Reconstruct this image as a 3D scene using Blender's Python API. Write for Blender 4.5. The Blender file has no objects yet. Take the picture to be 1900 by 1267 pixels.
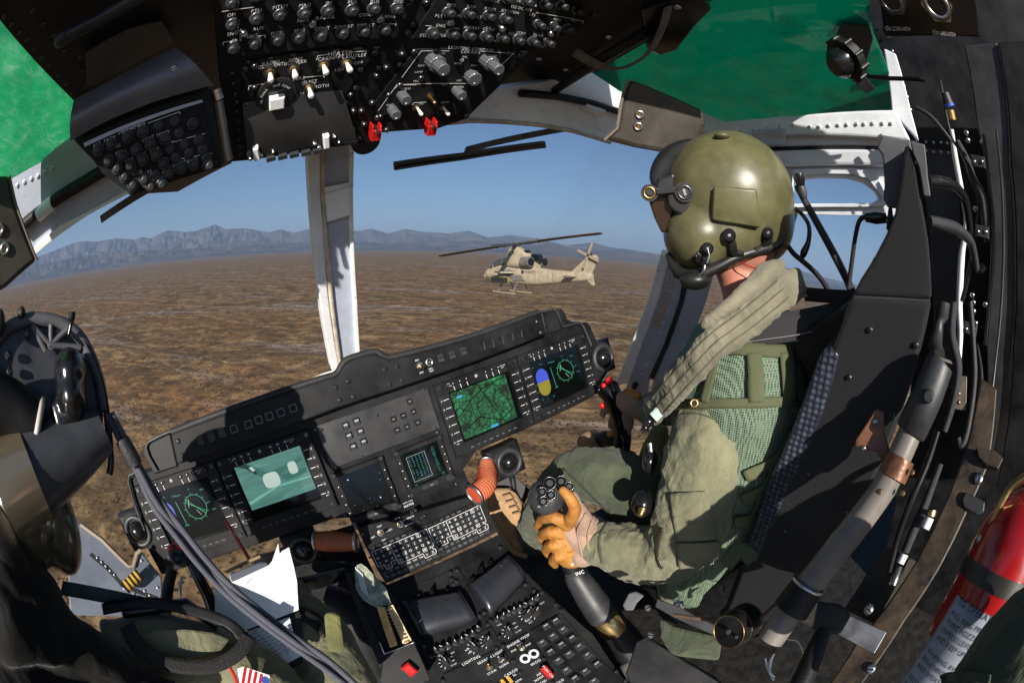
import bpy, bmesh, math, random
import numpy as np
from mathutils import Vector, Matrix, Euler, noise
random.seed(7)
S=bpy.context.scene; COL=S.collection
# ---------------------------------------------------------------- camera (fisheye) and frames
FOC=15/36*1900
U=np.array([.8183715,.27238871,-.50603605]); WUP=np.array([.04770545,.97594568,.2127304])
UPA=WUP-(WUP@U)*U; UPA/=np.linalg.norm(UPA); NOSE=np.cross(UPA,U)
A=np.array([U,NOSE,UPA])            # camera coords -> aircraft coords (x right, y nose, z up, origin = camera)
_fw=np.array([0,0,-1.]); _y=_fw-(_fw@WUP)*WUP; _y/=np.linalg.norm(_y); _x=np.cross(_y,WUP)
C2W=np.array([_x,_y,WUP])           # camera coords -> world
ALT=110.0
CAMW=np.array([0,0,ALT])
A2W=C2W@A.T
MA2W=Matrix([[*A2W[0],0],[*A2W[1],0],[*A2W[2],ALT],[0,0,0,1]])
cam=bpy.data.cameras.new('camera'); cam.type='PANO'
cam.panorama_type='FISHEYE_EQUISOLID'; cam.fisheye_lens=15.0; cam.fisheye_fov=math.radians(200); cam.sensor_width=36
cam.clip_start=0.01; cam.clip_end=200000
co=bpy.data.objects.new('camera',cam); COL.objects.link(co)
co.matrix_world=Matrix([[*C2W[0],0],[*C2W[1],0],[*C2W[2],ALT],[0,0,0,1]]); S.camera=co
# ---------------------------------------------------------------- light
sunA=np.array([-.46,-.76,.46]); sunA/=np.linalg.norm(sunA)     # towards the sun, aircraft coords
sunW=A2W@sunA; SEL=math.asin(sunW[2]); SAZ=math.atan2(sunW[0],sunW[1])
w=bpy.data.worlds.new('World'); S.world=w; w.use_nodes=True
sk=w.node_tree.nodes.new('ShaderNodeTexSky'); sk.sky_type='NISHITA'; sk.sun_disc=False
sk.sun_elevation=SEL; sk.sun_rotation=SAZ; sk.altitude=1200; sk.air_density=1.0; sk.dust_density=2.6; sk.ozone_density=4.2
w.node_tree.links.new(sk.outputs[0],w.node_tree.nodes['Background'].inputs[0])
w.node_tree.nodes['Background'].inputs[1].default_value=0.050
sl=bpy.data.lights.new('sun','SUN'); sl.energy=5.0; sl.angle=math.radians(.5); sl.color=(1,.93,.83)
so=bpy.data.objects.new('sun',sl); COL.objects.link(so)
so.rotation_euler=Vector(-sunW).to_track_quat('-Z','Y').to_euler()
S.view_settings.view_transform='Standard'; S.view_settings.look='None'; S.view_settings.exposure=0.78; S.view_settings.gamma=1
S.cycles.max_bounces=8; S.cycles.transparent_max_bounces=16; S.cycles.volume_bounces=0
# ---------------------------------------------------------------- picking rays
def ray(px,py):
    x=(px-950)/FOC; y=-(py-633.5)/FOC
    r=math.hypot(x,y)+1e-12; th=2*math.asin(min(r/2,1))
    return A@np.array([math.sin(th)*x/r,math.sin(th)*y/r,-math.cos(th)])
def H(px,py,x=None,y=None,z=None,d=None):
    r=ray(px,py)
    t=d if d is not None else x/r[0] if x is not None else y/r[1] if y is not None else z/r[2]
    return r*t
def N(v):
    v=np.asarray(v,float); return v/np.linalg.norm(v)
class PL:
    def __init__(s,o,ex,ey):
        s.o=np.asarray(o,float); s.ex=N(ex); s.ez=N(np.cross(s.ex,ey)); s.ey=np.cross(s.ez,s.ex)
    def hit(s,px,py,c=0):
        r=ray(px,py); t=((s.o+s.ez*c)@s.ez)/(r@s.ez); return r*t
    def loc(s,px,py,c=0):
        p=s.hit(px,py,c)-s.o; return float(p@s.ex),float(p@s.ey)
    def pt(s,a,b,c=0): return s.o+s.ex*a+s.ey*b+s.ez*c
    def off(s,c): return PL(s.o+s.ez*c,s.ex,s.ey)
def facing(px,py,d,up=(0,0,1)):      # a plane square to the line of sight at that point
    p=H(px,py,d=d); n=-N(p); ex=N(np.cross(up,n)); return PL(p,ex,np.cross(n,ex))
# ---------------------------------------------------------------- materials
MATS={}
def mat(name,col,rough=.5,metal=0,var=.0,vs=8,bump=0,bs=200,emit=None,es=1,spec=.5,col2=None,coat=0,kind=None):
    if name in MATS: return MATS[name]
    m=bpy.data.materials.new(name); m.use_nodes=True; nt=m.node_tree; b=nt.nodes['Principled BSDF']
    b.inputs['Base Color'].default_value=(*col,1); b.inputs['Roughness'].default_value=rough; b.inputs['Metallic'].default_value=metal
    b.inputs['Specular IOR Level'].default_value=spec; b.inputs['Coat Weight'].default_value=coat
    if emit: b.inputs['Emission Color'].default_value=(*emit,1); b.inputs['Emission Strength'].default_value=es
    tc=nt.nodes.new('ShaderNodeTexCoord')
    if var:
        n=nt.nodes.new('ShaderNodeTexNoise'); n.inputs['Scale'].default_value=vs; n.inputs['Detail'].default_value=8; n.inputs['Roughness'].default_value=.65
        nt.links.new(tc.outputs['Object'],n.inputs['Vector'])
        r=nt.nodes.new('ShaderNodeValToRGB'); r.color_ramp.elements[0].position=.35; r.color_ramp.elements[1].position=.68
        c2=col2 or tuple(min(1,c*(1+var)+.01*var) for c in col); c1=tuple(c*(1-var*.6) for c in col)
        r.color_ramp.elements[0].color=(*c1,1); r.color_ramp.elements[1].color=(*c2,1)
        nt.links.new(n.outputs[0],r.inputs[0]); nt.links.new(r.outputs[0],b.inputs['Base Color'])
        mr=nt.nodes.new('ShaderNodeMapRange'); mr.inputs[3].default_value=max(.05,rough-.12); mr.inputs[4].default_value=min(1,rough+.15)
        nt.links.new(n.outputs[0],mr.inputs[0]); nt.links.new(mr.outputs[0],b.inputs['Roughness'])
    if bump:
        n2=nt.nodes.new('ShaderNodeTexNoise'); n2.inputs['Scale'].default_value=bs; n2.inputs['Detail'].default_value=3
        nt.links.new(tc.outputs['Object'],n2.inputs['Vector'])
        bp=nt.nodes.new('ShaderNodeBump'); bp.inputs['Strength'].default_value=bump; bp.inputs['Distance'].default_value=.002
        nt.links.new(n2.outputs[0],bp.inputs['Height']); nt.links.new(bp.outputs[0],b.inputs['Normal'])
    MATS[name]=m; return m
def scuff(m,scale=55,lo=.62,hi=.70,col=(.22,.21,.16),amt=.55):   # small light scratches and chips
    nt=m.node_tree; b=nt.nodes['Principled BSDF']; tc=[n for n in nt.nodes if n.type=='TEX_COORD'][0]
    mp=nt.nodes.new('ShaderNodeMapping'); mp.inputs['Scale'].default_value=(1,1,3.5); mp.inputs['Rotation'].default_value=(.5,.9,.3); nt.links.new(tc.outputs['Object'],mp.inputs[0])
    n=nt.nodes.new('ShaderNodeTexNoise'); n.inputs['Scale'].default_value=scale; n.inputs['Detail'].default_value=6; n.inputs['Roughness'].default_value=.75; n.inputs['Distortion'].default_value=.6; nt.links.new(mp.outputs[0],n.inputs['Vector'])
    r=nt.nodes.new('ShaderNodeMapRange'); r.inputs[1].default_value=lo; r.inputs[2].default_value=hi; r.inputs[4].default_value=amt; nt.links.new(n.outputs[0],r.inputs[0])
    x=nt.nodes.new('ShaderNodeMix'); x.data_type='RGBA'; nt.links.new(r.outputs[0],x.inputs[0]); s=b.inputs['Base Color'].links
    if s: nt.links.new(s[0].from_socket,x.inputs[6])
    else: x.inputs[6].default_value=b.inputs['Base Color'].default_value
    x.inputs[7].default_value=(*col,1); nt.links.new(x.outputs[2],b.inputs['Base Color']); return m
def cloth(name,col,col2,weave=900,folds=14,fd=.02,rough=.9):
    if name in MATS: return MATS[name]
    m=mat(name,col,rough,var=.3,vs=9,col2=col2,spec=.15); nt=m.node_tree; b=nt.nodes['Principled BSDF']
    tc=[n for n in nt.nodes if n.type=='TEX_COORD'][0]
    n1=nt.nodes.new('ShaderNodeTexNoise'); n1.inputs['Scale'].default_value=folds; n1.inputs['Detail'].default_value=4; n1.inputs['Distortion'].default_value=1.4
    n2=nt.nodes.new('ShaderNodeTexNoise'); n2.inputs['Scale'].default_value=weave
    nt.links.new(tc.outputs['Object'],n1.inputs['Vector']); nt.links.new(tc.outputs['Object'],n2.inputs['Vector'])
    b1=nt.nodes.new('ShaderNodeBump'); b1.inputs['Distance'].default_value=fd; b1.inputs['Strength'].default_value=.7
    b2=nt.nodes.new('ShaderNodeBump'); b2.inputs['Distance'].default_value=.0012; b2.inputs['Strength'].default_value=.6
    nt.links.new(n1.outputs[0],b1.inputs['Height']); nt.links.new(n2.outputs[0],b2.inputs['Height']); nt.links.new(b1.outputs[0],b2.inputs['Normal']); nt.links.new(b2.outputs[0],b.inputs['Normal'])
    b.inputs['Sheen Weight'].default_value=.15
    return m
def pattern(name,c1,c2,scale,rough=.8,kind='mesh',bd=.002,spec=.3,rot=0):   # woven mesh / ribbing / dimple pattern
    if name in MATS: return MATS[name]
    m=mat(name,c1,rough,spec=spec); nt=m.node_tree; b=nt.nodes['Principled BSDF']
    tc=nt.nodes.new('ShaderNodeTexCoord'); mp=nt.nodes.new('ShaderNodeMapping'); mp.inputs['Rotation'].default_value=(rot,rot*.6,rot)
    nt.links.new(tc.outputs['Object'],mp.inputs['Vector'])
    if kind=='mesh':
        t=nt.nodes.new('ShaderNodeTexVoronoi'); t.inputs['Scale'].default_value=scale; t.inputs['Randomness'].default_value=.15; out=t.outputs['Distance']
    else:
        t=nt.nodes.new('ShaderNodeTexWave'); t.inputs['Scale'].default_value=scale; t.inputs['Distortion'].default_value=.6; t.bands_direction='DIAGONAL' if kind=='rib' else 'Z'; out=t.outputs['Fac']
    nt.links.new(mp.outputs[0],t.inputs['Vector'])
    r=nt.nodes.new('ShaderNodeValToRGB'); r.color_ramp.elements[0].position=.15; r.color_ramp.elements[1].position=.6
    r.color_ramp.elements[0].color=(*c2,1); r.color_ramp.elements[1].color=(*c1,1)
    nt.links.new(out,r.inputs[0]); nt.links.new(r.outputs[0],b.inputs['Base Color'])
    bp=nt.nodes.new('ShaderNodeBump'); bp.inputs['Distance'].default_value=bd; nt.links.new(out,bp.inputs['Height']); nt.links.new(bp.outputs[0],b.inputs['Normal'])
    return m
def glass(name,tint,refl=.08,rough=.02):
    m=bpy.data.materials.new(name); m.use_nodes=True; nt=m.node_tree
    for n in list(nt.nodes):
        if n.type!='OUTPUT_MATERIAL': nt.nodes.remove(n)
    o=[n for n in nt.nodes if n.type=='OUTPUT_MATERIAL'][0]
    t=nt.nodes.new('ShaderNodeBsdfTransparent'); t.inputs[0].default_value=(*tint,1)
    g=nt.nodes.new('ShaderNodeBsdfGlossy'); g.inputs['Roughness'].default_value=rough
    f=nt.nodes.new('ShaderNodeFresnel'); f.inputs[0].default_value=1.35
    mx=nt.nodes.new('ShaderNodeMixShader'); mm=nt.nodes.new('ShaderNodeMath'); mm.operation='MULTIPLY'; mm.inputs[1].default_value=refl*10
    nt.links.new(f.outputs[0],mm.inputs[0]); nt.links.new(mm.outputs[0],mx.inputs[0]); nt.links.new(t.outputs[0],mx.inputs[1]); nt.links.new(g.outputs[0],mx.inputs[2]); nt.links.new(mx.outputs[0],o.inputs[0])
    MATS[name]=m; return m
BLK=mat('black_paint',(.0050,.0050,.0058),.46,var=.9,vs=14,bump=.3,bs=700,spec=.28)
PNL=mat('panel_black',(.0068,.0072,.0082),.5,var=.8,vs=10,bump=.25,bs=900,spec=.2)
DKG=mat('dark_grey_paint',(.024,.025,.028),.45,var=.6,vs=12,bump=.2,bs=500)
GLB=mat('gloss_black',(.008,.008,.009),.18,spec=.6)
RUB=mat('rubber_black',(.012,.012,.013),.6,bump=.5,bs=300,var=.5)
GRY=mat('grey_airframe_paint',(.42,.46,.55),.45,var=.22,vs=5,bump=.15,bs=90)
LGR=mat('light_airframe_paint',(.80,.81,.82),.42,var=.2,vs=5,bump=.1,bs=90)
CRM=mat('cream_sealant',(.50,.44,.35),.7,var=.4,vs=30,bump=.6,bs=60)
for m_ in (BLK,PNL,DKG): scuff(m_,34,.64,.74,(.045,.043,.040),.4)
for m_ in (GRY,LGR): scuff(m_,22,.60,.68,(.20,.19,.17),.5)
WHT=mat('white_print',(.75,.75,.75),.6)
PAP=mat('white_paper',(.85,.86,.87),.8,var=.05,vs=20)
STL=mat('steel',(.55,.55,.56),.28,metal=1,var=.3,vs=60)
DST=mat('dark_steel',(.10,.10,.105),.3,metal=.8)
BRS=mat('brass',(.42,.28,.12),.35,metal=1,var=.4,vs=40)
RED=mat('red_plastic',(.50,.012,.010),.3,coat=.3)
REDP=mat('red_extinguisher_paint',(.33,.007,.009),.25,coat=.5,var=.2,vs=9)
ORH=mat('orange_hose_silicone',(.42,.060,.022),.6,var=.3,vs=20,bump=.4,bs=200)
YEL=mat('orange_yellow_print',(.62,.30,.02),.6)
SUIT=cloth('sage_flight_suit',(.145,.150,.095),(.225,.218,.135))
SUITD=cloth('dark_green_and_shaded_suit',(.055,.068,.045),(.085,.098,.062))  # dark green cloth; on the pilot's legs it is sage cloth with shade painted in
SKIN=mat('skin',(.46,.22,.155),.5,var=.3,vs=22,col2=(.56,.20,.13),bump=.6,bs=420); SKIN.node_tree.nodes['Principled BSDF'].inputs['Subsurface Weight'].default_value=.0
# ---------------------------------------------------------------- geometry
class G:
    def __init__(s): s.v=[]; s.f=[]; s.m=[]; s.mats=[]; s.sm=[]
    def mi(s,m):
        if m not in s.mats: s.mats.append(m)
        return s.mats.index(m)
    def add(s,vs,fs,m,smooth=False):
        k=len(s.v); s.v.extend([tuple(map(float,p)) for p in vs]); i=s.mi(m)
        for f in fs: s.f.append([k+j for j in f]); s.m.append(i); s.sm.append(smooth)
    def box(s,pl,a,b,wa,wb,c0,c1,m,ang=0,ch=0):
        ca,sa=math.cos(ang),math.sin(ang); vs=[]
        def ring(c,k): 
            return [pl.pt(a+x*ca-y*sa,b+x*sa+y*ca,c) for x,y in ((-wa/2+k,-wb/2+k),(wa/2-k,-wb/2+k),(wa/2-k,wb/2-k),(-wa/2+k,wb/2-k))]
        rs=[(c0,0),(c1-ch,0),(c1,ch)] if ch else [(c0,0),(c1,0)]
        for c,k in rs: vs+=ring(c,k)
        fs=[(3,2,1,0)]
        for q in range(len(rs)-1):
            for j in range(4): fs.append((q*4+j,q*4+(j+1)%4,q*4+4+(j+1)%4,q*4+4+j))
        k=len(rs)*4-4; fs.append((k,k+1,k+2,k+3)); s.add(vs,fs,m)
    def poly(s,pl,pts,c0,c1,m,ch=0):       # extruded polygon, pts in plane coords
        n=len(pts); ar=sum(pts[i][0]*pts[(i+1)%n][1]-pts[(i+1)%n][0]*pts[i][1] for i in range(n))
        if ar<0: pts=pts[::-1]
        vs=[pl.pt(a,b,c0) for a,b in pts]+[pl.pt(a,b,c1) for a,b in pts]
        fs=[tuple(range(n))[::-1],tuple(range(n,2*n))]+[(i,(i+1)%n,n+(i+1)%n,n+i) for i in range(n)]
        s.add(vs,fs,m)
    def slab(s,pl,pxs,th,m,c=0):           # outline given where it is seen, on plane pl raised by c; th = thickness behind
        s.poly(pl,[pl.loc(x,y,c) for x,y in pxs],c-th,c,m)
    def cyl(s,p0,p1,r0,r1,m,n=16,cap=True,smooth=True,rings=None):
        s.tube([p0,p1],[r0,r1],m,n,cap,smooth)
    def disc(s,pl,a,b,r,c0,c1,m,n=16,r1=None):
        s.tube([pl.pt(a,b,c0),pl.pt(a,b,c1)],[r,r1 if r1 is not None else r],m,n)
    def tube(s,path,rad,m,n=12,cap=True,smooth=True,flat=None,side=None):
        P=[np.asarray(p,float) for p in path]
        if not hasattr(rad,'__len__'): rad=[rad]*len(P)
        T=[N(P[min(i+1,len(P)-1)]-P[max(i-1,0)]+1e-12) for i in range(len(P))]
        if side is not None: a=N(np.cross(T[0],side)) if flat is None else N(side-np.dot(side,T[0])*T[0])
        else:
            h=np.array([0,0,1.]) if abs(T[0][2])<.9 else np.array([1.,0,0]); a=N(np.cross(T[0],h))
        vs=[]
        for i,p in enumerate(P):
            if side is not None and flat is not None: a=N(side-np.dot(side,T[i])*T[i])
            else: a=N(a-np.dot(a,T[i])*T[i])
            b=np.cross(T[i],a); k=1 if flat is None else flat
            for j in range(n):
                t=2*math.pi*j/n; vs.append(p+rad[i]*(a*math.cos(t)*k+b*math.sin(t)))
        fs=[(i*n+j,i*n+(j+1)%n,i*n+n+(j+1)%n,i*n+n+j) for i in range(len(P)-1) for j in range(n)]
        s.add(vs,fs,m,smooth)
        if cap:
            s.add(vs[:n],[tuple(range(n))[::-1]],m); s.add(vs[-n:],[tuple(range(n))],m)
    def ell(s,c,ax,m,nu=24,nv=14,smooth=True):  # ellipsoid, ax = 3 axis vectors
        c=np.asarray(c); X,Y,Z=[np.asarray(q,float) for q in ax]; vs=[c-Z]
        for i in range(1,nv):
            t=math.pi*i/nv-math.pi/2
            for j in range(nu):
                f=2*math.pi*j/nu; vs.append(c+X*math.cos(t)*math.cos(f)+Y*math.cos(t)*math.sin(f)+Z*math.sin(t))
        vs.append(c+Z); fs=[]
        for j in range(nu): fs.append((0,1+(j+1)%nu,1+j))
        for i in range(nv-2):
            for j in range(nu): q=1+i*nu; fs.append((q+j,q+(j+1)%nu,q+nu+(j+1)%nu,q+nu+j))
        q=1+(nv-2)*nu
        for j in range(nu): fs.append((q+j,q+(j+1)%nu,len(vs)-1))
        s.add(vs,fs,m,smooth)
    def torus(s,c,n,R,r,m,k=24,q=8,arc=(0,2*math.pi),ax=None,sq=1):
        n=N(n); h=np.array([0,0,1.]) if abs(n[2])<.9 else np.array([1.,0,0]); a=N(np.cross(h,n)) if ax is None else N(ax); b=np.cross(n,a)
        full=abs(arc[1]-arc[0]-2*math.pi)<1e-6; kk=k if full else k+1
        vs=[]
        for i in range(kk):
            t=arc[0]+(arc[1]-arc[0])*i/k; d=a*math.cos(t)+b*math.sin(t)*sq
            for j in range(q):
                f=2*math.pi*j/q; vs.append(np.asarray(c)+d*R+N(d)*r*math.cos(f)+n*r*math.sin(f))
        fs=[(i*q+j,(i*q+(j+1)%q),((i+1)%kk)*q+(j+1)%q,((i+1)%kk)*q+j) for i in range(k) for j in range(q)]
        s.add(vs,fs,m,True)
    def text(s,pl,st,a,b,h,m,c=.0006,ang=0,al='c',sx=1):
        w=sum(glyph(ch)[2] for ch in st)*h*sx
        x=-w/2 if al=='c' else (-w if al=='r' else 0); ca,sa=math.cos(ang),math.sin(ang)
        for ch in st:
            gv,gf,adv=glyph(ch)
            if gv: s.add([pl.pt(a+(x+p*h*sx)*ca-(q*h-h*.36)*sa,b+(x+p*h*sx)*sa+(q*h-h*.36)*ca,c) for p,q in gv],gf,m)
            x+=adv*h*sx
    def stroke(s,pl,pts,w,c,m,closed=False):  # painted line of width w through plane coords
        if closed: pts=list(pts)+[pts[0]]
        for (x0,y0),(x1,y1) in zip(pts[:-1],pts[1:]):
            L=math.hypot(x1-x0,y1-y0)+1e-9; nx,ny=-(y1-y0)/L*w/2,(x1-x0)/L*w/2; ex,ey=(x1-x0)/L*w/2,(y1-y0)/L*w/2
            s.add([pl.pt(x0-ex+nx,y0-ey+ny,c),pl.pt(x0-ex-nx,y0-ey-ny,c),pl.pt(x1+ex-nx,y1+ey-ny,c),pl.pt(x1+ex+nx,y1+ey+ny,c)],[(0,1,2,3)],m)
GL={}
_fc=bpy.data.curves.new('f','FONT'); _fc.resolution_u=2
def glyph(ch):
    if ch in GL: return GL[ch]
    if ch==' ': GL[ch]=([],[],.35); return GL[ch]
    _fc.body=ch; o=bpy.data.objects.new('f',_fc); COL.objects.link(o)
    dg=bpy.context.evaluated_depsgraph_get(); me=bpy.data.meshes.new_from_object(o.evaluated_get(dg))
    vs=[(v.co.x,v.co.y) for v in me.vertices]; fs=[tuple(p.vertices) for p in me.polygons]
    bpy.data.objects.remove(o); bpy.data.meshes.remove(me)
    mx=max(v[0] for v in vs) if vs else .3
    GL[ch]=(vs,fs,mx+.09); return GL[ch]
SHARP=math.radians(35)
def mesh(name,g,base):
    me=bpy.data.meshes.new(name); b=np.asarray(base)
    me.from_pydata([tuple(np.array(v)-b) for v in g.v],[],g.f)
    for m in g.mats: me.materials.append(m)
    me.polygons.foreach_set('material_index',g.m); me.polygons.foreach_set('use_smooth',g.sm); me.update()
    return me
def bev(o,wd=.0015,seg=2,ang=40):
    m=o.modifiers.new('bevel','BEVEL'); m.width=wd; m.segments=seg; m.limit_method='ANGLE'; m.angle_limit=math.radians(ang); m.harden_normals=False; return o
BASE={}
def thing(name,label,cat,base=(0,0,0),group=None,kind=None,g=None,world=False):
    o=bpy.data.objects.new(name,mesh(name,g,base) if g else None); COL.objects.link(o)
    o['label']=label; o['category']=cat
    if group: o['group']=group
    if kind: o['kind']=kind
    BASE[o.name]=np.asarray(base,float)
    o.matrix_world=(Matrix.Identity(4) if world else MA2W)@Matrix.Translation(Vector(base)); return o
def part(name,g,parent,label=None,bv=0):
    o=bpy.data.objects.new(name,mesh(name,g,BASE[parent.name])); COL.objects.link(o); o.parent=parent
    BASE[o.name]=BASE[parent.name]
    if label: o['label']=label
    if bv: bev(o,bv)
    return o
def fmat(pl,a,b,c=0,ang=0,base=(0,0,0),sc=1):
    p=pl.pt(a,b,c)-np.asarray(base); ca,sa=math.cos(ang),math.sin(ang)
    X=pl.ex*ca+pl.ey*sa; Y=-pl.ex*sa+pl.ey*ca; Z=pl.ez
    return Matrix([[X[0]*sc,Y[0]*sc,Z[0]*sc,p[0]],[X[1]*sc,Y[1]*sc,Z[1]*sc,p[1]],[X[2]*sc,Y[2]*sc,Z[2]*sc,p[2]],[0,0,0,1]])
def inst(name,me,parent,pl,a,b,c=0,ang=0,sc=1,label=None):
    o=bpy.data.objects.new(name,me); COL.objects.link(o); o.parent=parent
    o.matrix_local=fmat(pl,a,b,c,ang,BASE[parent.name],sc); BASE[o.name]=BASE[parent.name]
    if label: o['label']=label
    return o
UN=PL((0,0,0),(1,0,0),(0,1,0))     # unit frame for prototypes
def proto(name,fn): g=G(); fn(g); return mesh(name,g,(0,0,0))
def spline(pts,k=6):                # Catmull-Rom through rows of numbers
    P=[np.asarray(p,float) for p in pts]; out=[]
    for i in range(len(P)-1):
        p0=P[max(i-1,0)];p1=P[i];p2=P[i+1];p3=P[min(i+2,len(P)-1)]
        for j in range(k):
            t=j/k; out.append(.5*((2*p1)+(-p0+p2)*t+(2*p0-5*p1+4*p2-p3)*t*t+(-p0+3*p1-3*p2+p3)*t**3))
    out.append(P[-1]); return out
def pxtube(g,pts,m,n=12,k=6,**kw):  # pts: (px,py,dist,radius_px)
    rows=[[*H(p[0],p[1],d=p[2]),p[3]*p[2]/FOC] for p in pts]; sp=spline(rows,k)
    g.tube([r[:3] for r in sp],[r[3] for r in sp],m,n,**kw)
def blob(g,px,py,d,rx,ry,rd,m,ang=0,nu=24,nv=14):  # ellipsoid: rx, ry in pixels at distance d, rd depth radius in metres
    pl=facing(px,py,d,up=A@np.array([0,1,0])); X=pl.ex*math.cos(ang)+pl.ey*math.sin(ang); Y=-pl.ex*math.sin(ang)+pl.ey*math.cos(ang)
    g.ell(pl.o,(X*rx*d/FOC,Y*ry*d/FOC,pl.ez*rd),m,nu,nv)
def fuse(o,vox=.008,sm=6,disp=0,ds=.05,dn=.0,fine=0):
    r=o.modifiers.new('remesh','REMESH'); r.mode='VOXEL'; r.voxel_size=vox; r.use_smooth_shade=True
    s_=o.modifiers.new('smooth','SMOOTH'); s_.iterations=sm; s_.factor=.6
    if disp:
        t=bpy.data.textures.new(o.name,'CLOUDS'); t.noise_scale=ds; t.noise_depth=2
        d=o.modifiers.new('disp','DISPLACE'); d.texture=t; d.strength=disp; d.mid_level=.5; d.texture_coords='LOCAL'
        if fine:
            t=bpy.data.textures.new(o.name+'f','CLOUDS'); t.noise_scale=ds*.38; t.noise_depth=1; t.noise_type='HARD_NOISE'
            d=o.modifiers.new('disp2','DISPLACE'); d.texture=t; d.strength=fine; d.mid_level=.5; d.texture_coords='LOCAL'
    return bake(o)
def bake(o):
    dg=bpy.context.evaluated_depsgraph_get(); dg.update(); me=bpy.data.meshes.new_from_object(o.evaluated_get(dg)); o.modifiers.clear(); o.data=me; return o
_T={}
def tree(o):
    if o.name not in _T:
        from mathutils.bvhtree import BVHTree
        me=o.data; b=BASE[o.name]; _T[o.name]=BVHTree.FromPolygons([tuple(np.array(v.co)+b) for v in me.vertices],[tuple(p.vertices) for p in me.polygons])
    return _T[o.name]
def lay(o,px,py,off):               # point of the body o seen at a pixel, lifted towards the viewer's side
    r=ray(px,py); h=tree(o).ray_cast(Vector((0,0,0)),Vector(r))
    if h[0] is None: return None
    n=np.array(h[1]); n=n if n@r<0 else -n; return np.array(h[0])+n*off
def fill(P,idx):                    # where the body is missed, continue at the depth of the nearest neighbour
    ok=[i for i,p in enumerate(P) if p is not None]; 
    if not ok: return [H(*q,d=.8) for q in idx]
    out=[]
    for i,p in enumerate(P):
        if p is None: j=min(ok,key=lambda k:(idx[k][0]-idx[i][0])**2+(idx[k][1]-idx[i][1])**2); p=ray(*idx[i])*np.linalg.norm(P[j])
        out.append(p)
    return out
def sheet(name,parent,target,idx,nx,m,off,th,label):
    P=fill([lay(target,x,y,off) for x,y in idx],idx); g=G(); n=nx+1; ny=len(idx)//n-1
    g.add(P,[(j*n+i,(j+1)*n+i,(j+1)*n+i+1,j*n+i+1) for j in range(ny) for i in range(nx)],m,True)
    o=part(name,g,parent,label); s_=o.modifiers.new('smooth','SMOOTH'); s_.iterations=2
    s2=o.modifiers.new('solid','SOLIDIFY'); s2.thickness=th; s2.offset=0; return o
def wrapped(name,parent,target,quad,m,nx=10,ny=10,off=.004,th=.004,label=None):  # cloth patch laid on a body: px corners TL,TR,BR,BL
    q=[np.array(c[:2],float) for c in quad]; idx=[]
    for j in range(ny+1):
        for i in range(nx+1):
            s_,t=i/nx,j/ny; p=(q[0]*(1-s_)+q[1]*s_)*(1-t)+(q[3]*(1-s_)+q[2]*s_)*t; idx.append(tuple(p))
    return sheet(name,parent,target,idx,nx,m,off,th,label)
def strap(name,parent,target,pts,wpx,m,off=.005,th=.003,label=None,k=5,nx=3):   # ribbon along a px path, laid on a body or hung free
    sp=spline(pts,k); idx=[]; D=[]
    for i,p in enumerate(sp):
        t=sp[min(i+1,len(sp)-1)]-sp[max(i-1,0)]; L=math.hypot(t[0],t[1]); nx_,ny_=-t[1]/L,t[0]/L
        for j in range(nx+1):
            q=(j/nx-.5)*wpx; idx.append((p[0]+nx_*q,p[1]+ny_*q)); D.append(p[2])
    if target: return sheet(name,parent,target,idx,nx,m,off,th,label)
    g=G(); n=nx+1; g.add([H(*q,d=d) for q,d in zip(idx,D)],[(i*n+j,i*n+j+1,(i+1)*n+j+1,(i+1)*n+j) for i in range(len(sp)-1) for j in range(nx)],m,True)
    o=part(name,g,parent,label); s2=o.modifiers.new('solid','SOLIDIFY'); s2.thickness=th; s2.offset=0; return o
HAZE=True
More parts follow.
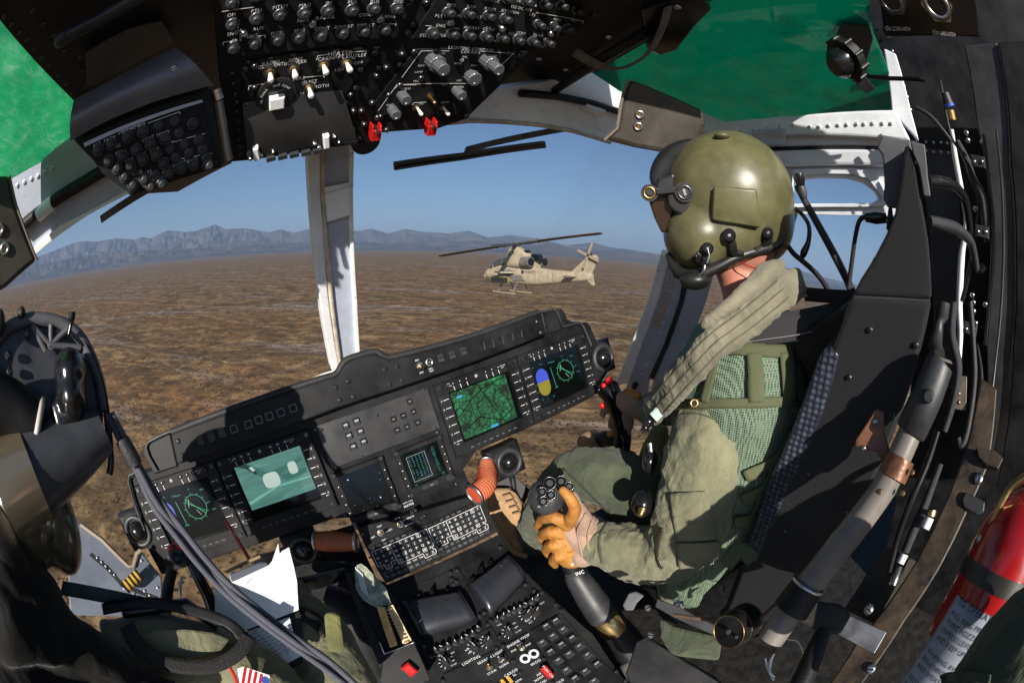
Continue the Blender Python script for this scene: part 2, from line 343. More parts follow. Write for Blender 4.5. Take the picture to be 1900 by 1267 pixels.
# ================================================================ SETTING: ground, hills, air
def W(px,py,dist=None,z=None):     # world point seen at a pixel
    r=A2W@ray(px,py)
    if z is not None: return CAMW+r*((z-ALT)/r[2])
    return CAMW+r*(dist/math.hypot(r[0],r[1]))
def groundmat():
    m=bpy.data.materials.new('desert_scrub'); m.use_nodes=True; nt=m.node_tree; b=nt.nodes['Principled BSDF']; L=nt.links
    b.inputs['Roughness'].default_value=.95; b.inputs['Specular IOR Level'].default_value=.1
    tc=nt.nodes.new('ShaderNodeTexCoord')
    def mp(sx,sy,rz):
        q=nt.nodes.new('ShaderNodeMapping'); q.inputs['Scale'].default_value=(sx,sy,1); q.inputs['Rotation'].default_value=(0,0,rz); L.new(tc.outputs['Object'],q.inputs['Vector']); return q.outputs[0]
    def nz(vec,sc,det=8,ro=.6,dis=0):
        n=nt.nodes.new('ShaderNodeTexNoise'); n.inputs['Scale'].default_value=sc; n.inputs['Detail'].default_value=det; n.inputs['Roughness'].default_value=ro; n.inputs['Distortion'].default_value=dis; L.new(vec,n.inputs['Vector']); return n.outputs[0]
    def ramp(f,stops):
        r=nt.nodes.new('ShaderNodeValToRGB'); e=r.color_ramp.elements
        while len(e)<len(stops): e.new(.5)
        for q,(p,c) in zip(e,stops): q.position=p; q.color=(*c,1) if hasattr(c,'__len__') else (c,c,c,1)
        L.new(f,r.inputs[0]); return r.outputs[0]
    def mix(f,a,b_,mode='MIX'):
        x=nt.nodes.new('ShaderNodeMix'); x.data_type='RGBA'; x.blend_type=mode
        if isinstance(f,(int,float)): x.inputs[0].default_value=f
        else: L.new(f,x.inputs[0])
        for i,c in ((6,a),(7,b_)):
            if isinstance(c,tuple): x.inputs[i].default_value=(*c,1)
            else: L.new(c,x.inputs[i])
        return x.outputs[2]
    big=mp(.0030,.0055,.5); mid=mp(.009,.018,.25); fine=mp(1,1,0)
    base=ramp(nz(big,3,10,.62,.8),[(.34,(.085,.055,.029)),(.46,(.165,.104,.050)),(.55,(.29,.182,.082)),(.68,(.205,.142,.082))])
    tan=ramp(nz(mid,1.6,9,.62,1.2),[(.47,0),(.60,.95)])
    c=mix(tan,base,(.48,.32,.155))
    rust=ramp(nz(mp(.0006,.0013,.9),2.2,6,.6,.5),[(.52,0),(.64,.6)])
    c=mix(rust,c,(.36,.175,.070))
    salt=ramp(nz(mp(.0007,.0042,-.12),2.6,9,.65,.6),[(.54,0),(.64,.75)])
    c=mix(salt,c,(.44,.39,.37))
    dk=ramp(nz(mid,3.3,12,.78,.4),[(.40,.9),(.54,0)])
    c=mix(dk,c,(.075,.050,.032))
    dk2=ramp(nz(fine,.05,10,.75,.2),[(.38,.7),(.56,0)])
    c=mix(dk2,c,(.085,.055,.030))
    v=nt.nodes.new('ShaderNodeTexVoronoi'); v.inputs['Scale'].default_value=.30; L.new(fine,v.inputs['Vector'])
    sh=ramp(v.outputs['Distance'],[(.22,1),(.42,0)])
    dens=ramp(nz(mp(.02,.02,0),1.1,6,.7),[(.36,.15),(.55,1)])
    sh=mix(1.0,sh,dens,'MULTIPLY'); c=mix(sh,c,(.030,.022,.016))
    v3=nt.nodes.new('ShaderNodeTexVoronoi'); v3.inputs['Scale'].default_value=.075; L.new(fine,v3.inputs['Vector']); sh3=ramp(v3.outputs['Distance'],[(.16,.75),(.45,0)]); sh3=mix(1.0,sh3,ramp(nz(mp(.006,.009,.3),1.3,6,.7),[(.42,0),(.56,1)]),'MULTIPLY'); c=mix(sh3,c,(.045,.030,.020))
    v2=nt.nodes.new('ShaderNodeTexVoronoi'); v2.inputs['Scale'].default_value=.85; L.new(fine,v2.inputs['Vector'])
    sh2=ramp(v2.outputs['Distance'],[(.12,.6),(.32,0)]); c=mix(sh2,c,(.05,.035,.022))
    L.new(c,b.inputs['Base Color']); return m
R0=130000
g=G(); g.add([(-R0,-R0,0),(R0,-R0,0),(R0,R0,0),(-R0,R0,0)],[(0,1,2,3)],groundmat())
gr=thing('ground','brown desert plain with scrub and pale salt streaks','ground',g=g,kind='structure',world=True)
# dirt roads (sheets just above the plain)
RD=mat('dirt_road',(.42,.32,.21),.95,var=.3,vs=.02)
def road(pts,w,nm,lab):
    P=[W(x,y,z=.0) for x,y in pts]; P=spline(P,8); g=G(); vs=[]
    for i,p in enumerate(P):
        t=N(P[min(i+1,len(P)-1)]-P[max(i-1,0)]); n=np.array([-t[1],t[0],0]); k=w*(.8+.4*random.random())
        h=.05
        vs+=[(p[0]+n[0]*k/2,p[1]+n[1]*k/2,h),(p[0]-n[0]*k/2,p[1]-n[1]*k/2,h)]
    g.add(vs,[(2*i+1,2*i+3,2*i+2,2*i) for i in range(len(P)-1)],RD); thing(nm,lab,'road',g=g,kind='structure',world=True)
road([(60,556),(250,563),(400,569),(600,575),(800,581),(1000,592),(1200,604)],3.2,'road','straight pale dirt road crossing the desert plain')
road([(0,566),(70,548),(140,530),(230,517)],4.5,'road','pale dirt track slanting away at the left')
road([(1090,598),(1150,603),(1230,612),(1400,640)],2.5,'road','faint pale track below the distant helicopter')
# mountains
MT=mat('mountain_rock',(.050,.055,.072),.95,var=.5,vs=.0012,col2=(.125,.11,.105),spec=.1,bump=0)
sky_l=[(-60,500),(20,487),(60,478),(100,464),(145,446),(180,446),(215,440),(250,443),(262,436),(280,441),(310,426),(360,429),(378,422),(400,415),(418,424),(440,421),(470,424),(500,430),(520,424),(545,431),(575,423),(620,427),(660,428),(690,423),(720,432),(750,424),(780,428),(830,432),(870,427),(905,440),(945,435),(1000,442),(1050,455),(1100,449),(1130,458),(1165,462),(1200,467),(1240,474),(1300,482),(1380,480),(1440,492),(1488,502),(1521,512),(1572,524),(1640,540),(1700,560)]
def ridge(sl,dist,depth,nm,lab,seed,kf):
    az=[];el=[]
    for x,y in sl:
        r=A2W@ray(x,y); az.append(math.atan2(r[0],r[1])); el.append(r[2]/math.hypot(r[0],r[1]))
    n=640; aa=np.linspace(az[0],az[-1],n); ee=np.interp(aa,az,el); nr=44; vs=[]
    for j in range(nr):
        t=j/(nr-1)                                   # 0 foot ... .62 crest ... 1 back foot
        for i in range(n):
            a=aa[i]; dd=dist-depth*.62+depth*t
            hc=max(ee[i]*dist*1.0+ALT,60)
            prof=(t/.62)**1.35 if t<.62 else max(0,1-(t-.62)/.38)
            p=Vector((math.sin(a)*dd/1700+seed,math.cos(a)*dd/1700,.3)); 
            f=noise.fractal(p,1.0,2.0,6); rg=1-abs(noise.fractal(p*1.7,.9,2.1,6))*1.4
            w_=1-abs(t-.62)/.62 if t<.62 else prof
            z=hc*prof*(1-(1-min(1,prof)**4)*(.45-.42*rg*kf)) + hc*.10*f*(1-prof)*prof*4
            if t==0 or t==1: z=-20
            jit=1+.012*noise.noise(Vector((a*260,t*9,seed)))
            vs.append((math.sin(a)*dd*jit,math.cos(a)*dd*jit,max(z,-20)))
    g=G(); g.add(vs,[(j*n+i,j*n+i+1,(j+1)*n+i+1,(j+1)*n+i) for j in range(nr-1) for i in range(n-1)],MT,True)
    return thing(nm,lab,'mountain range',g=g,kind='structure',world=True)
ridge(sky_l,24000,9000,'mountain','far blue mountain range along the horizon',1.3,1)
low=[(-60,512),(60,494),(150,475),(250,466),(340,462),(430,455),(520,452),(575,450),(640,448),(720,451),(800,449),(870,447),(950,452),(990,455),(1020,452),(1060,460),(1110,466),(1160,463),(1200,471),(1240,478),(1320,495),(1450,515),(1520,522),(1580,534),(1700,565)]
ridge(low,17000,5000,'hill','lower foothills in front of the far mountains',7.7,1)
# haze: one closed box round everything
g=G(); vs=[(x,y,z) for z in (-30,2600) for y in (-64000,64000) for x in (-64000,64000)]
HM=bpy.data.materials.new('haze_air'); HM.use_nodes=True; nt=HM.node_tree; nt.nodes.remove(nt.nodes['Principled BSDF'])
pv=nt.nodes.new('ShaderNodeVolumePrincipled'); pv.inputs['Color'].default_value=(.46,.66,1,1); pv.inputs['Density'].default_value=2.6e-5; pv.inputs['Anisotropy'].default_value=.1
nt.links.new(pv.outputs[0],nt.nodes['Material Output'].inputs['Volume'])
g.add(vs,[(0,2,3,1),(4,5,7,6),(0,1,5,4),(2,6,7,3),(0,4,6,2),(1,3,7,5)],HM)
if HAZE: thing('haze','thin blue haze over the desert plain','haze',g=g,kind='stuff',world=True)
# ================================================================ AIRFRAME round the cockpit
WS=PL((.2,1.25,-.42),(1,0,0),(0,-.30,.67))          # windshield slope
SD=PL((1.12,.3,0),(0,-1,0),(0,0,1))                 # right-hand door side
RR=PL((.8,.4,.36),(1,0,-.25),(0,-1,0))              # right roof
RL=PL((-.45,.5,.36),(1,0,.25),(0,-1,0))             # left roof
DIRT=mat('dusty_black',(.016,.015,.013),.6,var=.7,vs=9,col2=(.05,.042,.032),bump=.4,bs=200)
def screws(parent,pl,pxs,r=.004,m=None,c=.0,name='screw',hgt=.002):
    me=proto(name,lambda g:(g.tube([(0,0,0),(0,0,hgt),(0,0,hgt*1.4)],[r,r*.92,r*.5],m or DST,12),g.box(UN,0,0,r*1.5,r*.28,hgt*1.3,hgt*1.5,GLB)))
    out=[]
    for x,y in pxs:
        a,b=pl.loc(x,y,c); out.append(inst(name,me,parent,pl,a,b,c,random.random()*3))
    return out
# centre post
t=thing('windshield_post','grey and white centre post between the two windshield panes','post',WS.hit(620,690))
g=G(); g.slab(WS,[(600,262),(650,262),(650,450),(656,560),(664,690),(634,690),(622,600),(611,480)],.05,GRY,c=.0); part('post_web',g,t,bv=.004)
g=G(); g.slab(WS,[(570,262),(594,262),(596,380),(602,480),(614,590),(631,690),(617,690),(598,590),(585,480),(576,380)],.05,LGR,c=.012); part('left_flange',g,t,bv=.003)
g=G(); g.slab(WS,[(649,262),(658,262),(657,450),(663,560),(671,690),(664,690),(656,560),(650,450)],.05,LGR,c=.012); part('right_flange',g,t,bv=.002)
g=G(); pts=[(597,265),(598,330),(602,420),(607,480),(614,560),(622,620),(632,688)]
g.tube([WS.pt(*WS.loc(x,y),.006) for x,y in pts],[.0065+.0012*random.random() for _ in pts],CRM,10); part('sealant_bead',g,t)
# card
c1=thing('checklist_card','white laminated card fixed high on the windshield centre post','card',WS.hit(628,410))
g=G(); g.slab(WS,[(602,348),(649,339),(651,399),(607,412)],.003,LGR,c=.020); part('card_holder',g,c1)
g=G(); g.slab(WS,[(606,350),(648,342),(649,397),(609,408)],.001,PAP,c=.0225)
a,b=WS.loc(630,351,.023); g.text(WS,'COMPASS CORRECTION',a,b,.006,DKG,c=.0232,ang=.12); part('paper',g,c1)
# headers
t=thing('windshield_header','white painted windshield header rail at the right under the roof','header rail',WS.hit(1000,200))
g=G(); g.slab(WS,[(820,232),(850,185),(920,165),(1010,152),(1115,128),(1190,165),(1180,275),(1130,263),(1060,242),(1000,231),(930,226),(870,224)],.05,LGR); part('rail',g,t,bv=.006)
g=G(); g.tube([WS.pt(*WS.loc(x,y),.004) for x,y in [(830,228),(870,224),(930,226),(1000,232),(1060,243),(1130,264)]],.007,CRM,8); part('edge_seal',g,t)
g=G(); g.tube([WS.pt(*WS.loc(x,y),.014) for x,y in [(960,172),(1030,178),(1090,190),(1150,208)]],.012,BLK,10)
part('conduit',g,t); g=G(); g.tube([WS.pt(*WS.loc(x,y),.014) for x,y in [(1077,195),(1088,199),(1112,207)]],.0145,PAP,12); part('sleeve_label',g,t)
t=thing('windshield_header','grey and white windshield header rail at the left below the green roof window','header rail',WS.hit(150,400))
g=G(); g.slab(WS,[(55,480),(20,420),(0,370),(10,330),(75,290),(140,250),(260,300),(300,330),(245,357),(160,400),(100,442)],.05,GRY,c=.0); part('rail',g,t,bv=.006)
g=G(); g.slab(WS,[(60,478),(66,455),(110,420),(180,385),(240,352),(245,357),(160,402),(100,444)],.05,LGR,c=.01); part('lip',g,t,bv=.002)
g=G(); g.tube([WS.pt(*WS.loc(x,y),.016) for x,y in [(40,420),(70,395),(110,365),(160,335),(220,300)]],.016,BLK,12); part('conduit',g,t)
g=G(); g.tube([WS.pt(*WS.loc(x,y),.016) for x,y in [(76,393),(90,381),(103,371)]],.0185,PAP,14); part('sleeve_label',g,t)
screws(t,WS,[(32,344),(45,338),(58,332),(70,327),(83,320),(96,312)],.006,LGR,c=.001,name='rivet')
# glare lower rim of left windshield
g=G(); g.tube(spline([WS.pt(*WS.loc(x,y),.01) for x,y in [(480,745),(530,724),(575,704),(612,690),(640,686)]],4),.009,LGR,10)
thing('windshield_sill','thin white sill at the foot of the left windshield pane','sill',WS.hit(560,710),g=G()); S_=bpy.data.objects['windshield_sill']
part('sill_strip',g,S_)
# panes
CLR=glass('clear_windshield',(.975,.98,.985),.008)
g=G(); g.slab(WS,[(585,262),(585,480),(617,690),(520,760),(150,1000),(-60,640),(-40,420),(60,478),(160,402),(240,357),(300,330),(420,290)],.004,CLR,c=-.03)
wsh=thing('windshield','large clear two pane windshield in front of the pilots','windshield',WS.hit(620,600)); g.mats[0]=glass('clear_left_windshield',(.97,.975,.98),.03); part('pane',g,wsh,'left pane')
g=G(); g.slab(WS,[(655,262),(655,480),(668,690),(900,700),(1130,735),(1300,560),(1330,300),(1200,270),(1060,245),(1000,232),(870,225),(700,240)],.004,CLR,c=-.03)
part('pane',g,wsh,'right pane')
# roof windows
GG=glass('green_tinted_glass',(.008,.80,.56),.10,.03); GGL=glass('pale_green_glass',(.06,.72,.40),.10,.05)
def milky(m,col,f):
    nt=m.node_tree; o=[n for n in nt.nodes if n.type=='OUTPUT_MATERIAL'][0]; s0=o.inputs[0].links[0].from_socket
    d=nt.nodes.new('ShaderNodeBsdfDiffuse'); tr=nt.nodes.new('ShaderNodeBsdfTranslucent'); d.inputs[0].default_value=(*col,1); tr.inputs[0].default_value=(*col,1)
    ad=nt.nodes.new('ShaderNodeMixShader'); ad.inputs[0].default_value=.6; nt.links.new(d.outputs[0],ad.inputs[1]); nt.links.new(tr.outputs[0],ad.inputs[2])
    tc=nt.nodes.new('ShaderNodeTexCoord'); n=nt.nodes.new('ShaderNodeTexNoise'); n.inputs['Scale'].default_value=7; n.inputs['Detail'].default_value=7; n.inputs['Distortion'].default_value=.8
    nt.links.new(tc.outputs['Object'],n.inputs['Vector']); mr=nt.nodes.new('ShaderNodeMapRange'); mr.inputs[1].default_value=.3; mr.inputs[2].default_value=.75; mr.inputs[3].default_value=f*.35; mr.inputs[4].default_value=min(1,f*1.6); nt.links.new(n.outputs[0],mr.inputs[0])
    mx=nt.nodes.new('ShaderNodeMixShader'); nt.links.new(mr.outputs[0],mx.inputs[0]); nt.links.new(s0,mx.inputs[1]); nt.links.new(ad.outputs[0],mx.inputs[2]); nt.links.new(mx.outputs[0],o.inputs[0])
milky(GG,(.0,.42,.29),.5); milky(GGL,(.42,.92,.62),.85)
t=thing('roof_window','dark green tinted roof window above the helmeted pilot','roof window',RR.hit(1450,150))
g=G(); g.slab(RR,[(1090,130),(1150,90),(1320,-10),(1420,-60),(1600,-50),(1620,60),(1655,150),(1660,215),(1480,216),(1350,228),(1300,215),(1150,170)],.004,GG,c=-.02); part('pane',g,t)
_n=GGL.node_tree; _d=[q for q in _n.nodes if q.type in('BSDF_DIFFUSE','BSDF_TRANSLUCENT')]; _t=[q for q in _n.nodes if q.type=='TEX_COORD'][0]; _m=_n.nodes.new('ShaderNodeMapping'); _m.inputs['Scale'].default_value=(3.5,1,1); _m.inputs['Rotation'].default_value=(0,0,.5); _n.links.new(_t.outputs['Object'],_m.inputs[0])
_z=_n.nodes.new('ShaderNodeTexNoise'); _z.inputs['Scale'].default_value=14; _z.inputs['Detail'].default_value=10; _z.inputs['Roughness'].default_value=.75; _z.inputs['Distortion'].default_value=1.5; _n.links.new(_m.outputs[0],_z.inputs['Vector']); _r=_n.nodes.new('ShaderNodeValToRGB'); _r.color_ramp.elements[0].position=.48; _r.color_ramp.elements[1].position=.68; _r.color_ramp.elements[0].color=(.20,.80,.48,1); _r.color_ramp.elements[1].color=(.85,.97,.88,1); _n.links.new(_z.outputs[0],_r.inputs[0])
for q in _d: _n.links.new(_r.outputs[0],q.inputs[0])
t=thing('roof_window','bright pale green roof window in the upper left corner','roof window',RL.hit(60,200))
g=G(); g.slab(RL,[(-80,-60),(10,-20),(60,110),(150,190),(148,262),(70,305),(0,345),(-80,380)],.004,GGL,c=-.02); part('pane',g,t)
# left roof structure
t=thing('roof_panel','black riveted roof panel with a tube handle at the upper left','roof panel',RL.hit(200,100))
g=G(); g.slab(RL,[(-60,-80),(440,-80),(440,60),(430,303),(330,356),(240,362),(205,330),(135,262),(140,190),(0,38),(-60,-20)],.03,BLK,c=-.012); part('skin',g,t)
g=G(); g.tube([RL.pt(*RL.loc(x,y,.05),.05) for x,y in [(115,72),(180,40),(250,0),(320,-40)]],.011,DKG,14); g.ell(RL.pt(*RL.loc(115,72,.05),.05),[(.013,0,0),(0,.013,0),(0,0,.013)],DKG); part('handle_tube',g,t)
g=G(); g.slab(RL,[(158,100),(162,165),(250,120),(325,80),(300,40),(240,55)],.004,DKG,c=.006); part('access_cover',g,t,bv=.001)
screws(t,RL,[(8,30),(22,46),(36,60),(50,75),(64,90),(78,106),(92,122),(108,140),(122,156),(134,172),(60,20),(80,45),(100,66),(120,95),(148,106),(154,130),(160,158)],.004,DST,c=-.012,name='rivet')
# black roof between console and right window
t=thing('roof_beam','black roof beam with a round knob lever right of the overhead console','roof beam',RR.hit(1100,80))
g=G(); g.slab(RR,[(838,208),(870,170),(1000,80),(1090,-80),(1480,-90),(1330,-4),(1230,62),(1110,132),(1020,160),(930,178),(870,192)],.03,BLK,c=.0); part('skin',g,t)
g=G(); g.tube([RR.pt(*RR.loc(x,y,.03),.03) for x,y in [(985,196),(1030,168),(1110,115),(1200,60)]],[.011,.012,.014,.014],BLK,14)
g.ell(RR.pt(*RR.loc(974,201,.03),.03),[(.016,0,0),(0,.016,0),(0,0,.016)],RUB); g.tube([RR.pt(*RR.loc(966,209,.03),.03),RR.pt(*RR.loc(958,217,.03),.03)],.006,RUB,10); part('lever',g,t)
g=G(); g.slab(RR,[(1190,20),(1300,-10),(1320,20),(1290,50),(1255,95),(1225,105),(1200,92)],.02,GLB,c=.03); part('bracket',g,t,bv=.004)
screws(t,RR,[(1257,14),(1050,130),(1130,70),(1000,110)],.007,STL,c=.032,name='bolt')
t=thing('grab_strap','curved grey leather grab strap hanging from the black roof beam','strap',RR.hit(1230,30))
g=G(); sp=spline([RR.pt(*RR.loc(x,y,.04),.04+q) for x,y,q in [(1240,15,.0),(1228,45,.012),(1210,75,.02),(1185,100,.02),(1150,116,.018),(1110,114,.012),(1066,97,.0)]],6)
g.tube(sp,.013,mat('strap_leather',(.12,.10,.085),.7,var=.5,vs=40,bump=.5,bs=400),12,flat=.28,side=np.array([.3,-.5,-.8])); part('webbing',g,t)
# cowls
LEA=mat('brown_leatherette',(.040,.034,.027),.5,var=.5,vs=12,bump=.25,bs=60)
t=thing('padded_cover','dark brown padded cover with two rivets beside the pilot helmet','cover',H(1220,220,d=1.0))
pc=facing(1215,215,1.0); g=G()
g.slab(pc,[(1168,147),(1230,172),(1306,206),(1309,232),(1300,262),(1277,292),(1230,284),(1180,275),(1121,259),(1142,240),(1150,200),(1158,165)],.05,LEA)
o=part('shell',g,t,bv=.012)
g=G(); g.tube([pc.pt(*pc.loc(x,y),.002) for x,y in [(1168,148),(1158,168),(1151,200),(1146,238),(1122,260)]],.004,mat('leather_edge',(.16,.13,.10),.7),8); part('edge_piping',g,t)
def grommets(t,pl,pxs,c=.001,r=.011):
    me=proto('rivet',lambda g:(g.torus((0,0,.001),(0,0,1),r*.72,r*.3,STL,20,8),g.tube([(0,0,0),(0,0,.002)],[r*.45,r*.45],BRS,12)))
    for x,y in pxs: inst('rivet',me,t,pl,*pl.loc(x,y),c)
grommets(t,pc,[(1187,213),(1184,235)])
t=thing('padded_cover','dark brown padded cover with two rivets at the left edge','cover',H(20,430,d=.95))
pc=facing(20,430,.95); g=G(); g.slab(pc,[(-70,330),(18,326),(30,380),(48,430),(69,483),(10,535),(-70,580)],.05,LEA); part('shell',g,t,bv=.010)
g=G(); g.tube([pc.pt(*pc.loc(x,y),.002) for x,y in [(18,327),(30,380),(48,430),(69,483)]],.003,mat('leather_edge',(.16,.13,.10),.7),8); part('edge_piping',g,t)
grommets(t,pc,[(-1,426),(9,461)],r=.013)
# wipers outside
WM=mat('wiper_metal',(.085,.078,.064),.5,metal=.3,var=.4,vs=30)
WO=WS.off(-.07)
t=thing('windshield_wiper','dark windshield wiper raised high on the right windshield pane','wiper',WO.hit(870,290))
g=G(); g.slab(WO,[(732,302),(860,285),(1012,263),(1014,275),(860,298),(733,317)],.012,WM); o=part('blade',g,t,bv=.001)
g=G(); g.slab(WO,[(732,309),(860,291),(1010,268),(1010,271),(860,294),(733,312)],.004,GLB,c=.003); part('rubber_edge',g,t)
g=G(); g.slab(WO,[(864,284),(868,274),(960,252),(1070,232),(1072,241),(960,262),(905,274),(866,287)],.012,WM,c=.014); part('arm',g,t,bv=.001)
t=thing('windshield_wiper','dark windshield wiper poking out at the left below the breaker box','wiper',WO.hit(220,390))
g=G(); g.slab(WO,[(185,402),(245,362),(330,318),(332,328),(250,374),(188,415)],.012,WM); part('blade',g,t,bv=.001)
# ---------------- right door frame seen past the pilot
t=thing('cockpit_door','pale grey riveted right cockpit door frame with a small rounded window','door',SD.hit(1540,450))
LG=mat('door_paint',(.66,.69,.74),.4,var=.25,vs=6,bump=.15,bs=60); 
def strip(top,bot): return top+bot[::-1]
g=G(); g.slab(SD,strip([(1290,205),(1345,226),(1480,214),(1660,204)],[(1290,240),(1345,262),(1480,250),(1690,262)]),.03,LG,c=.05); part('upper_rail',g,t,bv=.006)
g=G(); g.slab(SD,strip([(1290,240),(1345,262),(1480,250),(1700,262)],[(1290,262),(1400,275),(1480,272),(1700,276)]),.03,LG,c=.02); part('mid_rail',g,t,bv=.004)
g=G(); g.slab(SD,strip([(1300,262),(1400,275),(1480,272),(1700,276)],[(1300,270),(1400,281),(1480,278),(1700,281)]),.01,BLK,c=.025); part('hinge_strip',g,t)
g=G(); g.slab(SD,strip([(1300,270),(1400,281),(1480,278),(1700,281)],[(1300,330),(1400,312),(1480,308),(1700,312)]),.03,LG,c=.03); part('window_rail',g,t,bv=.008)
g=G(); g.slab(SD,[(1640,90),(1662,100),(1690,205),(1705,262),(1672,225),(1655,204)],.03,LG,c=.045); part('corner_rail',g,t,bv=.003)
# ring round the small window: outer block with a rounded hole
def holed(g,pl,outer,inner,th,m,c):      # both loops have the same count
    n=len(outer); O=[pl.loc(x,y,c) for x,y in outer]; I=[pl.loc(x,y,c) for x,y in inner]
    vs=[pl.pt(*p,c) for p in O]+[pl.pt(*p,c) for p in I]+[pl.pt(*p,c-th) for p in O]+[pl.pt(*p,c-th) for p in I]
    fs=[]
    for i in range(n):
        j=(i+1)%n; fs+=[(i,j,n+j,n+i),(n+i,n+j,3*n+j,3*n+i),(2*n+i,3*n+i,3*n+j,2*n+j),(i,2*n+i,2*n+j,j)]
    g.add(vs,fs,m)
inn=[(1470,336),(1520,331),(1570,332),(1600,340),(1622,356),(1629,370),(1618,377),(1560,378),(1500,378),(1470,379)]
out=[(1300,312),(1480,308),(1600,308),(1660,308),(1700,320),(1700,380),(1690,402),(1560,400),(1480,398),(1300,398)]
g=G(); holed(g,SD,out,inn,.02,LG,.0); part('window_surround',g,t,bv=.003)
g=G(); holed(g,SD,[(x+(0 if x<1500 else 22),y+(-20 if y<350 else 6)) for x,y in inn],[(x+(0 if x<1500 else 10),y+(-9 if y<350 else 2)) for x,y in inn],.012,LG,.014); part('pressed_rim',g,t,bv=.004)
g=G(); g.slab(SD,[(1440,330),(1640,328),(1640,382),(1440,382)],.003,CLR,c=-.03); part('window_pane',g,t)
g=G(); g.slab(SD,[(1440,396),(1720,398),(1720,800),(1200,800),(1260,480)],.003,CLR,c=-.03); part('lower_pane',g,t)
screws(t,SD,[(1329,245),(1352,247),(1376,244),(1400,240),(1424,238),(1448,235),(1472,233),(1502,236),(1520,235),(1538,233),(1556,232),(1572,231),(1590,230),(1604,230),(1620,229),(1638,229),(1654,229)],.005,LGR,c=.051,name='rivet',hgt=.003)
screws(t,SD,[(1489,316),(1525,316),(1562,315),(1601,319)],.005,LGR,c=.001,name='rivet',hgt=.003)
g=G(); g.slab(SD,[(1395,241),(1456,239),(1458,268),(1397,271)],.004,GRY,c=.060)
a,b=SD.loc(1420,252,.0605); g.text(SD,'AND HOLD',a+.006,b,.020,YEL,c=.0612,ang=-.02,sx=.8); part('instruction_plate',g,t)
# door post with lettering
DP=PL(H(1200,600,x=1.05),N(np.cross((0,-.75,.55),(-1,-.4,0)))*-1,(0,-.75,.55))
DP=PL(H(1200,600,x=1.05),(.45,-.75,-.35),H(1245,480,x=1.0)-H(1160,720,x=1.08))
if DP.ez@DP.o>0: DP=PL(DP.o,-DP.ex,DP.ey)
t=thing('door_post','slanting grey door post with orange emergency exit lettering','door post',DP.hit(1180,710))
g=G(); g.slab(DP,[(1226,470),(1243,476),(1222,560),(1192,640),(1166,712),(1140,716),(1170,640),(1200,560)],.03,LGR,c=.012); part('outer_flange',g,t,bv=.005)
g=G(); g.slab(DP,[(1241,470),(1275,480),(1260,560),(1232,640),(1205,700),(1196,760),(1150,760),(1164,712),(1190,640),(1220,560)],.03,GRY,c=.004)
part('post_web',g,t,bv=.003)
g=G()
word='EMERGENCY EXIT'
p0=np.array(DP.loc(1217,606,.0045)); p1=np.array(DP.loc(1254,500,.0045)); dv=p1-p0; L=math.hypot(*dv); an=math.atan2(dv[1],dv[0])
g.text(DP,word,p0[0],p0[1],.036,YEL,c=.0052,ang=an,al='l',sx=.66); part('lettering',g,t)
g=G(); g.slab(DP,[(1272,480),(1284,484),(1268,560),(1240,640),(1212,705),(1204,700),(1232,640),(1260,560)],.03,DKG,c=.010); part('hinge_rail',g,t,bv=.001)
g=G(); g.slab(DP,[(1282,480),(1330,490),(1310,560),(1280,640),(1240,720),(1205,760),(1212,705),(1240,640),(1268,560)],.02,GRY,c=.002); part('inner_web',g,t,bv=.002)
screws(t,DP,[(1240-i*8.2+0,580+i*19) for i in range(0,7)],.0035,LGR,c=.0105,name='rivet')
t=thing('emergency_handle','black and yellow striped emergency handle below the grey door post','handle',DP.hit(1175,720))
YS=mat('handle_yellow',(.60,.36,.05),.5)
def striped(t,p0,p1,r,n,bt=None):
    P0,P1=np.array(p0),np.array(p1)
    for k in range(n):
        a=P0+(P1-P0)*k/n; b=P0+(P1-P0)*(k+1)/n; g=G(); g.tube([a,b],[r,r],YS if k%2 else BLK,14); part('yellow_band' if k%2 else 'black_band',g,t)
striped(t,DP.pt(*DP.loc(1184,702),.03),DP.pt(*DP.loc(1160,742),.03),.011,7)
# lower left door frame
LF=PL(H(220,1050,d=1.15),(1,0,.0),(0,.35,.9)); 
LF=facing(220,1060,1.15)
GR2=mat('grey_blue_paint',(.15,.17,.215),.45,var=.3,vs=8,bump=.15,bs=90)
t=thing('cockpit_door','grey blue riveted lower frame of the left cockpit door','door',LF.hit(220,1060))
g=G(); g.slab(LF,[(150,972),(190,1000),(244,1052),(253,1026),(262,1022),(300,1070),(304,1140),(130,1140),(130,960)],.04,GR2); part('frame',g,t,bv=.004)
g=G(); g.tube([LF.pt(*LF.loc(x,y),.003) for x,y in [(150,972),(190,1001),(238,1049),(247,1051),(254,1028),(261,1021)]],.006,mat('tan_edge',(.32,.26,.19),.6),8); part('edge_trim',g,t)
g=G(); g.stroke(LF,[LF.loc(x,y) for x,y in [(170,1030),(200,1055),(226,1085),(290,1110)]],.009,.002,DKG); part('hinge_line',g,t)
screws(t,LF,[(250+i*9,1080+i*8) for i in range(6)]+[(230+i*9,1092+i*5) for i in range(7)]+[(180+i*8,1034+i*8) for i in range(5)]+[(262,1040),(275,1052),(288,1068),(292,1090)],.003,LGR,c=.001,name='rivet')
t=thing('emergency_handle','black and orange striped emergency handle on the left door frame','handle',LF.hit(245,1075))
striped(t,LF.pt(*LF.loc(231,1090),.03),LF.pt(*LF.loc(258,1064),.03),.015,9)
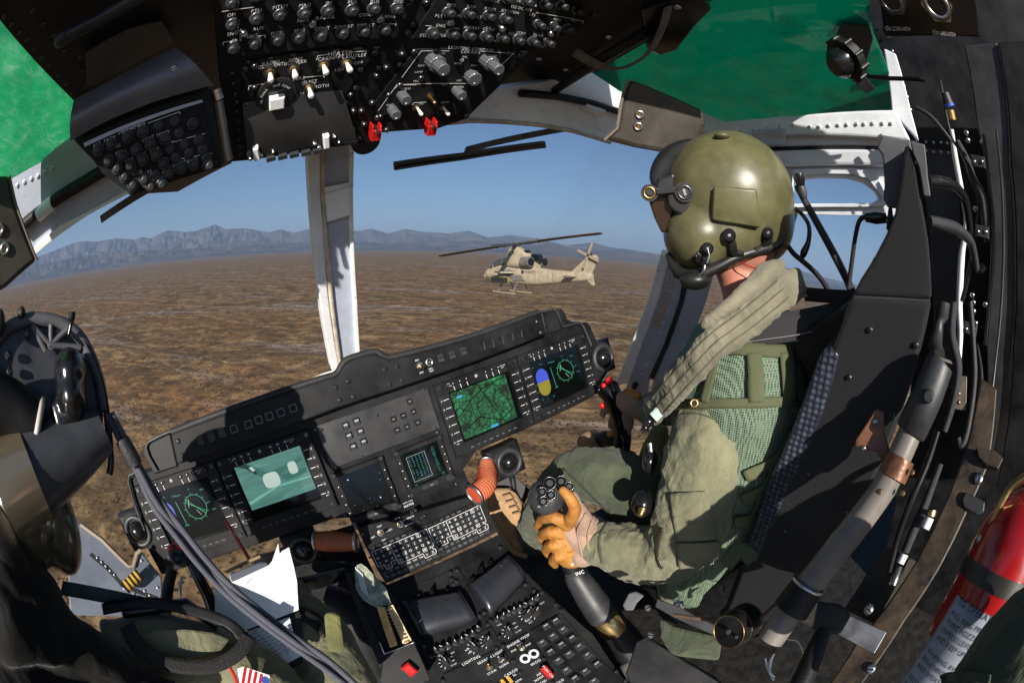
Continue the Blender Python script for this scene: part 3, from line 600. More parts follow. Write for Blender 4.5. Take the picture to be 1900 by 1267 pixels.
# right bulkhead and door pillar
PB=facing(1780,400,1.15)
t=thing('rear_bulkhead','black riveted bulkhead with a vertical pillar behind the pilot seat','bulkhead',PB.hit(1780,700))
g=G(); g.slab(PB,[(1560,-120),(2000,-120),(2100,300),(2100,900),(1990,1400),(1700,1400),(1560,1250),(1680,800),(1695,560),(1690,330),(1684,275),(1655,150),(1600,20)],.04,BLK); part('bulkhead_skin',g,t)
PN=facing(1830,400,1.0)
g=G(); g.slab(PN,[(1788,85),(1850,78),(1872,300),(1882,480),(1876,650),(1850,800),(1838,860),(1822,850),(1830,640),(1838,500),(1836,350),(1812,230)],.03,DKG); part('pillar',g,t,bv=.004)
g=G(); g.slab(PN,[(1852,78),(2000,78),(2000,900),(1850,900),(1880,650),(1886,480),(1876,300)],.03,BLK,c=.01); part('pillar_flange',g,t,bv=.002)
g=G(); g.slab(PB,[(1690,270),(1770,282),(1778,560),(1770,720),(1725,720),(1728,500),(1712,340)],.01,DKG,c=.012); part('cover_plate',g,t,bv=.002)
screws(t,PB,[(1695,238),(1698,252),(1700,262),(1718,264),(1732,265),(1746,265),(1757,266),(1718,280),(1732,282),(1746,282),(1760,284),(1690,204),(1684,180),(1678,160),(1670,135),(1664,115),(1656,95),(1648,60),(1640,40)],.004,STL,c=.014,name='rivet')
t=thing('connector_panel','glossy black connector panel with two round sockets at the upper right','connector panel',PN.hit(1730,40))
PC=facing(1730,30,.9)
g=G(); g.slab(PC,[(1622,-60),(1800,-60),(1818,70),(1645,70),(1638,60)],.02,GLB); part('plate',g,t,bv=.003)
g=G()
for (x,y,s_) in ((1666,54,'420Y0CT11J2'),(1752,63,'420Y0PL0J3')):
    a,b=PC.loc(x,y,.001); g.text(PC,s_,a,b,.011,WHT,c=.0014,ang=math.pi-.02,sx=.9)
part('lettering',g,t)
for (x,y,r) in ((1656,4,.030),(1738,10,.036)):
    g=G(); a,b=PC.loc(x,y,.0); g.disc(PC,a,b,r,0,.012,STL if r>.034 else DST,6); g.disc(PC,a,b,r*.85,.012,.03,DST,24); g.torus(PC.pt(a,b,.03),PC.ez,r*.66,r*.13,STL if r>.034 else DST,24,8); g.disc(PC,a,b,r*.5,.028,.033,GLB,20)
    s_=part('socket',g,t)
t=thing('map_light','black round spotlight on a triangular bracket at the roof window corner','lamp',H(1590,110,d=.95))
PQ=facing(1570,110,.95); g=G(); g.slab(PQ,[(1575,10),(1610,40),(1620,72),(1600,140),(1545,80)],.012,DKG); part('bracket',g,t,bv=.002)
g=G(); c0=PQ.pt(*PQ.loc(1572,108),.02); ax=N(PQ.pt(*PQ.loc(1545,128),.06)-c0)
g.tube([c0-ax*.012,c0+ax*.012],[.045,.045],BLK,28); g.tube([c0+ax*.012,c0+ax*.04,c0+ax*.052],[.032,.030,.02],GLB,24); part('lamp_housing',g,t)
g=G(); 
for k in range(10):
    f=k/10*6.283; e1=N(np.cross(ax,(0,0,1))); e2=np.cross(ax,e1); g.tube([c0+(e1*math.cos(f)+e2*math.sin(f))*.046-ax*.014,c0+(e1*math.cos(f)+e2*math.sin(f))*.046+ax*.014],.004,DST,6)
part('clamp_ring',g,t)
g=G(); g.slab(PQ,[(1585,120),(1625,165),(1608,175),(1575,140)],.01,BLK,c=.03); part('lever',g,t,bv=.001)
g=G(); g.tube([PQ.pt(*PQ.loc(x,y),.0) for x,y in [(1604,142),(1650,146),(1715,148)]],.005,BLK,8); part('stay_rod',g,t)
# floor
FLM=mat('floor_black',(.007,.007,.007),.6,var=1.2,vs=30,col2=(.022,.019,.016),bump=.5,bs=120)
g=G(); FZ=PL((0,0,-1.12),(1,0,0),(0,1,0)); g.poly(FZ,[(-1.4,-1.2),(1.8,-1.2),(1.8,.82),(.45,.92),(-.02,.92),(-1.4,.80)],-.02,0,FLM)
thing('cabin_floor','black dusty non-slip cockpit floor','floor',(0,0,-1.12),g=g,kind='structure')
# ================================================================ INSTRUMENT PANEL
def emis(name,col,s=.75): return mat(name,tuple(c*.05 for c in col),.4,emit=col,es=s)
E_GRN=emis('screen_green',(.06,.42,.20)); E_TEAL=emis('screen_teal',(.03,.26,.22)); E_BLU=emis('screen_blue',(.05,.08,.50)); E_OLV=emis('screen_olive',(.22,.19,.02)); E_WHT=emis('screen_white',(.55,.62,.60)); E_CYN=emis('screen_cyan',(.04,.30,.50)); E_YEL=emis('screen_yellow',(.4,.4,.05))
SCR=mat('screen_glass',(.002,.003,.003),.12,spec=.5)
TICK=mat('lit_marking',(.75,.76,.78),.5); DIM=mat('dim_marking',(.30,.30,.31),.6); OUTL=mat('grey_outline',(.13,.13,.135),.6)
def procscreen(name,stops,scale,dist,vor=0,st=(1,1,1)):
    m=mat(name,(.01,.01,.01),.3); nt=m.node_tree; b=nt.nodes['Principled BSDF']
    tc=nt.nodes.new('ShaderNodeTexCoord'); mp=nt.nodes.new('ShaderNodeMapping'); mp.inputs['Scale'].default_value=st; nt.links.new(tc.outputs['Object'],mp.inputs[0])
    n=nt.nodes.new('ShaderNodeTexNoise'); n.inputs['Scale'].default_value=scale; n.inputs['Detail'].default_value=9; n.inputs['Roughness'].default_value=.68; n.inputs['Distortion'].default_value=dist
    nt.links.new(mp.outputs[0],n.inputs['Vector']); r=nt.nodes.new('ShaderNodeValToRGB'); e=r.color_ramp.elements
    while len(e)<len(stops): e.new(.5)
    for q,(p,c) in zip(e,stops): q.position=p; q.color=(*c,1)
    nt.links.new(n.outputs[0],r.inputs[0]); src=r.outputs[0]
    if vor:
        for sc_,th in ((vor,.035),(vor*2.3,.05)):
            v=nt.nodes.new('ShaderNodeTexVoronoi'); v.feature='DISTANCE_TO_EDGE'; v.inputs['Scale'].default_value=sc_; nt.links.new(mp.outputs[0],v.inputs['Vector'])
            rr=nt.nodes.new('ShaderNodeValToRGB'); rr.color_ramp.elements[0].position=th*.4; rr.color_ramp.elements[1].position=th*1.6; nt.links.new(v.outputs['Distance'],rr.inputs[0])
            x=nt.nodes.new('ShaderNodeMix'); x.data_type='RGBA'; x.blend_type='MULTIPLY'; x.inputs[0].default_value=.85; nt.links.new(src,x.inputs[6]); nt.links.new(rr.outputs[0],x.inputs[7]); src=x.outputs[2]
    nt.links.new(src,b.inputs['Emission Color']); b.inputs['Emission Strength'].default_value=.72; return m
FLIR=procscreen('infrared_picture',[(.3,(.045,.125,.10)),(.5,(.068,.175,.145)),(.7,(.10,.235,.195))],9,.5,st=(1,1,6))
MAPM=procscreen('green_moving_map',[(.38,(.0,.012,.004)),(.47,(.01,.10,.035)),(.58,(.015,.16,.055)),(.70,(.03,.34,.11)),(.8,(.10,.50,.36))],26,.3,vor=30)
Tc=np.array([-.680867586,-.270585754,-.759682193]); VC=np.array([-.27203981,.9592487,.07639551])
IP=PL(A@Tc,(1,0,0),A@VC)
MW,MH,MD=.255,.1974,.5839
ip=thing('instrument_panel','black helicopter instrument panel with four large lit displays','instrument panel',IP.pt(.42,-.2,-.1))
g=G(); g.slab(IP,[(235,890),(283,872),(320,840),(640,740),(790,690),(1015,600),(1050,592),(1092,606),(1112,645),(1128,690),(1100,737),(1000,785),(960,803),(885,835),(860,870),(875,905),(893,915),(668,978),(655,960),(620,962),(430,1024),(300,1066),(262,995)],.10,PNL); part('face_plate',g,ip,bv=.003)
HP=IP.off(.045)
g=G(); g.slab(HP,[(317,806),(460,752),(600,706),(628,697),(643,674),(663,664),(697,656),(722,667),(760,659),(900,620),(1004,582),(1015,620),(964,640),(880,672),(787,704),(624,758),(480,812),(329,862)],.05,PNL); part('annunciator_strip',g,ip,bv=.004)
g=G(); g.tube(spline([HP.pt(*HP.loc(x,y),-.012) for x,y in [(316,803),(390,774),(460,749),(540,721),(600,702),(626,693),(640,671),(662,661),(697,652),(708,657),(722,663),(760,655),(830,637),(900,616),(1003,578)]],3),.0085,RUB,10)
part('padded_rim',g,ip)
g=G(); g.slab(HP,[(316,802),(267,826),(265,842),(286,880),(330,866)],.10,BLK,c=-.04); part('hood_end',g,ip,bv=.004); g=G(); g.slab(HP,[(1003,577),(1042,572),(1048,579),(1058,604),(1030,616),(1012,620)],.10,BLK,c=-.04); part('hood_end',g,ip,bv=.004); g=G(); g.slab(HP,[(1050,606),(1089,597),(1095,603),(1110,637),(1108,650),(1060,640)],.10,BLK,c=-.045)
part('hood_end',g,ip,bv=.004)
for pts in ([(316,801),(290,812),(267,824),(263,834),(268,850),(284,878)],[(1003,578),(1040,571),(1047,577),(1057,604),(1089,596),(1096,604),(1111,640)],[(256,876),(232,887),(230,898),(240,935),(262,992)]):
    g=G(); g.tube([HP.pt(*HP.loc(x,y),-.035) for x,y in pts],.004,DKG,8); part('rim_trim',g,ip)
def rloc(pl,x,y,c=0): return pl.loc(x,y,c)
def mfd(a0,screen,lab,inner=(.034,.030,.222,.166)):
    C=IP.off(.014); b0=0; x0,y0,x1,y1=inner
    g=G(); fr=[(a0+.002,-y0+0,0)]
    W_,H_=MW-.004,MH
    g.box(IP,a0+MW/2,-y0/2,W_,y0,0,.014,PNL,ch=.0015); g.box(IP,a0+MW/2,-(MH+y1)/2,W_,MH-y1,0,.014,PNL,ch=.0015)
    g.box(IP,a0+.002+(x0-.002)/2,-(y0+y1)/2,x0-.002,y1-y0,0,.0137,PNL); g.box(IP,a0+(x1+MW-.002)/2,-(y0+y1)/2,MW-.002-x1,y1-y0,0,.0137,PNL)
    for k in range(8):
        if k not in(3,4):
            g.box(IP,a0+.052+k*.0195,-.010,.010,.006,.014,.0165,GLB)
    for k in range(6):
        for xx in (.008,MW-.012): g.box(IP,a0+xx,-.044-k*.0225,.008,.011,.0137,.0162,DKG)
    for (xx,yy) in ((.012,.010),(MW-.012,.010),(.012,MH-.012),(MW-.014,MH-.012)): g.disc(IP,a0+xx,-yy,.0045,.014,.018,DST,14)
    g.disc(IP,a0+.030,-.012,.007,.014,.021,BLK,18); g.disc(IP,a0+MW-.034,-.012,.007,.014,.021,BLK,18)
    d=part('multifunction_display',g,ip,label=lab)
    g=G(); g.box(IP,a0+(x0+x1)/2,-(y0+y1)/2,x1-x0,y1-y0,.001,.005,SCR); part('screen',g,d)
    g=G()
    for k in range(8):
        xx=a0+.052+k*.0195
        if k in (3,4): continue
        g.stroke(IP,[(xx,-.018),(xx+.001,-.028)],.0012,.0145,TICK); g.disc(IP,xx,-.010,.0013,.0165,.0169,TICK,8)
        g.text(IP,['MSN','SYS','FLT','COM','TAC','EW','TSD','WPN'][k],xx,-MH+.012,.0045,DIM,c=.0145)
    for k in (3,4): g.text(IP,['MSN','SYS','FLT','COM','TAC','EW','TSD','WPN'][k],a0+.052+k*.0195,-MH+.012,.0045,DIM,c=.0145)
    g.disc(IP,a0+.052+3.5*.0195,-.012,.0042,.0145,.016,DIM,16)
    for k in range(6):
        yy=-.044-k*.0225; g.stroke(IP,[(a0+.015,yy),(a0+.029,yy)],.0012,.0143,TICK); g.disc(IP,a0+.008,yy,.0012,.0163,.0167,TICK,8)
        g.stroke(IP,[(a0+MW-.030,yy),(a0+MW-.018,yy)],.0012,.0143,TICK); g.disc(IP,a0+MW-.012,yy,.0012,.0163,.0167,TICK,8)
    g.text(IP,'OFF NVG',a0+MW-.052,-.010,.0042,TICK,c=.0145); g.text(IP,'DAY',a0+MW-.052,-.015,.0042,TICK,c=.0145); g.text(IP,'BRT',a0+.040,-.008,.004,TICK,c=.0145); g.text(IP,'CONT',a0+.042,-.014,.004,TICK,c=.0145)
    g.text(IP,'SYM',a0+.016,-MH+.034,.0042,TICK,c=.0145); g.text(IP,'BRT',a0+MW-.016,-MH+.034,.0042,TICK,c=.0145)
    part('markings',g,d); g=G(); screen(g,a0); part('symbology',g,d); return d
def flir(g,a0):
    q=[IP.loc(x,y,.0055) for x,y in ((436,863),(555,823),(588,905),(466,949))]
    a_=min(q[0][0],q[3][0])+.004; b_=max(q[1][0],q[2][0])-.002; t_=max(q[0][1],q[1][1]); u_=min(q[2][1],q[3][1])+.002; w_=b_-a_; h_=t_-u_
    g.box(IP,(a_+b_)/2,(t_+u_)/2,w_,h_,.005,.0056,FLIR)
    X=lambda s,t:(a_+w_*s,t_-h_*t)
    DK=emis('flir_dark',(.012,.035,.03)); HOT=emis('flir_hot',(.38,.46,.42)); MDK=emis('flir_shadow',(.035,.12,.095)); LTT=emis('flir_light',(.13,.33,.27))
    def P(pts,m,c): g.poly(IP,[X(*p) for p in pts],.0056,c,m)
    P([(.05,.02),(.22,.06),(.36,.26),(.44,.34),(.70,.32),(.96,.26),(.97,.34),(.72,.42),(.50,.50),(.34,.44),(.20,.20)],MDK,.0058)
    P([(.0,.02),(.18,.05),(.24,.14),(.30,.30),(.26,.32),(.16,.14)],DK,.0060); P([(.20,.14),(.25,.13),(.28,.22),(.24,.24)],HOT,.0062)
    def pill(cx,cy,rx,ry,m,c,an=0): P([(cx+rx*math.copysign(abs(math.cos(t))**.6,math.cos(t)),cy+ry*math.copysign(abs(math.sin(t))**.6,math.sin(t))) for t in np.linspace(0,6.28,20)[:-1]],m,c)
    P([(.58,.48),(.98,.50),(.98,.62),(.66,.64)],MDK,.0057); pill(.45,.52,.12,.16,HOT,.0062); pill(.80,.42,.065,.13,HOT,.0062)
    P([(.0,.82),(.5,.66),(1,.70),(1,.73),(.5,.70),(.02,.88)],LTT,.0058)
    for k in range(26): g.text(IP,random.choice('0123456789NEW'),*X(.04+k*.036,.965),.004,E_CYN,c=.0064)
def tmap(g,a0):
    g.box(IP,a0+.125,-.098,.168,.128,.005,.0056,MAPM)
    g.box(IP,a0+.135,-.158,.022,.007,.0057,.0060,E_CYN); g.box(IP,a0+.062,-.05,.016,.006,.0057,.0059,E_CYN)
    for pts in ([(.045,-.10),(.09,-.07),(.13,-.05),(.205,-.04)],[(.05,-.14),(.10,-.12),(.16,-.15),(.21,-.13)],[(.12,-.035),(.14,-.09),(.17,-.16)]): g.stroke(IP,[(a0+x,y) for x,y in pts],.0022,.0060,SCR)
def pfd(g,a0):
    cx,cy=a0+.155,-.090; R=.030
    pts=[(cx+R*math.cos(t),cy+R*math.sin(t)) for t in np.linspace(0,6.283,40)[:-1]]; g.stroke(IP,pts,.0009,.0056,E_GRN,closed=True)
    for k in range(12): t=k*.5236; g.stroke(IP,[(cx+R*1.05*math.cos(t),cy+R*1.05*math.sin(t)),(cx+R*1.18*math.cos(t),cy+R*1.18*math.sin(t))],.0008,.0056,E_GRN)
    g.stroke(IP,[(cx-.022,cy+.024),(cx+.02,cy-.022)],.0012,.0057,E_GRN); g.stroke(IP,[(cx-.024,cy+.016),(cx+.024,cy-.016)],.0009,.0057,E_GRN); g.stroke(IP,[(cx-.02,cy+.004),(cx-.012,cy+.022)],.0008,.0057,E_WHT); g.stroke(IP,[(cx+.006,cy-.022),(cx-.002,cy-.008)],.0008,.0057,E_WHT)
    px_=a0+.068; 
    up=[(px_+.021*math.cos(t),-.083+.025*math.sin(t)) for t in np.linspace(0,math.pi,14)]; g.poly(IP,up+[(px_-.021,-.096),(px_+.021,-.096)],.0053,.0057,E_BLU)
    dn=[(px_+.021*math.cos(t),-.113+.025*math.sin(t)) for t in np.linspace(math.pi,2*math.pi,14)]; g.poly(IP,dn+[(px_+.021,-.096),(px_-.021,-.096)],.0053,.0056,E_OLV)
    for k in range(10): g.text(IP,random.choice('=<>-+'),px_+random.uniform(-.016,.016),random.uniform(-.125,-.10),.006,E_YEL,c=.0060)
    g.stroke(IP,[(a0+.104,-.065),(a0+.108,-.125)],.0016,.0057,E_TEAL); g.stroke(IP,[(a0+.102,-.127),(a0+.114,-.127)],.001,.0057,E_GRN)
    for (x,y,s_) in ((.045,-.048,'IAS'),(.075,-.046,'10.4'),(.105,-.050,'2460'),(.118,-.052,'BARO'),(.155,-.045,'N'),(.19,-.055,'HDG'),(.195,-.088,'0.6'),(.20,-.108,'TCN'),(.05,-.145,'24'),(.068,-.148,'T'),(.09,-.148,'100'),(.042,-.12,'47'),(.042,-.10,'50')): g.text(IP,s_,a0+x,y,.0055,E_TEAL,c=.0057)
def pfd2(g,a0): pfd(g,a0)
mfd(-MW,pfd2,'far left display with a compass circle behind the grey hose'); mfd(0,flir,'display showing a pale green infrared picture with two white shapes')
mfd(MD,tmap,'display showing a bright green moving map'); mfd(MD+MW,pfd2,'far right display with a blue and olive horizon and compass circle')
# centre switch plate
g=G(); q=[IP.loc(x,y,.004) for x,y in ((590,792),(793,716),(817,797),(612,868))]
cx=sum(p[0] for p in q)/4; cy=sum(p[1] for p in q)/4; wx=(q[1][0]+q[2][0]-q[0][0]-q[3][0])/2; wy=(q[0][1]+q[1][1]-q[2][1]-q[3][1])/2
g.box(IP,cx,cy,wx,wy,0,.004,mat('satin_plate',(.028,.028,.029),.38,var=.5,vs=12,bump=.15,bs=800),ch=.001); cpn=part('centre_plate',g,ip)
screws(cpn,IP,[(597,797),(610,851),(787,722),(808,795),(616,862),(700,770)],.004,DST,c=.004)
me=proto('push_button',lambda g:(g.box(UN,0,0,.0165,.0165,0,.003,GLB),g.box(UN,0,0,.013,.0145,.003,.0075,DKG,ch=.0008),g.box(UN,0,.002,.010,.0045,.0078,.0080,DIM),g.box(UN,0,-.002,.013,.0006,.0078,.0080,GLB)))
for x,y in [(641,789),(661,781),(647,808),(668,800),(655,828),(674,819)]: inst('push_button',me,cpn,IP,*IP.loc(x,y,.004),.004)
me=proto('push_button',lambda g:(g.box(UN,0,0,.0145,.0145,0,.0025,PNL,ch=.0006),g.box(UN,0,.001,.007,.0035,.0026,.0028,OUTL)))
for x,y in [(760,745),(767,764),(730,778),(748,771),(737,798),(755,792),(775,784)]: inst('push_button',me,cpn,IP,*IP.loc(x,y,.004),.004)
# annunciator lights on the strip
me1=proto('indicator_light',lambda g:(g.stroke(UN,[(-.0078,-.0078),(.0078,-.0078),(.0078,.0078),(-.0078,.0078)],.0015,.0022,mat('indicator_outline',(.22,.22,.23),.5),closed=True),g.box(UN,0,0,.0165,.0165,0,.002,PNL)))
me2=proto('indicator_light',lambda g:(g.box(UN,0,0,.017,.020,0,.001,GLB),g.box(UN,-.004,.005,.0072,.0085,.001,.003,DKG),g.box(UN,.004,.005,.0072,.0085,.001,.003,DKG),g.box(UN,-.004,-.005,.0072,.0085,.001,.003,DKG),g.box(UN,.004,-.005,.0072,.0085,.001,.003,DKG)))
for x,y in [(434,795),(461,787),(480,779),(500,772),(521,765),(544,757)]: inst('indicator_light',me1,ip,HP,*HP.loc(x,y,0),0)
for x,y in [(372,817),(392,810),(412,802),(817,664),(838,658),(859,651)]: inst('indicator_light',me2,ip,HP,*HP.loc(x,y,0),0)
me3=proto('indicator_light',lambda g:(g.box(UN,0,0,.017,.02,0,.0015,PNL,ch=.0006),g.stroke(UN,[(.0085,.009),(.0085,-.009),(.005,-.010)],.0008,.0017,OUTL)))
for x,y in [(893,643),(910,638),(928,632),(946,626),(963,620)]: inst('indicator_light',me3,ip,HP,*HP.loc(x,y,0),0)
screws(ip,HP,[(330,818),(339,845),(622,718),(645,707),(630,742),(655,736),(713,685),(736,680),(722,713),(745,705),(996,597),(1003,617)],.0062,DST,hgt=.003)
g=G(); a,b=HP.loc(778,678); g.disc(HP,a,b,.0075,0,.004,STL,20); g.tube([HP.pt(a,b,.004),HP.pt(a+.001,b-.006,.020)],[.0026,.0042],BRS,12); part('toggle_switch',g,ip)
g=G(); a,b=HP.loc(796,672); g.torus(HP.pt(a,b,.003),HP.ez,.0078,.003,STL,24,8); g.disc(HP,a,b,.0058,0,.004,GLB,18); g.disc(HP,a,b,.0028,.004,.005,STL,12); part('test_button',g,ip)
g=G(); g.text(HP,'BRT',*HP.loc(774,668),.0055,TICK); g.text(HP,'DIM',*HP.loc(782,691),.0055,TICK); g.text(HP,'FIRE',*HP.loc(799,684),.0055,TICK); g.text(HP,'TEST',*HP.loc(801,688),.0055,TICK); part('lettering',g,ip)
# two small displays
def small(pxs,frame,fn,lab):
    q=[IP.loc(x,y,.008) for x,y in frame]; cx=sum(p[0] for p in q)/4; cy=sum(p[1] for p in q)/4; wx=(q[1][0]+q[2][0]-q[0][0]-q[3][0])/2; wy=(q[0][1]+q[1][1]-q[2][1]-q[3][1])/2
    g=G(); t_=.012
    g.box(IP,cx,cy+wy/2-t_/2,wx,t_,0,.012,PNL,ch=.001); g.box(IP,cx,cy-wy/2+t_*.8,wx,t_*1.6,0,.012,PNL,ch=.001); g.box(IP,cx-wx/2+t_/2,cy,t_,wy-2*t_,0,.0115,PNL); g.box(IP,cx+wx/2-t_/2,cy,t_,wy-2*t_,0,.0115,PNL)
    for sx in(-1,1):
        for sy in (-1,1): g.disc(IP,cx+sx*(wx/2-.004),cy+sy*(wy/2-.004),.0055,.006,.015,DST,14)
    g.disc(IP,cx+wx/2-.016,cy-wy/2+.010,.010,.012,.020,RUB,20); g.box(IP,cx-.004,cy-wy/2+.009,.045,.010,.012,.0135,DKG)
    d=part('standby_display',g,ip,label=lab); g=G(); g.box(IP,cx,cy,wx-2*t_+.001,wy-2*t_,.001,.004,SCR); part('screen',g,d)
    g=G()
    for k in range(4):
        for sx in (-1,1): g.disc(IP,cx+sx*(wx/2-.005),cy+wy*.25-k*wy*.17,.0014,.0117,.0121,TICK,8)
    g.text(IP,'A L',cx,cy-wy/2+.009,.0045,TICK,c=.0137); part('markings',g,d)
    g=G(); fn(g,cx,cy,wx-2*t_,wy-2*t_); part('symbology',g,d)
def s1(g,cx,cy,w,h):
    for _ in range(26): 
        x,y=cx+random.uniform(-.45,.45)*w,cy+random.uniform(-.45,.45)*h; r=random.uniform(.0003,.0009); g.box(IP,x,y,r*1.6,r,.0042,.0044,random.choice([E_WHT,E_CYN,E_BLU]))
    g.box(IP,cx-.3*w,cy+.36*h,.004,.0022,.0042,.0045,emis('spark',(.6,.7,1))); g.box(IP,cx+.25*w,cy-.25*h,.003,.003,.0042,.0045,emis('spark',(.6,.7,1)))
def s2(g,cx,cy,w,h):
    g.stroke(IP,[(cx-.36*w,cy+.36*h),(cx+.12*w,cy+.36*h),(cx+.12*w,cy-.32*h),(cx-.36*w,cy-.32*h)],.0006,.0044,E_WHT,closed=True)
    for k in range(11):
        for j in range(5):
            if random.random()<.9: g.text(IP,random.choice(['32','86','00','4','77','10']),cx-.31*w+j*.09*w,cy+.31*h-k*.058*h,.0042,random.choice([E_TEAL,E_TEAL,E_CYN,E_GRN]),c=.0044)
    for k in range(12):
        g.text(IP,random.choice(['KTS','RDY','FT','LB','OK']),cx+.34*w,cy+.38*h-k*.06*h,.0045,random.choice([E_TEAL,E_CYN,E_GRN]),c=.0044)
    g.text(IP,'[+]',cx-.36*w,cy-.42*h,.006,E_GRN,c=.0044); g.text(IP,'[+]',cx+.4*w,cy-.38*h,.006,E_GRN,c=.0044)
small(0,[(617,877),(712,845),(741,944),(650,972)],s1,'small dark display with a few blue specks')
small(0,[(728,838),(816,808),(845,890),(760,916)],s2,'small display with a teal table of figures')
g=G(); a,b=IP.loc(757,934,.003); g.box(IP,a,b,.050,.020,0,.003,GLB); g.text(IP,'RADIO CALL',a,b+.005,.0050,TICK,c=.0034); g.text(IP,'166755',a,b-.004,.0095,TICK,c=.0034); part('call_sign_placard',g,ip)
screws(ip,IP,[(598,880),(672,845),(733,838),(812,802),(640,955),(735,935),(760,920),(847,898),(585,797),(793,722),(622,868)],.005,DST,c=.001)
# eyeball vents under the panel
def vent(px,py,rpx,c,lab,back):
    a,b=IP.loc(px,py,c); p=IP.pt(a,b,c); r=rpx*np.linalg.norm(p)/FOC
    g=G(); g.box(IP,a,b,r*2.5,r*2.3,c-.05,c-.006,BLK,ch=.01); g.tube([IP.pt(a,b,c-.03),IP.pt(a,b,c-.006),IP.pt(a,b,c)],[r*1.12,r*1.12,r],RUB,28)
    v=part('air_vent',g,ip,label=lab,bv=.002); g=G(); g.torus(IP.pt(a,b,c+.001),IP.ez,r*.82,r*.16,DKG,28,8); g.ell(IP.pt(a,b,c-.004),[(r*.62,0,0),(0,r*.62,0),(0,0,r*.62)],GLB); part('nozzle',g,v)
vent(945,857,28,.02,'round vent beside the right orange hose',0); vent(563,1020,28,.02,'round vent beside the left orange hose',0); vent(256,985,30,.0,'round vent at the left end of the panel',0); vent(1119,664,27,.0,'round vent at the right end of the panel',0)
# orange hoses
def hose(pts,name,lab,pitch=.006):
    rows=[[*H(x,y,d=d),r*d/FOC] for x,y,d,r in pts]; sp=spline(rows,14); P=[r[:3] for r in sp]; R=[r[3]*(1+.05*math.cos(i*math.pi)) for i,r in enumerate(sp)]
    t=thing('air_hose',lab,'hose',P[0]); g=G(); g.tube(P,R,ORH,22); part('sleeve',g,t)
    g=G(); acc=0
    for i in range(1,len(P)-1,2): g.torus(P[i],P[i+1]-P[i-1],R[i]*1.015,.0011,mat('hose_thread',(.45,.25,.12),.7),22,5)
    part('spiral_thread',g,t); g=G()
    for e,i in ((0,1),(-1,-2)): g.torus(P[e],P[e]-P[i],R[e]*1.02,.004,STL,24,8)
    part('clamp_band',g,t)
hose([(585,1003,1.08,17),(612,1004,1.07,19),(635,1005,1.06,18),(660,1006,1.05,15)],'air_hose','bright orange ribbed air hose left of the keypads')
hose([(903,858,1.16,13),(904,880,1.13,18),(899,902,1.1,20),(880,918,1.08,19)],'air_hose','bent orange ribbed air hose right of the keypads near the boot')
# ================================================================ CENTRE CONSOLE
KP=PL((.195,.81,-.70),(1,0,0),(0,.046,.109)); 
CP=PL((.195,.764,-.809),(1,0,0),(0,.509,.207))
cc=thing('center_console','black centre console with two lettered keypads and rows of knobs','console',CP.pt(0,-.3,-.2))
g=G(); g.slab(KP,[(664,978),(893,914),(925,986),(716,1082)],.12,PNL); part('keypad_housing',g,cc,bv=.003)
g=G(); g.slab(CP,[(712,1086),(926,990),(975,1060),(1100,1175),(1180,1290),(1240,1400),(900,1500),(800,1300),(745,1180)],.15,PNL); part('console_body',g,cc,bv=.003)
def cellmap(pl,TL,TR,BL,nc,nr):
    o=np.array(pl.loc(*TL,.002)); u=(np.array(pl.loc(*TR,.002))-o)/nc; v=(np.array(pl.loc(*BL,.002))-o)/nr; u=np.array([u[0],0.]) if abs(u[1])<.3*abs(u[0]) else u; v=np.array([v[0]*.0,v[1]])
    return lambda c,r: tuple(o+u*c+v*r), abs(u[0]), abs(v[1])
def keypad(TL,TR,BL,lab):
    f,cw,rh=cellmap(KP,TL,TR,BL,9,3); g=G()
    rows=['123ABCDEF','456GHIJKL','789MNOPQR','*0!STUVWX']
    for r in range(-1,6):
        for c in range(9):
            a,b=f(c+.5,r+.5); g.box(KP,a,b,cw*.86,rh*.82,.001,.0045,DKG if r>=0 else PNL,ch=.0008)
    k=part('keypad',g,cc,label=lab); g=G(); 
    for r,s_ in enumerate(rows):
        for c,ch in enumerate(s_):
            a,b=f(c+.5,r+.5)
            if ch in 'ENSW' and c>2: g.stroke(KP,[(a-cw*.3,b-rh*.34),(a+cw*.3,b-rh*.34),(a+cw*.3,b+rh*.34),(a-cw*.3,b+rh*.34)],.0007,.0049,TICK,closed=True)
            g.text(KP,ch,a,b,rh*.62,TICK,c=.0049)
    for c,s_ in enumerate(['-','<','>','/','FMT','TGT','TGR','Y','Z']): g.text(KP,s_,*f(c+.5,4.5),rh*(.62 if s_ in 'YZ' else .4),TICK,c=.0049)
    for c,s_ in enumerate(['CLR','I','BSP','ENT','MRK','','ENTER']): g.text(KP,s_,*f(c+1+.5,5.5),rh*.3,DIM,c=.0049)
    for c,s_ in enumerate(['','PLT','COM','TAC','WPN']): g.text(KP,s_,*f(c+1.5,-.5),rh*.3,DIM,c=.0049)
    L=lambda pts: g.stroke(KP,[f(*p) for p in pts],.0011,.0053,TICK)
    L([(0,0),(9,0),(9,3.4),(8.7,3.6),(8.7,4),(9,4.1),(9,4.6),(8.8,5),(7,5),(7,4),(3,4),(3,0)]); L([(0,0),(0,3),(1,3),(1,4),(2,4),(2,3),(3,3)]); part('markings',g,k)
keypad((688,1023.5),(791,982),(702,1050.5),'left keypad with numbers and letters'); keypad((794,980),(889,936),(808,1006),'right keypad with numbers and letters')
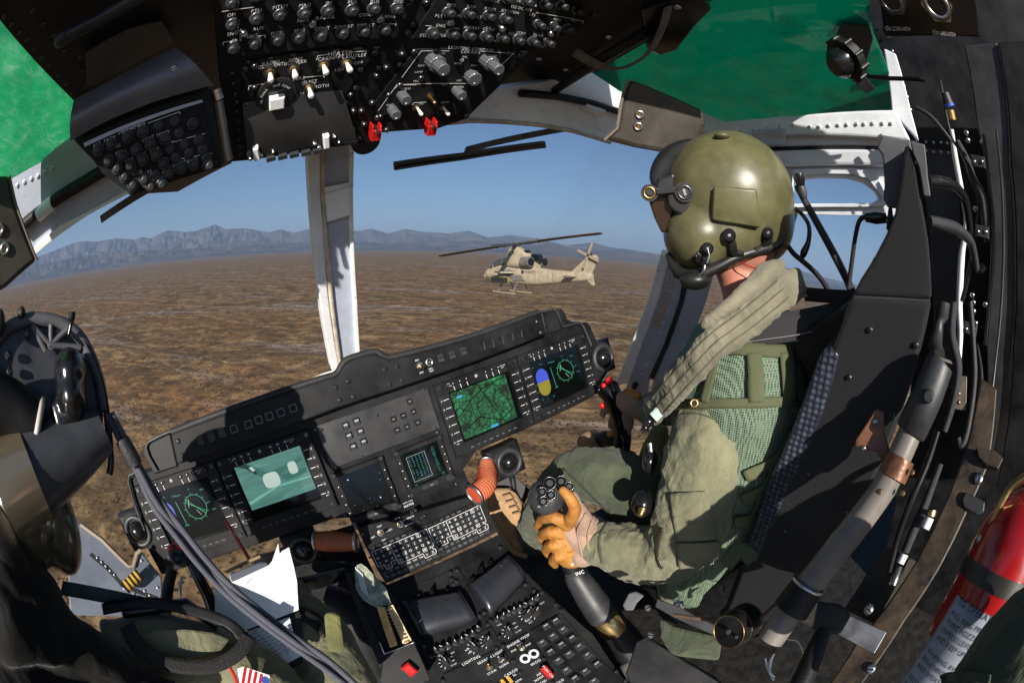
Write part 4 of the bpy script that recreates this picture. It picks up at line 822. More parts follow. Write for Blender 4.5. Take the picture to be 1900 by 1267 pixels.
def toggle(parent,pl,px,py,L=.022,m=STL,lean=(0,-.3),r=.0085,label=None,c=0,base=None):
    a,b=pl.loc(px,py,c); g=G(); g.disc(pl,a,b,r,c,c+.003,base or STL,8); g.disc(pl,a,b,r*.72,c+.003,c+.005,BRS,16)
    p0=pl.pt(a,b,c+.004); p1=p0+(pl.ez+pl.ex*lean[0]+pl.ey*lean[1])*L; g.tube([p0,p0+(p1-p0)*.8,p1,p1+(p1-p0)*.06],[r*.26,r*.46,r*.46,r*.2],m,12); return part('toggle_switch',g,parent,label)
toggle(cc,KP,706,988,.03,STL,(0,.2),.009); toggle(cc,KP,742,972,.026,STL,(0,.3),.009)
g=G()
for s_,x,y in (('TEST',704,976),('RIGHT',722,983),('LEFT',692,996),('OFF',712,1001),('MAG',737,961),('NORMAL',760,972),('CALIBRATE',757,961)): g.text(KP,s_,*KP.loc(x,y),.0058,TICK)
part('lettering',g,cc)
screws(cc,KP,[(672,990),(889,923),(782,960),(790,975),(775,966),(786,956),(764,950),(770,946),(815,1026),(822,1022),(716,1066),(908,978),(915,972),(813,1030)],.0055,DST,hgt=.005)
# hooded covers
def hood(quad,h,lab):
    g=G(); q=[np.array(CP.loc(*p,.01)) for p in quad]; nx,ny=10,12; vs=[]
    for j in range(ny+1):
        for i in range(nx+1):
            s_,t=i/nx,j/ny; p=(q[0]*(1-s_)+q[1]*s_)*(1-t)+(q[3]*(1-s_)+q[2]*s_)*t
            hh=h*(1.0 if t<.45 else math.sqrt(max(0,1-((t-.45)/.55)**2)))*(1-.05*(2*s_-1)**2)
            vs.append(CP.pt(p[0],p[1],.006+hh*(.55+.45*min(1,(t+.15)/.5))))
    n=nx+1; fs=[(j*n+i,(j+1)*n+i,(j+1)*n+i+1,j*n+i+1) for j in range(ny) for i in range(nx)]
    g.add(vs,fs,mat('satin_cover',(.020,.022,.028),.28,var=.25,vs=9,bump=.08,bs=300),True)
    M=g.mats[0]
    for col in (0,nx):
        e=[vs[j*n+col] for j in range(ny+1)]; lo=[]
        for j,p in enumerate(e): t=j/ny; k=(q[0] if col==0 else q[1])*(1-t)+(q[3] if col==0 else q[2])*t; lo.append(CP.pt(k[0],k[1],0))
        g.add(e+lo,[(j,j+1,ny+1+j+1,ny+1+j) if col==0 else (j+1,j,ny+1+j,ny+2+j) for j in range(ny)],M)
    e=vs[:n]; lo=[CP.pt(*(q[0]*(1-i/nx)+q[1]*i/nx),0) for i in range(n)]; g.add(e+lo,[(i,i+1,n+i+1,n+i) for i in range(nx)],GLB)
    o=part('hooded_cover',g,cc,lab); s2=o.modifiers.new('s','SOLIDIFY'); s2.thickness=.0015; return o
h1=hood([(748,1118),(851,1099),(884,1152),(786,1183)],.030,'left satin black curved cover'); h2=hood([(873,1085),(941,1034),(977,1074),(912,1143)],.030,'right satin black curved cover')
screws(h1,CP.off(.035),[(775,1123),(827,1116)],.0018,STL); screws(h2,CP.off(.035),[(902,1066),(930,1048)],.0018,STL)
g=G()
for q_ in ([(727,1100),(850,1052),(915,1170),(800,1228)],[(850,1052),(935,1012),(1010,1100),(920,1152)]): g.stroke(CP,[CP.loc(*p,.001) for p in q_],.0016,.001,GLB,closed=True)
part('panel_seam',g,cc)
PK=mat('pink_metal',(.50,.34,.42),.15,metal=1)
for x,y,r,hh in [(777,1106,.007,.012),(802,1100,.009,.024),(829,1096,.007,.012),(877,1076,.007,.014),(893,1058,.009,.024),(911,1044,.007,.012)]:
    g=G(); a,b=CP.loc(x,y,.01); g.tube([CP.pt(a,b,0),CP.pt(a,b,.01),CP.pt(a,b,.01+hh*.2),CP.pt(a,b,.01+hh)],[r*1.2,r,r*.9,r*.25],GLB,16); g.tube([CP.pt(a,b,.01),CP.pt(a,b,.013+hh*.6)],[r*.95,r*.5],PK,14); part('indicator_knob',g,cc)
screws(cc,CP,[(733,1110),(742,1128),(836,1063),(848,1058),(842,1084),(838,1075),(846,1079),(928,1016),(890,1142),(898,1136),(882,1150),(787,1198),(920,1150),(905,1158),(910,1152),(975,1085),(990,1097),(800,1218),(927,1181),(938,1176),(872,1186),(1030,1122),(1005,1100),(1040,1133),(822,1262),(1142,1245),(1160,1262),(933,1198),(952,1226),(965,1247),(932,1228),(920,1202),(1009,1222),(1025,1266)],.0062,DST,hgt=.006)
def plate(pxs,h=.003,m=PNL,name='control_plate'):
    g=G(); g.slab(CP,pxs,h,m,c=h+.001); return part(name,g,cc,bv=.001)
pl1=plate([(796,1212),(912,1162),(930,1194),(820,1245)]); pl2=plate([(910,1152),(1012,1100),(1040,1130),(938,1180)])
pl3=plate([(822,1250),(932,1198),(975,1275),(860,1330)]); pl4=plate([(934,1196),(978,1172),(1060,1290),(990,1320)]); pl5=plate([(982,1170),(1040,1136),(1180,1290),(1070,1310)])
me=proto('knob',lambda g:(g.tube([(0,0,0),(0,0,.003),(0,0,.0031),(0,0,.016),(0,0,.018)],[.0085,.0085,.0062,.0056,.004],RUB,12),g.box(UN,0,.003,.0014,.006,.0180,.0184,TICK)))
C4=CP.off(.004)
for P_,L_ in ((pl1,[(809,1203),(820,1198),(832,1194),(845,1189),(857,1184),(867,1178),(877,1172),(887,1163)]),(pl2,[(922,1146),(933,1140),(944,1135),(953,1130),(964,1126),(975,1120),(986,1113),(995,1106)])):
    for i,(x,y) in enumerate(L_): inst('knob',me,P_,CP,*CP.loc(x,y+3,.004),.004,random.uniform(-1,1))
me=proto('rotary_switch',lambda g:(g.tube([(0,0,0),(0,0,.006),(0,0,.012)],[.013,.0125,.011],RUB,20),g.box(UN,0,0,.022,.006,.012,.020,RUB,ch=.001),g.box(UN,.006,0,.010,.001,.0201,.0204,TICK)))
for P_,x,y in ((pl1,881,1200),(pl1,904,1190),(pl1,828,1228),(pl2,976,1140),(pl2,993,1136),(pl2,945,1172)): inst('rotary_switch',me,P_,CP,*CP.loc(x,y,.004),.004,random.uniform(0,2))
def marks(parent,items,arcs=(),pl=CP,c=.0045,m=TICK):
    g=G()
    for s_,x,y,h in items: g.text(pl,s_,*pl.loc(x,y,c),h,m,c=c)
    for x,y,r in arcs:
        a,b=pl.loc(x,y,c)
        for k in range(7): t=k*.6+.4; g.stroke(pl,[(a+r*math.cos(t),b+r*math.sin(t)),(a+r*1.3*math.cos(t),b+r*1.3*math.sin(t))],.0012,c,m)
    part('lettering',g,parent)
marks(pl1,[('VOL',814,1216,.006),('ICS',840,1210,.006),('TXA ON',832,1220,.005),('NORM',838,1226,.005),('CS INT',842,1232,.005),('COM',803,1218,.005),('HOT',868,1204,.006),('PTT',873,1210,.006),('MSTR',898,1180,.005),('KY',832,1203,.005)],[(881,1200,.014),(904,1190,.014),(828,1228,.014)])
marks(pl2,[('VOL',927,1158,.006),('TXA ON',950,1158,.005),('NORM',956,1164,.005),('CS INT',962,1170,.005),('HOT',980,1150,.006),('PTT',985,1154,.006),('MSTR',1006,1118,.005)],[(976,1140,.014),(993,1136,.014),(945,1172,.014)])
marks(pl3,[('LIGHTING',874,1224,.010),('SEARCH LIGHT',910,1218,.0095),('STOW',913,1246,.008),('NORM',935,1233,.008),('IR',925,1218,.006),('CARGO',948,1247,.0095),('REL',953,1252,.008),('ARM',962,1262,.008)])
marks(pl4,[('ENGINE OVSP',962,1188,.0095),('TEST',966,1195,.008),('ENG',953,1206,.007),('ENG',980,1195,.007),('A',971,1214,.008),('B',984,1206,.008),('WOG',994,1228,.010),('AIR',1000,1250,.008),('NORM',1000,1258,.008),('GND',1008,1264,.008),('FOLD',1038,1264,.009)])
toggle(pl3,CP,908,1238,.02,BRS,(0,.4),.008,c=.004); toggle(pl3,CP,931,1224,.02,STL,(0,-.1),.009,c=.004); toggle(pl4,CP,968,1201,.02,STL,(0,-.2),.009,c=.004)
for x,y in ((974,1221),(990,1212)):
    g=G(); a,b=CP.loc(x,y,.004); g.torus(CP.pt(a,b,.006),CP.ez,.0095,.0035,LGR,24,8); g.disc(CP,a,b,.007,.004,.007,GLB,18); part('push_button',g,pl4)
g=G(); a,b=CP.loc(1014,1247,.004); g.box(CP,a,b,.016,.034,.004,.022,RED,ch=.003); g.text(CP,'PUSH ON',a,b,.0085,TICK,c=.0226,ang=-math.pi/2); part('switch_guard',g,pl4,label='red switch guard with white writing')
g=G(); a,b=CP.loc(940,1263,.004); 
for k in range(5): g.box(CP,a-.016+k*.008,b,.008,.02,.004,.0048,YEL if k%2 else GLB,ang=.0)
part('hazard_stripe',g,pl3)
me=proto('push_button',lambda g:(g.box(UN,0,0,.022,.020,0,.002,GLB),g.box(UN,-.005,.0,.0092,.017,.002,.007,DKG,ch=.0008),g.box(UN,.005,.0,.0092,.017,.002,.007,DKG,ch=.0008),g.box(UN,0,.003,.012,.0035,.0072,.0075,DIM)))
me2=proto('push_button',lambda g:(g.box(UN,0,0,.022,.020,0,.003,mat('flat_key',(.024,.024,.026),.45,var=.4,vs=30),ch=.0006),g.box(UN,0,.003,.010,.003,.0031,.0033,DIM)))
for i,(x,y) in enumerate([(1013,1162),(1031,1152),(1045,1168),(1026,1180),(1006,1192),(1061,1184),(1041,1196),(1021,1209),(1075,1199),(1056,1213),(1036,1225),(1090,1215),(1051,1243),(1107,1232),(1086,1245),(1066,1258),(1102,1263)]):
    inst('push_button',me if i in (0,1,5,6,7,13,15) else me2,pl5,CP,*CP.loc(x,y,.004),.004,.0)
# map pocket
MPK=facing(700,1130,.95)
t=thing('map_pocket','black side pocket of the centre console','pocket',MPK.hit(740,1220))
g=G(); g.slab(MPK,[(650,1065),(660,1058),(716,1080),(768,1188),(765,1196),(715,1213),(690,1170)],.004,BLK,c=-.03); g.slab(MPK,[(712,1212),(768,1189),(800,1260),(720,1300),(705,1260)],.06,BLK,c=.0); g.slab(MPK,[(640,1060),(650,1065),(715,1213),(706,1240)],.03,BLK); part('pocket_wall',g,t,bv=.002)
g=G(); g.tube([MPK.pt(*MPK.loc(x,y),.003) for x,y in [(765,1188),(768,1191),(750,1198),(730,1206),(713,1212),(704,1190)]],.0014,STL,6); part('wire_rim',g,t)
g=G(); a,b=MPK.loc(759,1240); g.box(MPK,a,b,.022,.030,0,.018,RED,ch=.004,ang=.25); part('switch_guard',g,t,label='red switch guard')
MAPG=mat('map_print',(.10,.22,.10),.25,var=1.0,vs=30,col2=(.45,.46,.36),coat=.8)
t=thing('folded_map','glossy folded green map standing in the black console pocket','map',MPK.hit(690,1100))
g=G(); g.slab(MPK,[(658,1062),(662,1048),(670,1045),(680,1052),(712,1085),(716,1090),(727,1122),(722,1124),(712,1122),(700,1128),(672,1112),(660,1092)],.003,MAPG,c=.0); part('map_sheet',g,t)
g=G()
for k in range(5): g.tube([MPK.pt(*MPK.loc(660+k*3+q*6,1052+k*3+q*22),.002+.001*k) for q in range(3)],.0015,mat('plastic_sleeve',(.6,.66,.62),.15,coat=.5),6)
part('plastic_edge',g,t)
t=thing('paper_booklet','yellowed paper booklet stack standing in the black console pocket','booklet',MPK.hit(725,1160))
g=G(); g.slab(MPK,[(699,1125),(714,1125),(738,1196),(724,1201)],.02,mat('old_paper',(.62,.40,.16),.8,var=.4,vs=60),c=.004); part('booklet_pages',g,t,bv=.001)
t=thing('ring_booklet','cream ring bound booklet standing right in the console pocket','booklet',MPK.hit(745,1160))
g=G(); g.slab(MPK,[(719,1126),(729,1121),(764,1187),(748,1194)],.02,mat('old_cream_paper',(.66,.53,.32),.8,var=.3,vs=60),c=.008); part('booklet_pages',g,t,bv=.001)
g=G()
for k in range(11): q=k/10; g.torus(MPK.pt(*MPK.loc(722+q*32,1130+q*60),.010),MPK.ey,.006,.0014,mat('ring_cream',(.6,.46,.25),.5),14,6)
part('ring_binding',g,t)
# ================================================================ OVERHEAD CONSOLE
OV=PL((.2,.80,.173),(1,0,0),(0,-.66,.70))
oc=thing('overhead_console','black overhead console crowded with breakers, knobs and toggle switches','console',OV.pt(0,.1,-.1))
g=G(); g.slab(OV,[(398,-90),(404,120),(414,200),(424,302),(470,298),(560,285),(655,266),(664,272),(690,262),(700,248),(812,240),(865,222),(1004,92),(1095,45),(1160,-10),(1240,-90)],.16,BLK,c=-.004); part('console_body',g,oc,bv=.003)
def oplate(pxs,h,m=PNL,nm='breaker_panel',lab=None,bv=.0015): g=G(); g.slab(OV,pxs,.006,m,c=h); return part(nm,g,oc,lab,bv=bv)
o1=oplate([(402,-80),(410,113),(560,93),(736,70),(768,4),(800,-80)],.004,lab='left breaker panel'); o2=oplate([(764,73),(1012,86),(1090,38),(1140,4),(1200,-80),(830,-80),(805,5)],.004,lab='right breaker panel')
o3=oplate([(448,117),(706,88),(642,175),(450,200)],.002,nm='switch_plate',lab='heater and wiper switch panel'); o4=oplate([(772,92),(982,97),(868,216),(700,215),(690,200)],.002,nm='switch_plate',lab='lighting control panel')
COLR=mat('knob_collar',(.075,.077,.085),.3,metal=.4,var=.4,vs=60)
br=proto('breaker',lambda g:(g.tube([(0,0,0),(0,0,.002),(0,0,.003)],[.0122,.0122,.010],COLR,18),g.tube([(0,0,.002),(0,0,.010)],[.0062,.006],DST,12),g.tube([(0,0,.0102),(0,0,.0105),(0,0,.021),(0,0,.0225)],[.006,.0082,.0080,.005],DKG,14),g.box(UN,0,0,.003,.003,.0215,.0218,TICK)))
brs=proto('breaker',lambda g:(g.tube([(0,0,0),(0,0,.008),(0,0,.010)],[.0075,.007,.004],STL,12)))
BK1=[(432,46),(476,35),(520,28),(565,25),(608,20),(653,19),(693,16),(735,16),(433,88),(473,80),(515,73),(554,68),(595,65),(635,60),(674,57),(712,54),(432,6),(476,-6),(520,-12),(565,-16),(608,-20),(653,-22),(700,-24),(745,-26)]
BK2=[(831,23),(868,25),(905,29),(936,34),(998,45),(1026,49),(1052,52),(801,61),(838,62),(869,64),(900,67),(930,69),(959,73),(987,76),(1015,78),(905,-6),(940,-2),(975,3),(1009,8),(1040,10),(1068,19),(1095,23),(870,-10),(835,-14),(1000,-22),(1035,-20),(1070,-14),(1105,-6),(1125,4)]
for P_,L_ in ((o1,BK1),(o2,BK2)):
    for x,y in L_: inst('breaker',br,P_,OV,*OV.loc(x,y,.004),.004,random.uniform(-.3,.3))
for P_,L_ in ((o1,[(452,62),(579,44),(704,36)]),(o2,[(834,42),(930,53),(1020,62)])):
    for x,y in L_: inst('screw',brs,P_,OV,*OV.loc(x,y,.004),.004)
screws(oc,OV,[(757,10),(790,5),(765,45),(754,62),(745,100),(740,120),(700,125),(716,125),(690,190),(705,215),(670,205),(655,205),(640,225),(655,240),(632,255),(650,262),(665,255),(675,230),(640,190),(650,175),(720,175),(698,140),(716,240)],.006,DST,hgt=.006,c=-.003)
screws(oc,OV,[(430,136),(433,156),(436,175),(439,190),(440,208),(442,225),(443,242),(444,258),(446,272),(447,285)],.0035,DST,c=-.003,name='rivet')
def ot(g,s_,x,y,h=.0085,ang=0,m=TICK,c=.0055,sx=1): g.text(OV,s_,*OV.loc(x,y,c),h,m,c=c,ang=ang,sx=sx)
g=G()
for s_,x,y in [('OM',430,27),('PTN',476,19),('PITOT',521,12),('MAG',566,9),('IFF',611,5),('BUS',654,3),('BUS',696,2),('MFD',740,2),('ENG',431,62),('MLS',440,74),('ENG',468,66),('FUEL',514,61),('ENG',556,56),('CONT',598,52),('AWRBT',638,49),('LT',690,46),('ST',710,50),('RAM',562,37),('RADAR',604,32),('CONV',680,27),('RNG',724,30),('AUX',480,52),('GEN',438,58)]: ot(g,s_,x,y+1)
for L_ in ([(412,22),(470,14)],[(414,79),(414,84)],[(414,79),(440,75)],[(462,70),(492,66),(492,70)],[(663,50),(664,46),(680,45)],[(720,45),(735,45),(733,48)]): g.stroke(OV,[OV.loc(x,y,.005) for x,y in L_],.0012,.0055,TICK)
part('lettering',g,o1)
g=G()
for s_,x,y in [('MFD',838,10),('DFD',875,13),('KYBD',910,17),('JETTISON',947,22),('LTS',988,28),('HYD',1034,37),('AC',1065,38),('ENG',818,48),('AWRBT',876,52),('CB',907,52),('CONT',907,55),('STBY',967,62),('DUMP',998,66),('ESS DC BUS',968,16),('STA',787,66),('FUEL',824,66),('TEST',952,64),('ACI',920,76),('DCU',1003,86),('PLT',815,30),('PLT',856,30),('PLT',888,32),('EXC',920,2),('CONT',1012,52),('FLT MOD',1076,8),('TRN',965,3),('OVN',1012,-6),('CBR',990,10)]: ot(g,s_,x,y)
for L_ in ([(995,24),(1083,40),(1079,45)],[(790,48),(800,49)],[(842,52),(852,54)],[(1105,12),(1115,16),(1112,20)]): g.stroke(OV,[OV.loc(x,y,.005) for x,y in L_],.0012,.0055,TICK)
part('lettering',g,o2)
g=G(); e=.0035
for s_,x,y,h in [('HEATER',632,99,.011),('CABIN',605,109,.009),('OFF',603,114,.009),('AFT OUTLET',651,104,.009),('HIGH',648,109,.009),('OFF',665,117,.009),('RADIO',503,117,.009),('CONSENT',503,122,.009),('OFF',503,127,.009),('VENT',549,111,.009),('BLOWER',549,116,.009),('OFF',549,120,.009),('W  PERS',546,147,.009),('SELECT',574,152,.008),('RIGHT',574,157,.008),('BOTH',597,160,.009),('LOW',633,129,.009),('OFF',596,130,.007),('LEFT',566,173,.007)]: ot(g,s_,x,y,h,c=e)
for L_ in ([(587,112),(590,104),(612,101)],[(654,97),(680,95),(676,104)],[(461,167),(462,160),(525,152)],[(565,144),(600,141),(602,144)]): g.stroke(OV,[OV.loc(x,y,e) for x,y in L_],.0012,e,TICK)
part('lettering',g,o3)
IV=mat('ivory_toggle',(.8,.78,.74),.3)
for x,y in [(501,134),(545,128),(600,121),(643,117),(573,163)]: toggle(o3,OV,x,y,.030,IV,(0,-.12),.0115,c=.002,base=DST)
g=G(); a,b=OV.loc(512,178,.002); g.disc(OV,a,b,.036,.002,.010,RUB,36); g.disc(OV,a,b,.030,.010,.014,GLB,36); g.box(OV,a,b-.004,.026,.022,.014,.032,LGR,ch=.002); k=part('rotary_knob',g,o3,label='round wiper knob with a pale grip')
g=G()
for s_,t_ in (('PARK',2.5),('OFF',1.57),('LOW',.9),('HI',3.2)): g.text(OV,s_,a+.027*math.cos(t_),b+.025*math.sin(t_),.0065,TICK,c=.0146,ang=t_-1.57)
part('lettering',g,o3)
screws(o3,OV,[(455,128),(473,123),(695,98),(458,195),(473,163),(661,163),(668,129)],.006,DST,c=.002,hgt=.004)
def ribknob(parent,x,y,r,hh,two=True,m=mat('grey_knob',(.09,.095,.11),.35,coat=.2)):
    a,b=OV.loc(x,y,.002); g=G()
    def rib(r0,c0,c1):
        n=36; vs=[]
        for c_ in (c0,c1-.002,c1):
            for k in range(n): t=2*math.pi*k/n; rr=r0*(1-.05*(k%3==0))*(1 if c_<c1 else .9); vs.append(OV.pt(a+rr*math.cos(t),b+rr*math.sin(t),c_))
        g.add(vs,[(i*n+k,i*n+(k+1)%n,(i+1)*n+(k+1)%n,(i+1)*n+k) for i in range(2) for k in range(n)]+[tuple(range(2*n,3*n))],m)
    rib(r,.002,.002+hh*(.5 if two else 1)); 
    if two: rib(r*.72,.002+hh*.5,.002+hh)
    g.disc(OV,a,b-r*.5,.0018,.002+hh,.0028+hh,TICK,8); part('knob',g,parent)
for x,y,r,h_,tw in [(803,112,.017,.055,True),(902,112,.016,.055,True),(873,141,.015,.022,False),(745,176,.0105,.030,False),(846,168,.0105,.030,False),(727,203,.010,.030,False)]: ribknob(o4,x,y,r,h_,tw)
for x,y in [(773,199),(822,199),(797,178)]: toggle(o4,OV,x,y,.026,IV if x!=797 else BRS,(0,-.1),.008,c=.002,base=DST)
g=G()
for s_,x,y,h in [('LIGHTING CONTROL',876,91,.0095),('COCKPIT',874,97,.0095),('INST',820,100,.006),('DAY',782,122,.006),('LAMP',777,134,.006),('TEST',773,151,.006),('PNL',863,106,.006),('ANN',850,118,.0065),('PED',917,104,.006),('DAY',880,122,.006),('CHRT',881,133,.006),('OFF',852,150,.006),('FORM',753,165,.0065),('OFF',750,169,.005),('BRT',825,157,.006),('ANTI',724,195,.006),('ON',781,193,.006),('FLASH',826,190,.006),('DIM',770,203,.005),('EVA',856,162,.006)]: ot(g,s_,x,y,h,c=e)
for L_ in ([(746,144),(782,95),(833,95)],[(895,96),(953,100),(925,126)],[(734,164),(737,158),(772,158)],[(702,206),(735,160)],[(735,158),(885,156)],[(840,168),(842,161),(858,161)],[(765,195),(768,191),(790,190)]): g.stroke(OV,[OV.loc(x,y,e) for x,y in L_],.0012,e,TICK)
a,b=OV.loc(857,112,e); g.disc(OV,a,b,.004,.002,.0042,TICK,14); part('lettering',g,o4)
screws(o4,OV,[(768,96),(963,103),(942,99),(808,95),(742,158),(700,218),(865,215),(781,145)],.006,DST,c=.002,hgt=.004)
def guard(x,y,lean,lab):
    a,b=OV.loc(x,y,.0); g=G(); g.box(OV,a-.008,b,.003,.026,.0,.022,RED,ch=.001); g.box(OV,a+.008,b,.003,.026,.0,.022,RED,ch=.001); g.box(OV,a,b-.004,.019,.020,.022,.026,RED,ch=.001); g.box(OV,a,b-.016,.019,.004,.006,.026,RED,ch=.001); g.disc(OV,a,b+.004,.004,0,.03,STL,12); part('switch_guard',g,oc,label=lab)
guard(693,236,0,'red switch guard at the lower corner of the console'); guard(795,228,0,'red switch guard at the right lower edge of the console')
# lower box with slots and latches
g=G(); q=[OV.loc(x,y,.03) for x,y in [(450,203),(640,178),(662,262),(462,292)]]
n=8; vs=[]
for j in range(n+1):
    t=j/n
    for (A_,B_) in ((q[0],q[3]),(q[1],q[2])): p=(np.array(A_)*(1-t)+np.array(B_)*t); vs.append(OV.pt(p[0],p[1],.004+.034*math.sin(min(1,t*1.1)*math.pi/2)))
g.add(vs,[(2*i,2*i+2,2*i+3,2*i+1) for i in range(n)],mat('satin_box',(.012,.012,.012),.35,var=.3,vs=12),True)
g.slab(OV,[(462,293),(662,263),(663,268),(464,298)],.05,BLK,c=.040); part('switch_box',g,oc)
me=proto('slot_button',lambda g:(g.box(UN,0,0,.017,.010,0,.012,DKG,ch=.001)))
for k in range(5): inst('slot_button',me,oc,OV,*OV.loc(502+k*21.5,290-k*3.4,.036),.036,.08)
WL=mat('white_lever',(.8,.8,.82),.35)
for x,y in ((475,281),(604,259)):
    g=G(); a,b=OV.loc(x,y,.036); g.box(OV,a,b,.011,.026,.036,.050,WL,ch=.002,ang=.1); part('latch_lever',g,oc)
screws(oc,OV,[(462,283),(464,292),(484,287),(507,280),(583,265),(590,272),(620,252),(628,262)],.0045,STL,c=.038,hgt=.006)
g=G(); a,b=OV.loc(678,262,-.02); g.disc(OV,a,b,.030,-.05,-.015,RUB,30); part('rubber_bumper',g,oc)
# ================================================================ LEFT BREAKER BOX
BP=facing(270,265,.72)
bb=thing('breaker_box','grey topped breaker box with a tilted black knob panel at the upper left','breaker box',BP.hit(270,220))
SIL=mat('grey_box_paint',(.13,.13,.145),.35,metal=.3,var=.3,vs=8,bump=.1,bs=200)
g=G(); vs=[]
ta=[(141,187),(190,162),(250,130),(323,93)]; tb=[(138,262),(200,228),(290,192),(388,164)]
n=6
for j in range(n+1):
    t=j/n
    for A_,B_ in zip(ta,tb): vs.append(BP.pt(*BP.loc(A_[0]*(1-t)+B_[0]*t,A_[1]*(1-t)+B_[1]*t,.0),.02+.02*math.sin(t*math.pi)+(.02*t)))
g.add(vs,[(j*4+i,(j+1)*4+i,(j+1)*4+i+1,j*4+i+1) for j in range(n) for i in range(3)],SIL,True); g.slab(BP,[(141,187),(323,93),(388,164),(138,262)],.05,BLK,c=.01); part('top_cover',g,bb)
screws(bb,BP,[(323,127)],.006,STL,c=.048)
g=G(); g.slab(BP,[(138,262),(388,164),(396,170),(418,303),(408,312),(300,345),(245,363),(200,325)],.08,BLK,c=.018); part('box_body',g,bb,bv=.003)
g=G(); g.slab(BP,[(155,269),(374,188),(406,307),(335,325),(243,361),(190,322)],.004,PNL,c=.024); fp=part('knob_panel',g,bb,bv=.001)
g=G(); g.slab(BP,[(155,266),(374,185),(377,190),(157,273)],.003,GRY,c=.027); part('grey_edge',g,bb)
BQ=PL(BP.o,np.cross(BP.hit(200,290)-BP.hit(350,232),BP.ez) if False else BP.hit(374,188)-BP.hit(155,269),BP.ey)
for x,y in [(208,268),(237,255),(265,245),(306,258),(183,278),(279,268),(253,278),(227,290),(202,298),(265,297),(290,288),(303,303),(218,313),(242,307),(232,328),(247,343),(268,333),(280,346),(300,341),(313,319),(336,311),(359,305),(386,307),(358,230)]: inst('breaker',br,fp,BQ,*BQ.loc(x,y,.024),.024,0,.85)
hol=proto('blanking_cap',lambda g:g.tube([(0,0,0),(0,0,.0015),(0,0,.0025)],[.010,.0095,.005],DKG,16))
for x,y in [(294,234),(325,225),(333,248),(369,260),(342,268),(376,278),(351,285),(316,277),(326,294),(383,294),(248,318),(290,325)]: inst('blanking_cap',hol,fp,BQ,*BQ.loc(x,y,.024),.024)
g=G()
for s_,x,y in [('ESS AC BUS',248,237),('ALT',180,268),('TACH',203,258),('TORQ',302,248),('ENG',216,272),('CONT',275,257),('HYD',222,282),('NAV',262,287),('PWR',287,278),('RDR',240,297),('PLT',316,266),('CLG',256,321),('LTS',275,320),('MASTER',283,323),('PITOT',334,303),('FILTR',357,297),('SENSR',312,312),('CABIN',299,330),('GEN',272,342)]: g.text(BQ,s_,*BQ.loc(x,y,.0245),.0072,TICK,c=.0250)
for L_ in ([(220,250),(222,246),(262,231)],[(275,229),(333,208),(334,212)],[(318,265),(380,248)],[(330,296),(393,285)],[(258,330),(330,316)]): g.stroke(BQ,[BQ.loc(x,y,.0245) for x,y in L_],.0010,.0250,TICK)
part('lettering',g,fp)
g=G(); g.tube([BP.pt(*BP.loc(x,y),.03) for x,y in [(396,170),(402,188)]],.008,STL,12); g.tube([BP.pt(*BP.loc(x,y),.03) for x,y in [(402,190),(410,235),(420,296)]],.006,DST,12); part('hinge_rod',g,bb)
# ================================================================ PILOT SEAT
def HX(px,py,x): return H(px,py,x=x)
def PXT(g,pts,m,n=18,k=5,**kw):      # tube through (px,py,x,radius px) with x = lateral position
    rows=[]
    for px,py,x,r in pts: p=HX(px,py,x); rows.append([*p,r*np.linalg.norm(p)/FOC])
    sp=spline(rows,k); P=[r[:3] for r in sp]; R=[r[3] for r in sp]
    g.tube(P,R,m,n,**kw)
    for e,i in ((0,1),(-1,-2)):
        d=N(P[e]-P[i]); h=np.array([0,0,1.]) if abs(d[2])<.9 else np.array([1.,0,0]); a=N(np.cross(d,h)); b=np.cross(d,a); g.ell(P[e],(a*R[e],b*R[e],d*R[e]*.8),m,18,10)
SS=PL((.61,.1,-.3),(0,-1,0),(0,0,1))
CARB=pattern('seat_fabric',(.058,.060,.066),(.010,.010,.011),190,rough=.5,kind='rib',bd=.002)
DIMP=pattern('dimpled_cushion',(.018,.022,.034),(.14,.16,.21),95,rough=.35,kind='mesh',bd=.004)
st=thing('pilot_seat','tall black armoured pilot seat with ribbed side fabric','seat',(.8,.05,-1.1))
g=G(); g.slab(SS,[(1680,267),(1691,275),(1698,295),(1710,376),(1723,452),(1727,503),(1729,556),(1582,548),(1597,518),(1620,482),(1645,434),(1660,397),(1670,338),(1675,295)],.10,CARB,c=.012); part('upper_side',g,st,bv=.006)
g=G(); g.slab(SS,[(1582,549),(1729,557),(1716,620),(1682,740),(1640,850),(1590,960),(1540,1060),(1490,1130),(1400,1160),(1340,1150),(1375,1060),(1400,990),(1450,870),(1500,760),(1545,640),(1574,562)],.10,CARB,c=.014); sp_=part('side_panel',g,st,bv=.008); screws(sp_,SS,[(1615,612),(1700,640),(1576,700),(1655,770),(1500,880),(1570,950),(1455,985)],.0045,DST,c=.016)
g=G(); g.slab(SS,[(1576,560),(1590,600),(1560,690),(1515,800),(1465,910),(1410,1030),(1360,1120),(1300,1150),(1250,1120),(1330,1085),(1395,1030),(1452,890),(1504,765),(1554,650),(1566,580)],.44,BLK,c=.004); part('backrest_shell',g,st,bv=.006)
g=G(); g.slab(SS,[(1556,650),(1560,660),(1540,740),(1505,825),(1465,910),(1425,995),(1404,1050),(1372,1030),(1388,995),(1404,945),(1428,885),(1460,815),(1492,735),(1520,655),(1540,645)],.30,DIMP,c=.016); part('cushion',g,st,bv=.01)
HG=mat('headrest_grey',(.075,.075,.085),.55,var=.3,vs=12,bump=.2,bs=300)
g=G(); g.slab(SS,[(1637,250),(1690,262),(1697,330),(1700,390),(1647,386),(1638,369),(1641,343),(1637,288),(1627,275)],.14,HG,c=-.03); part('headrest',g,st,bv=.003)
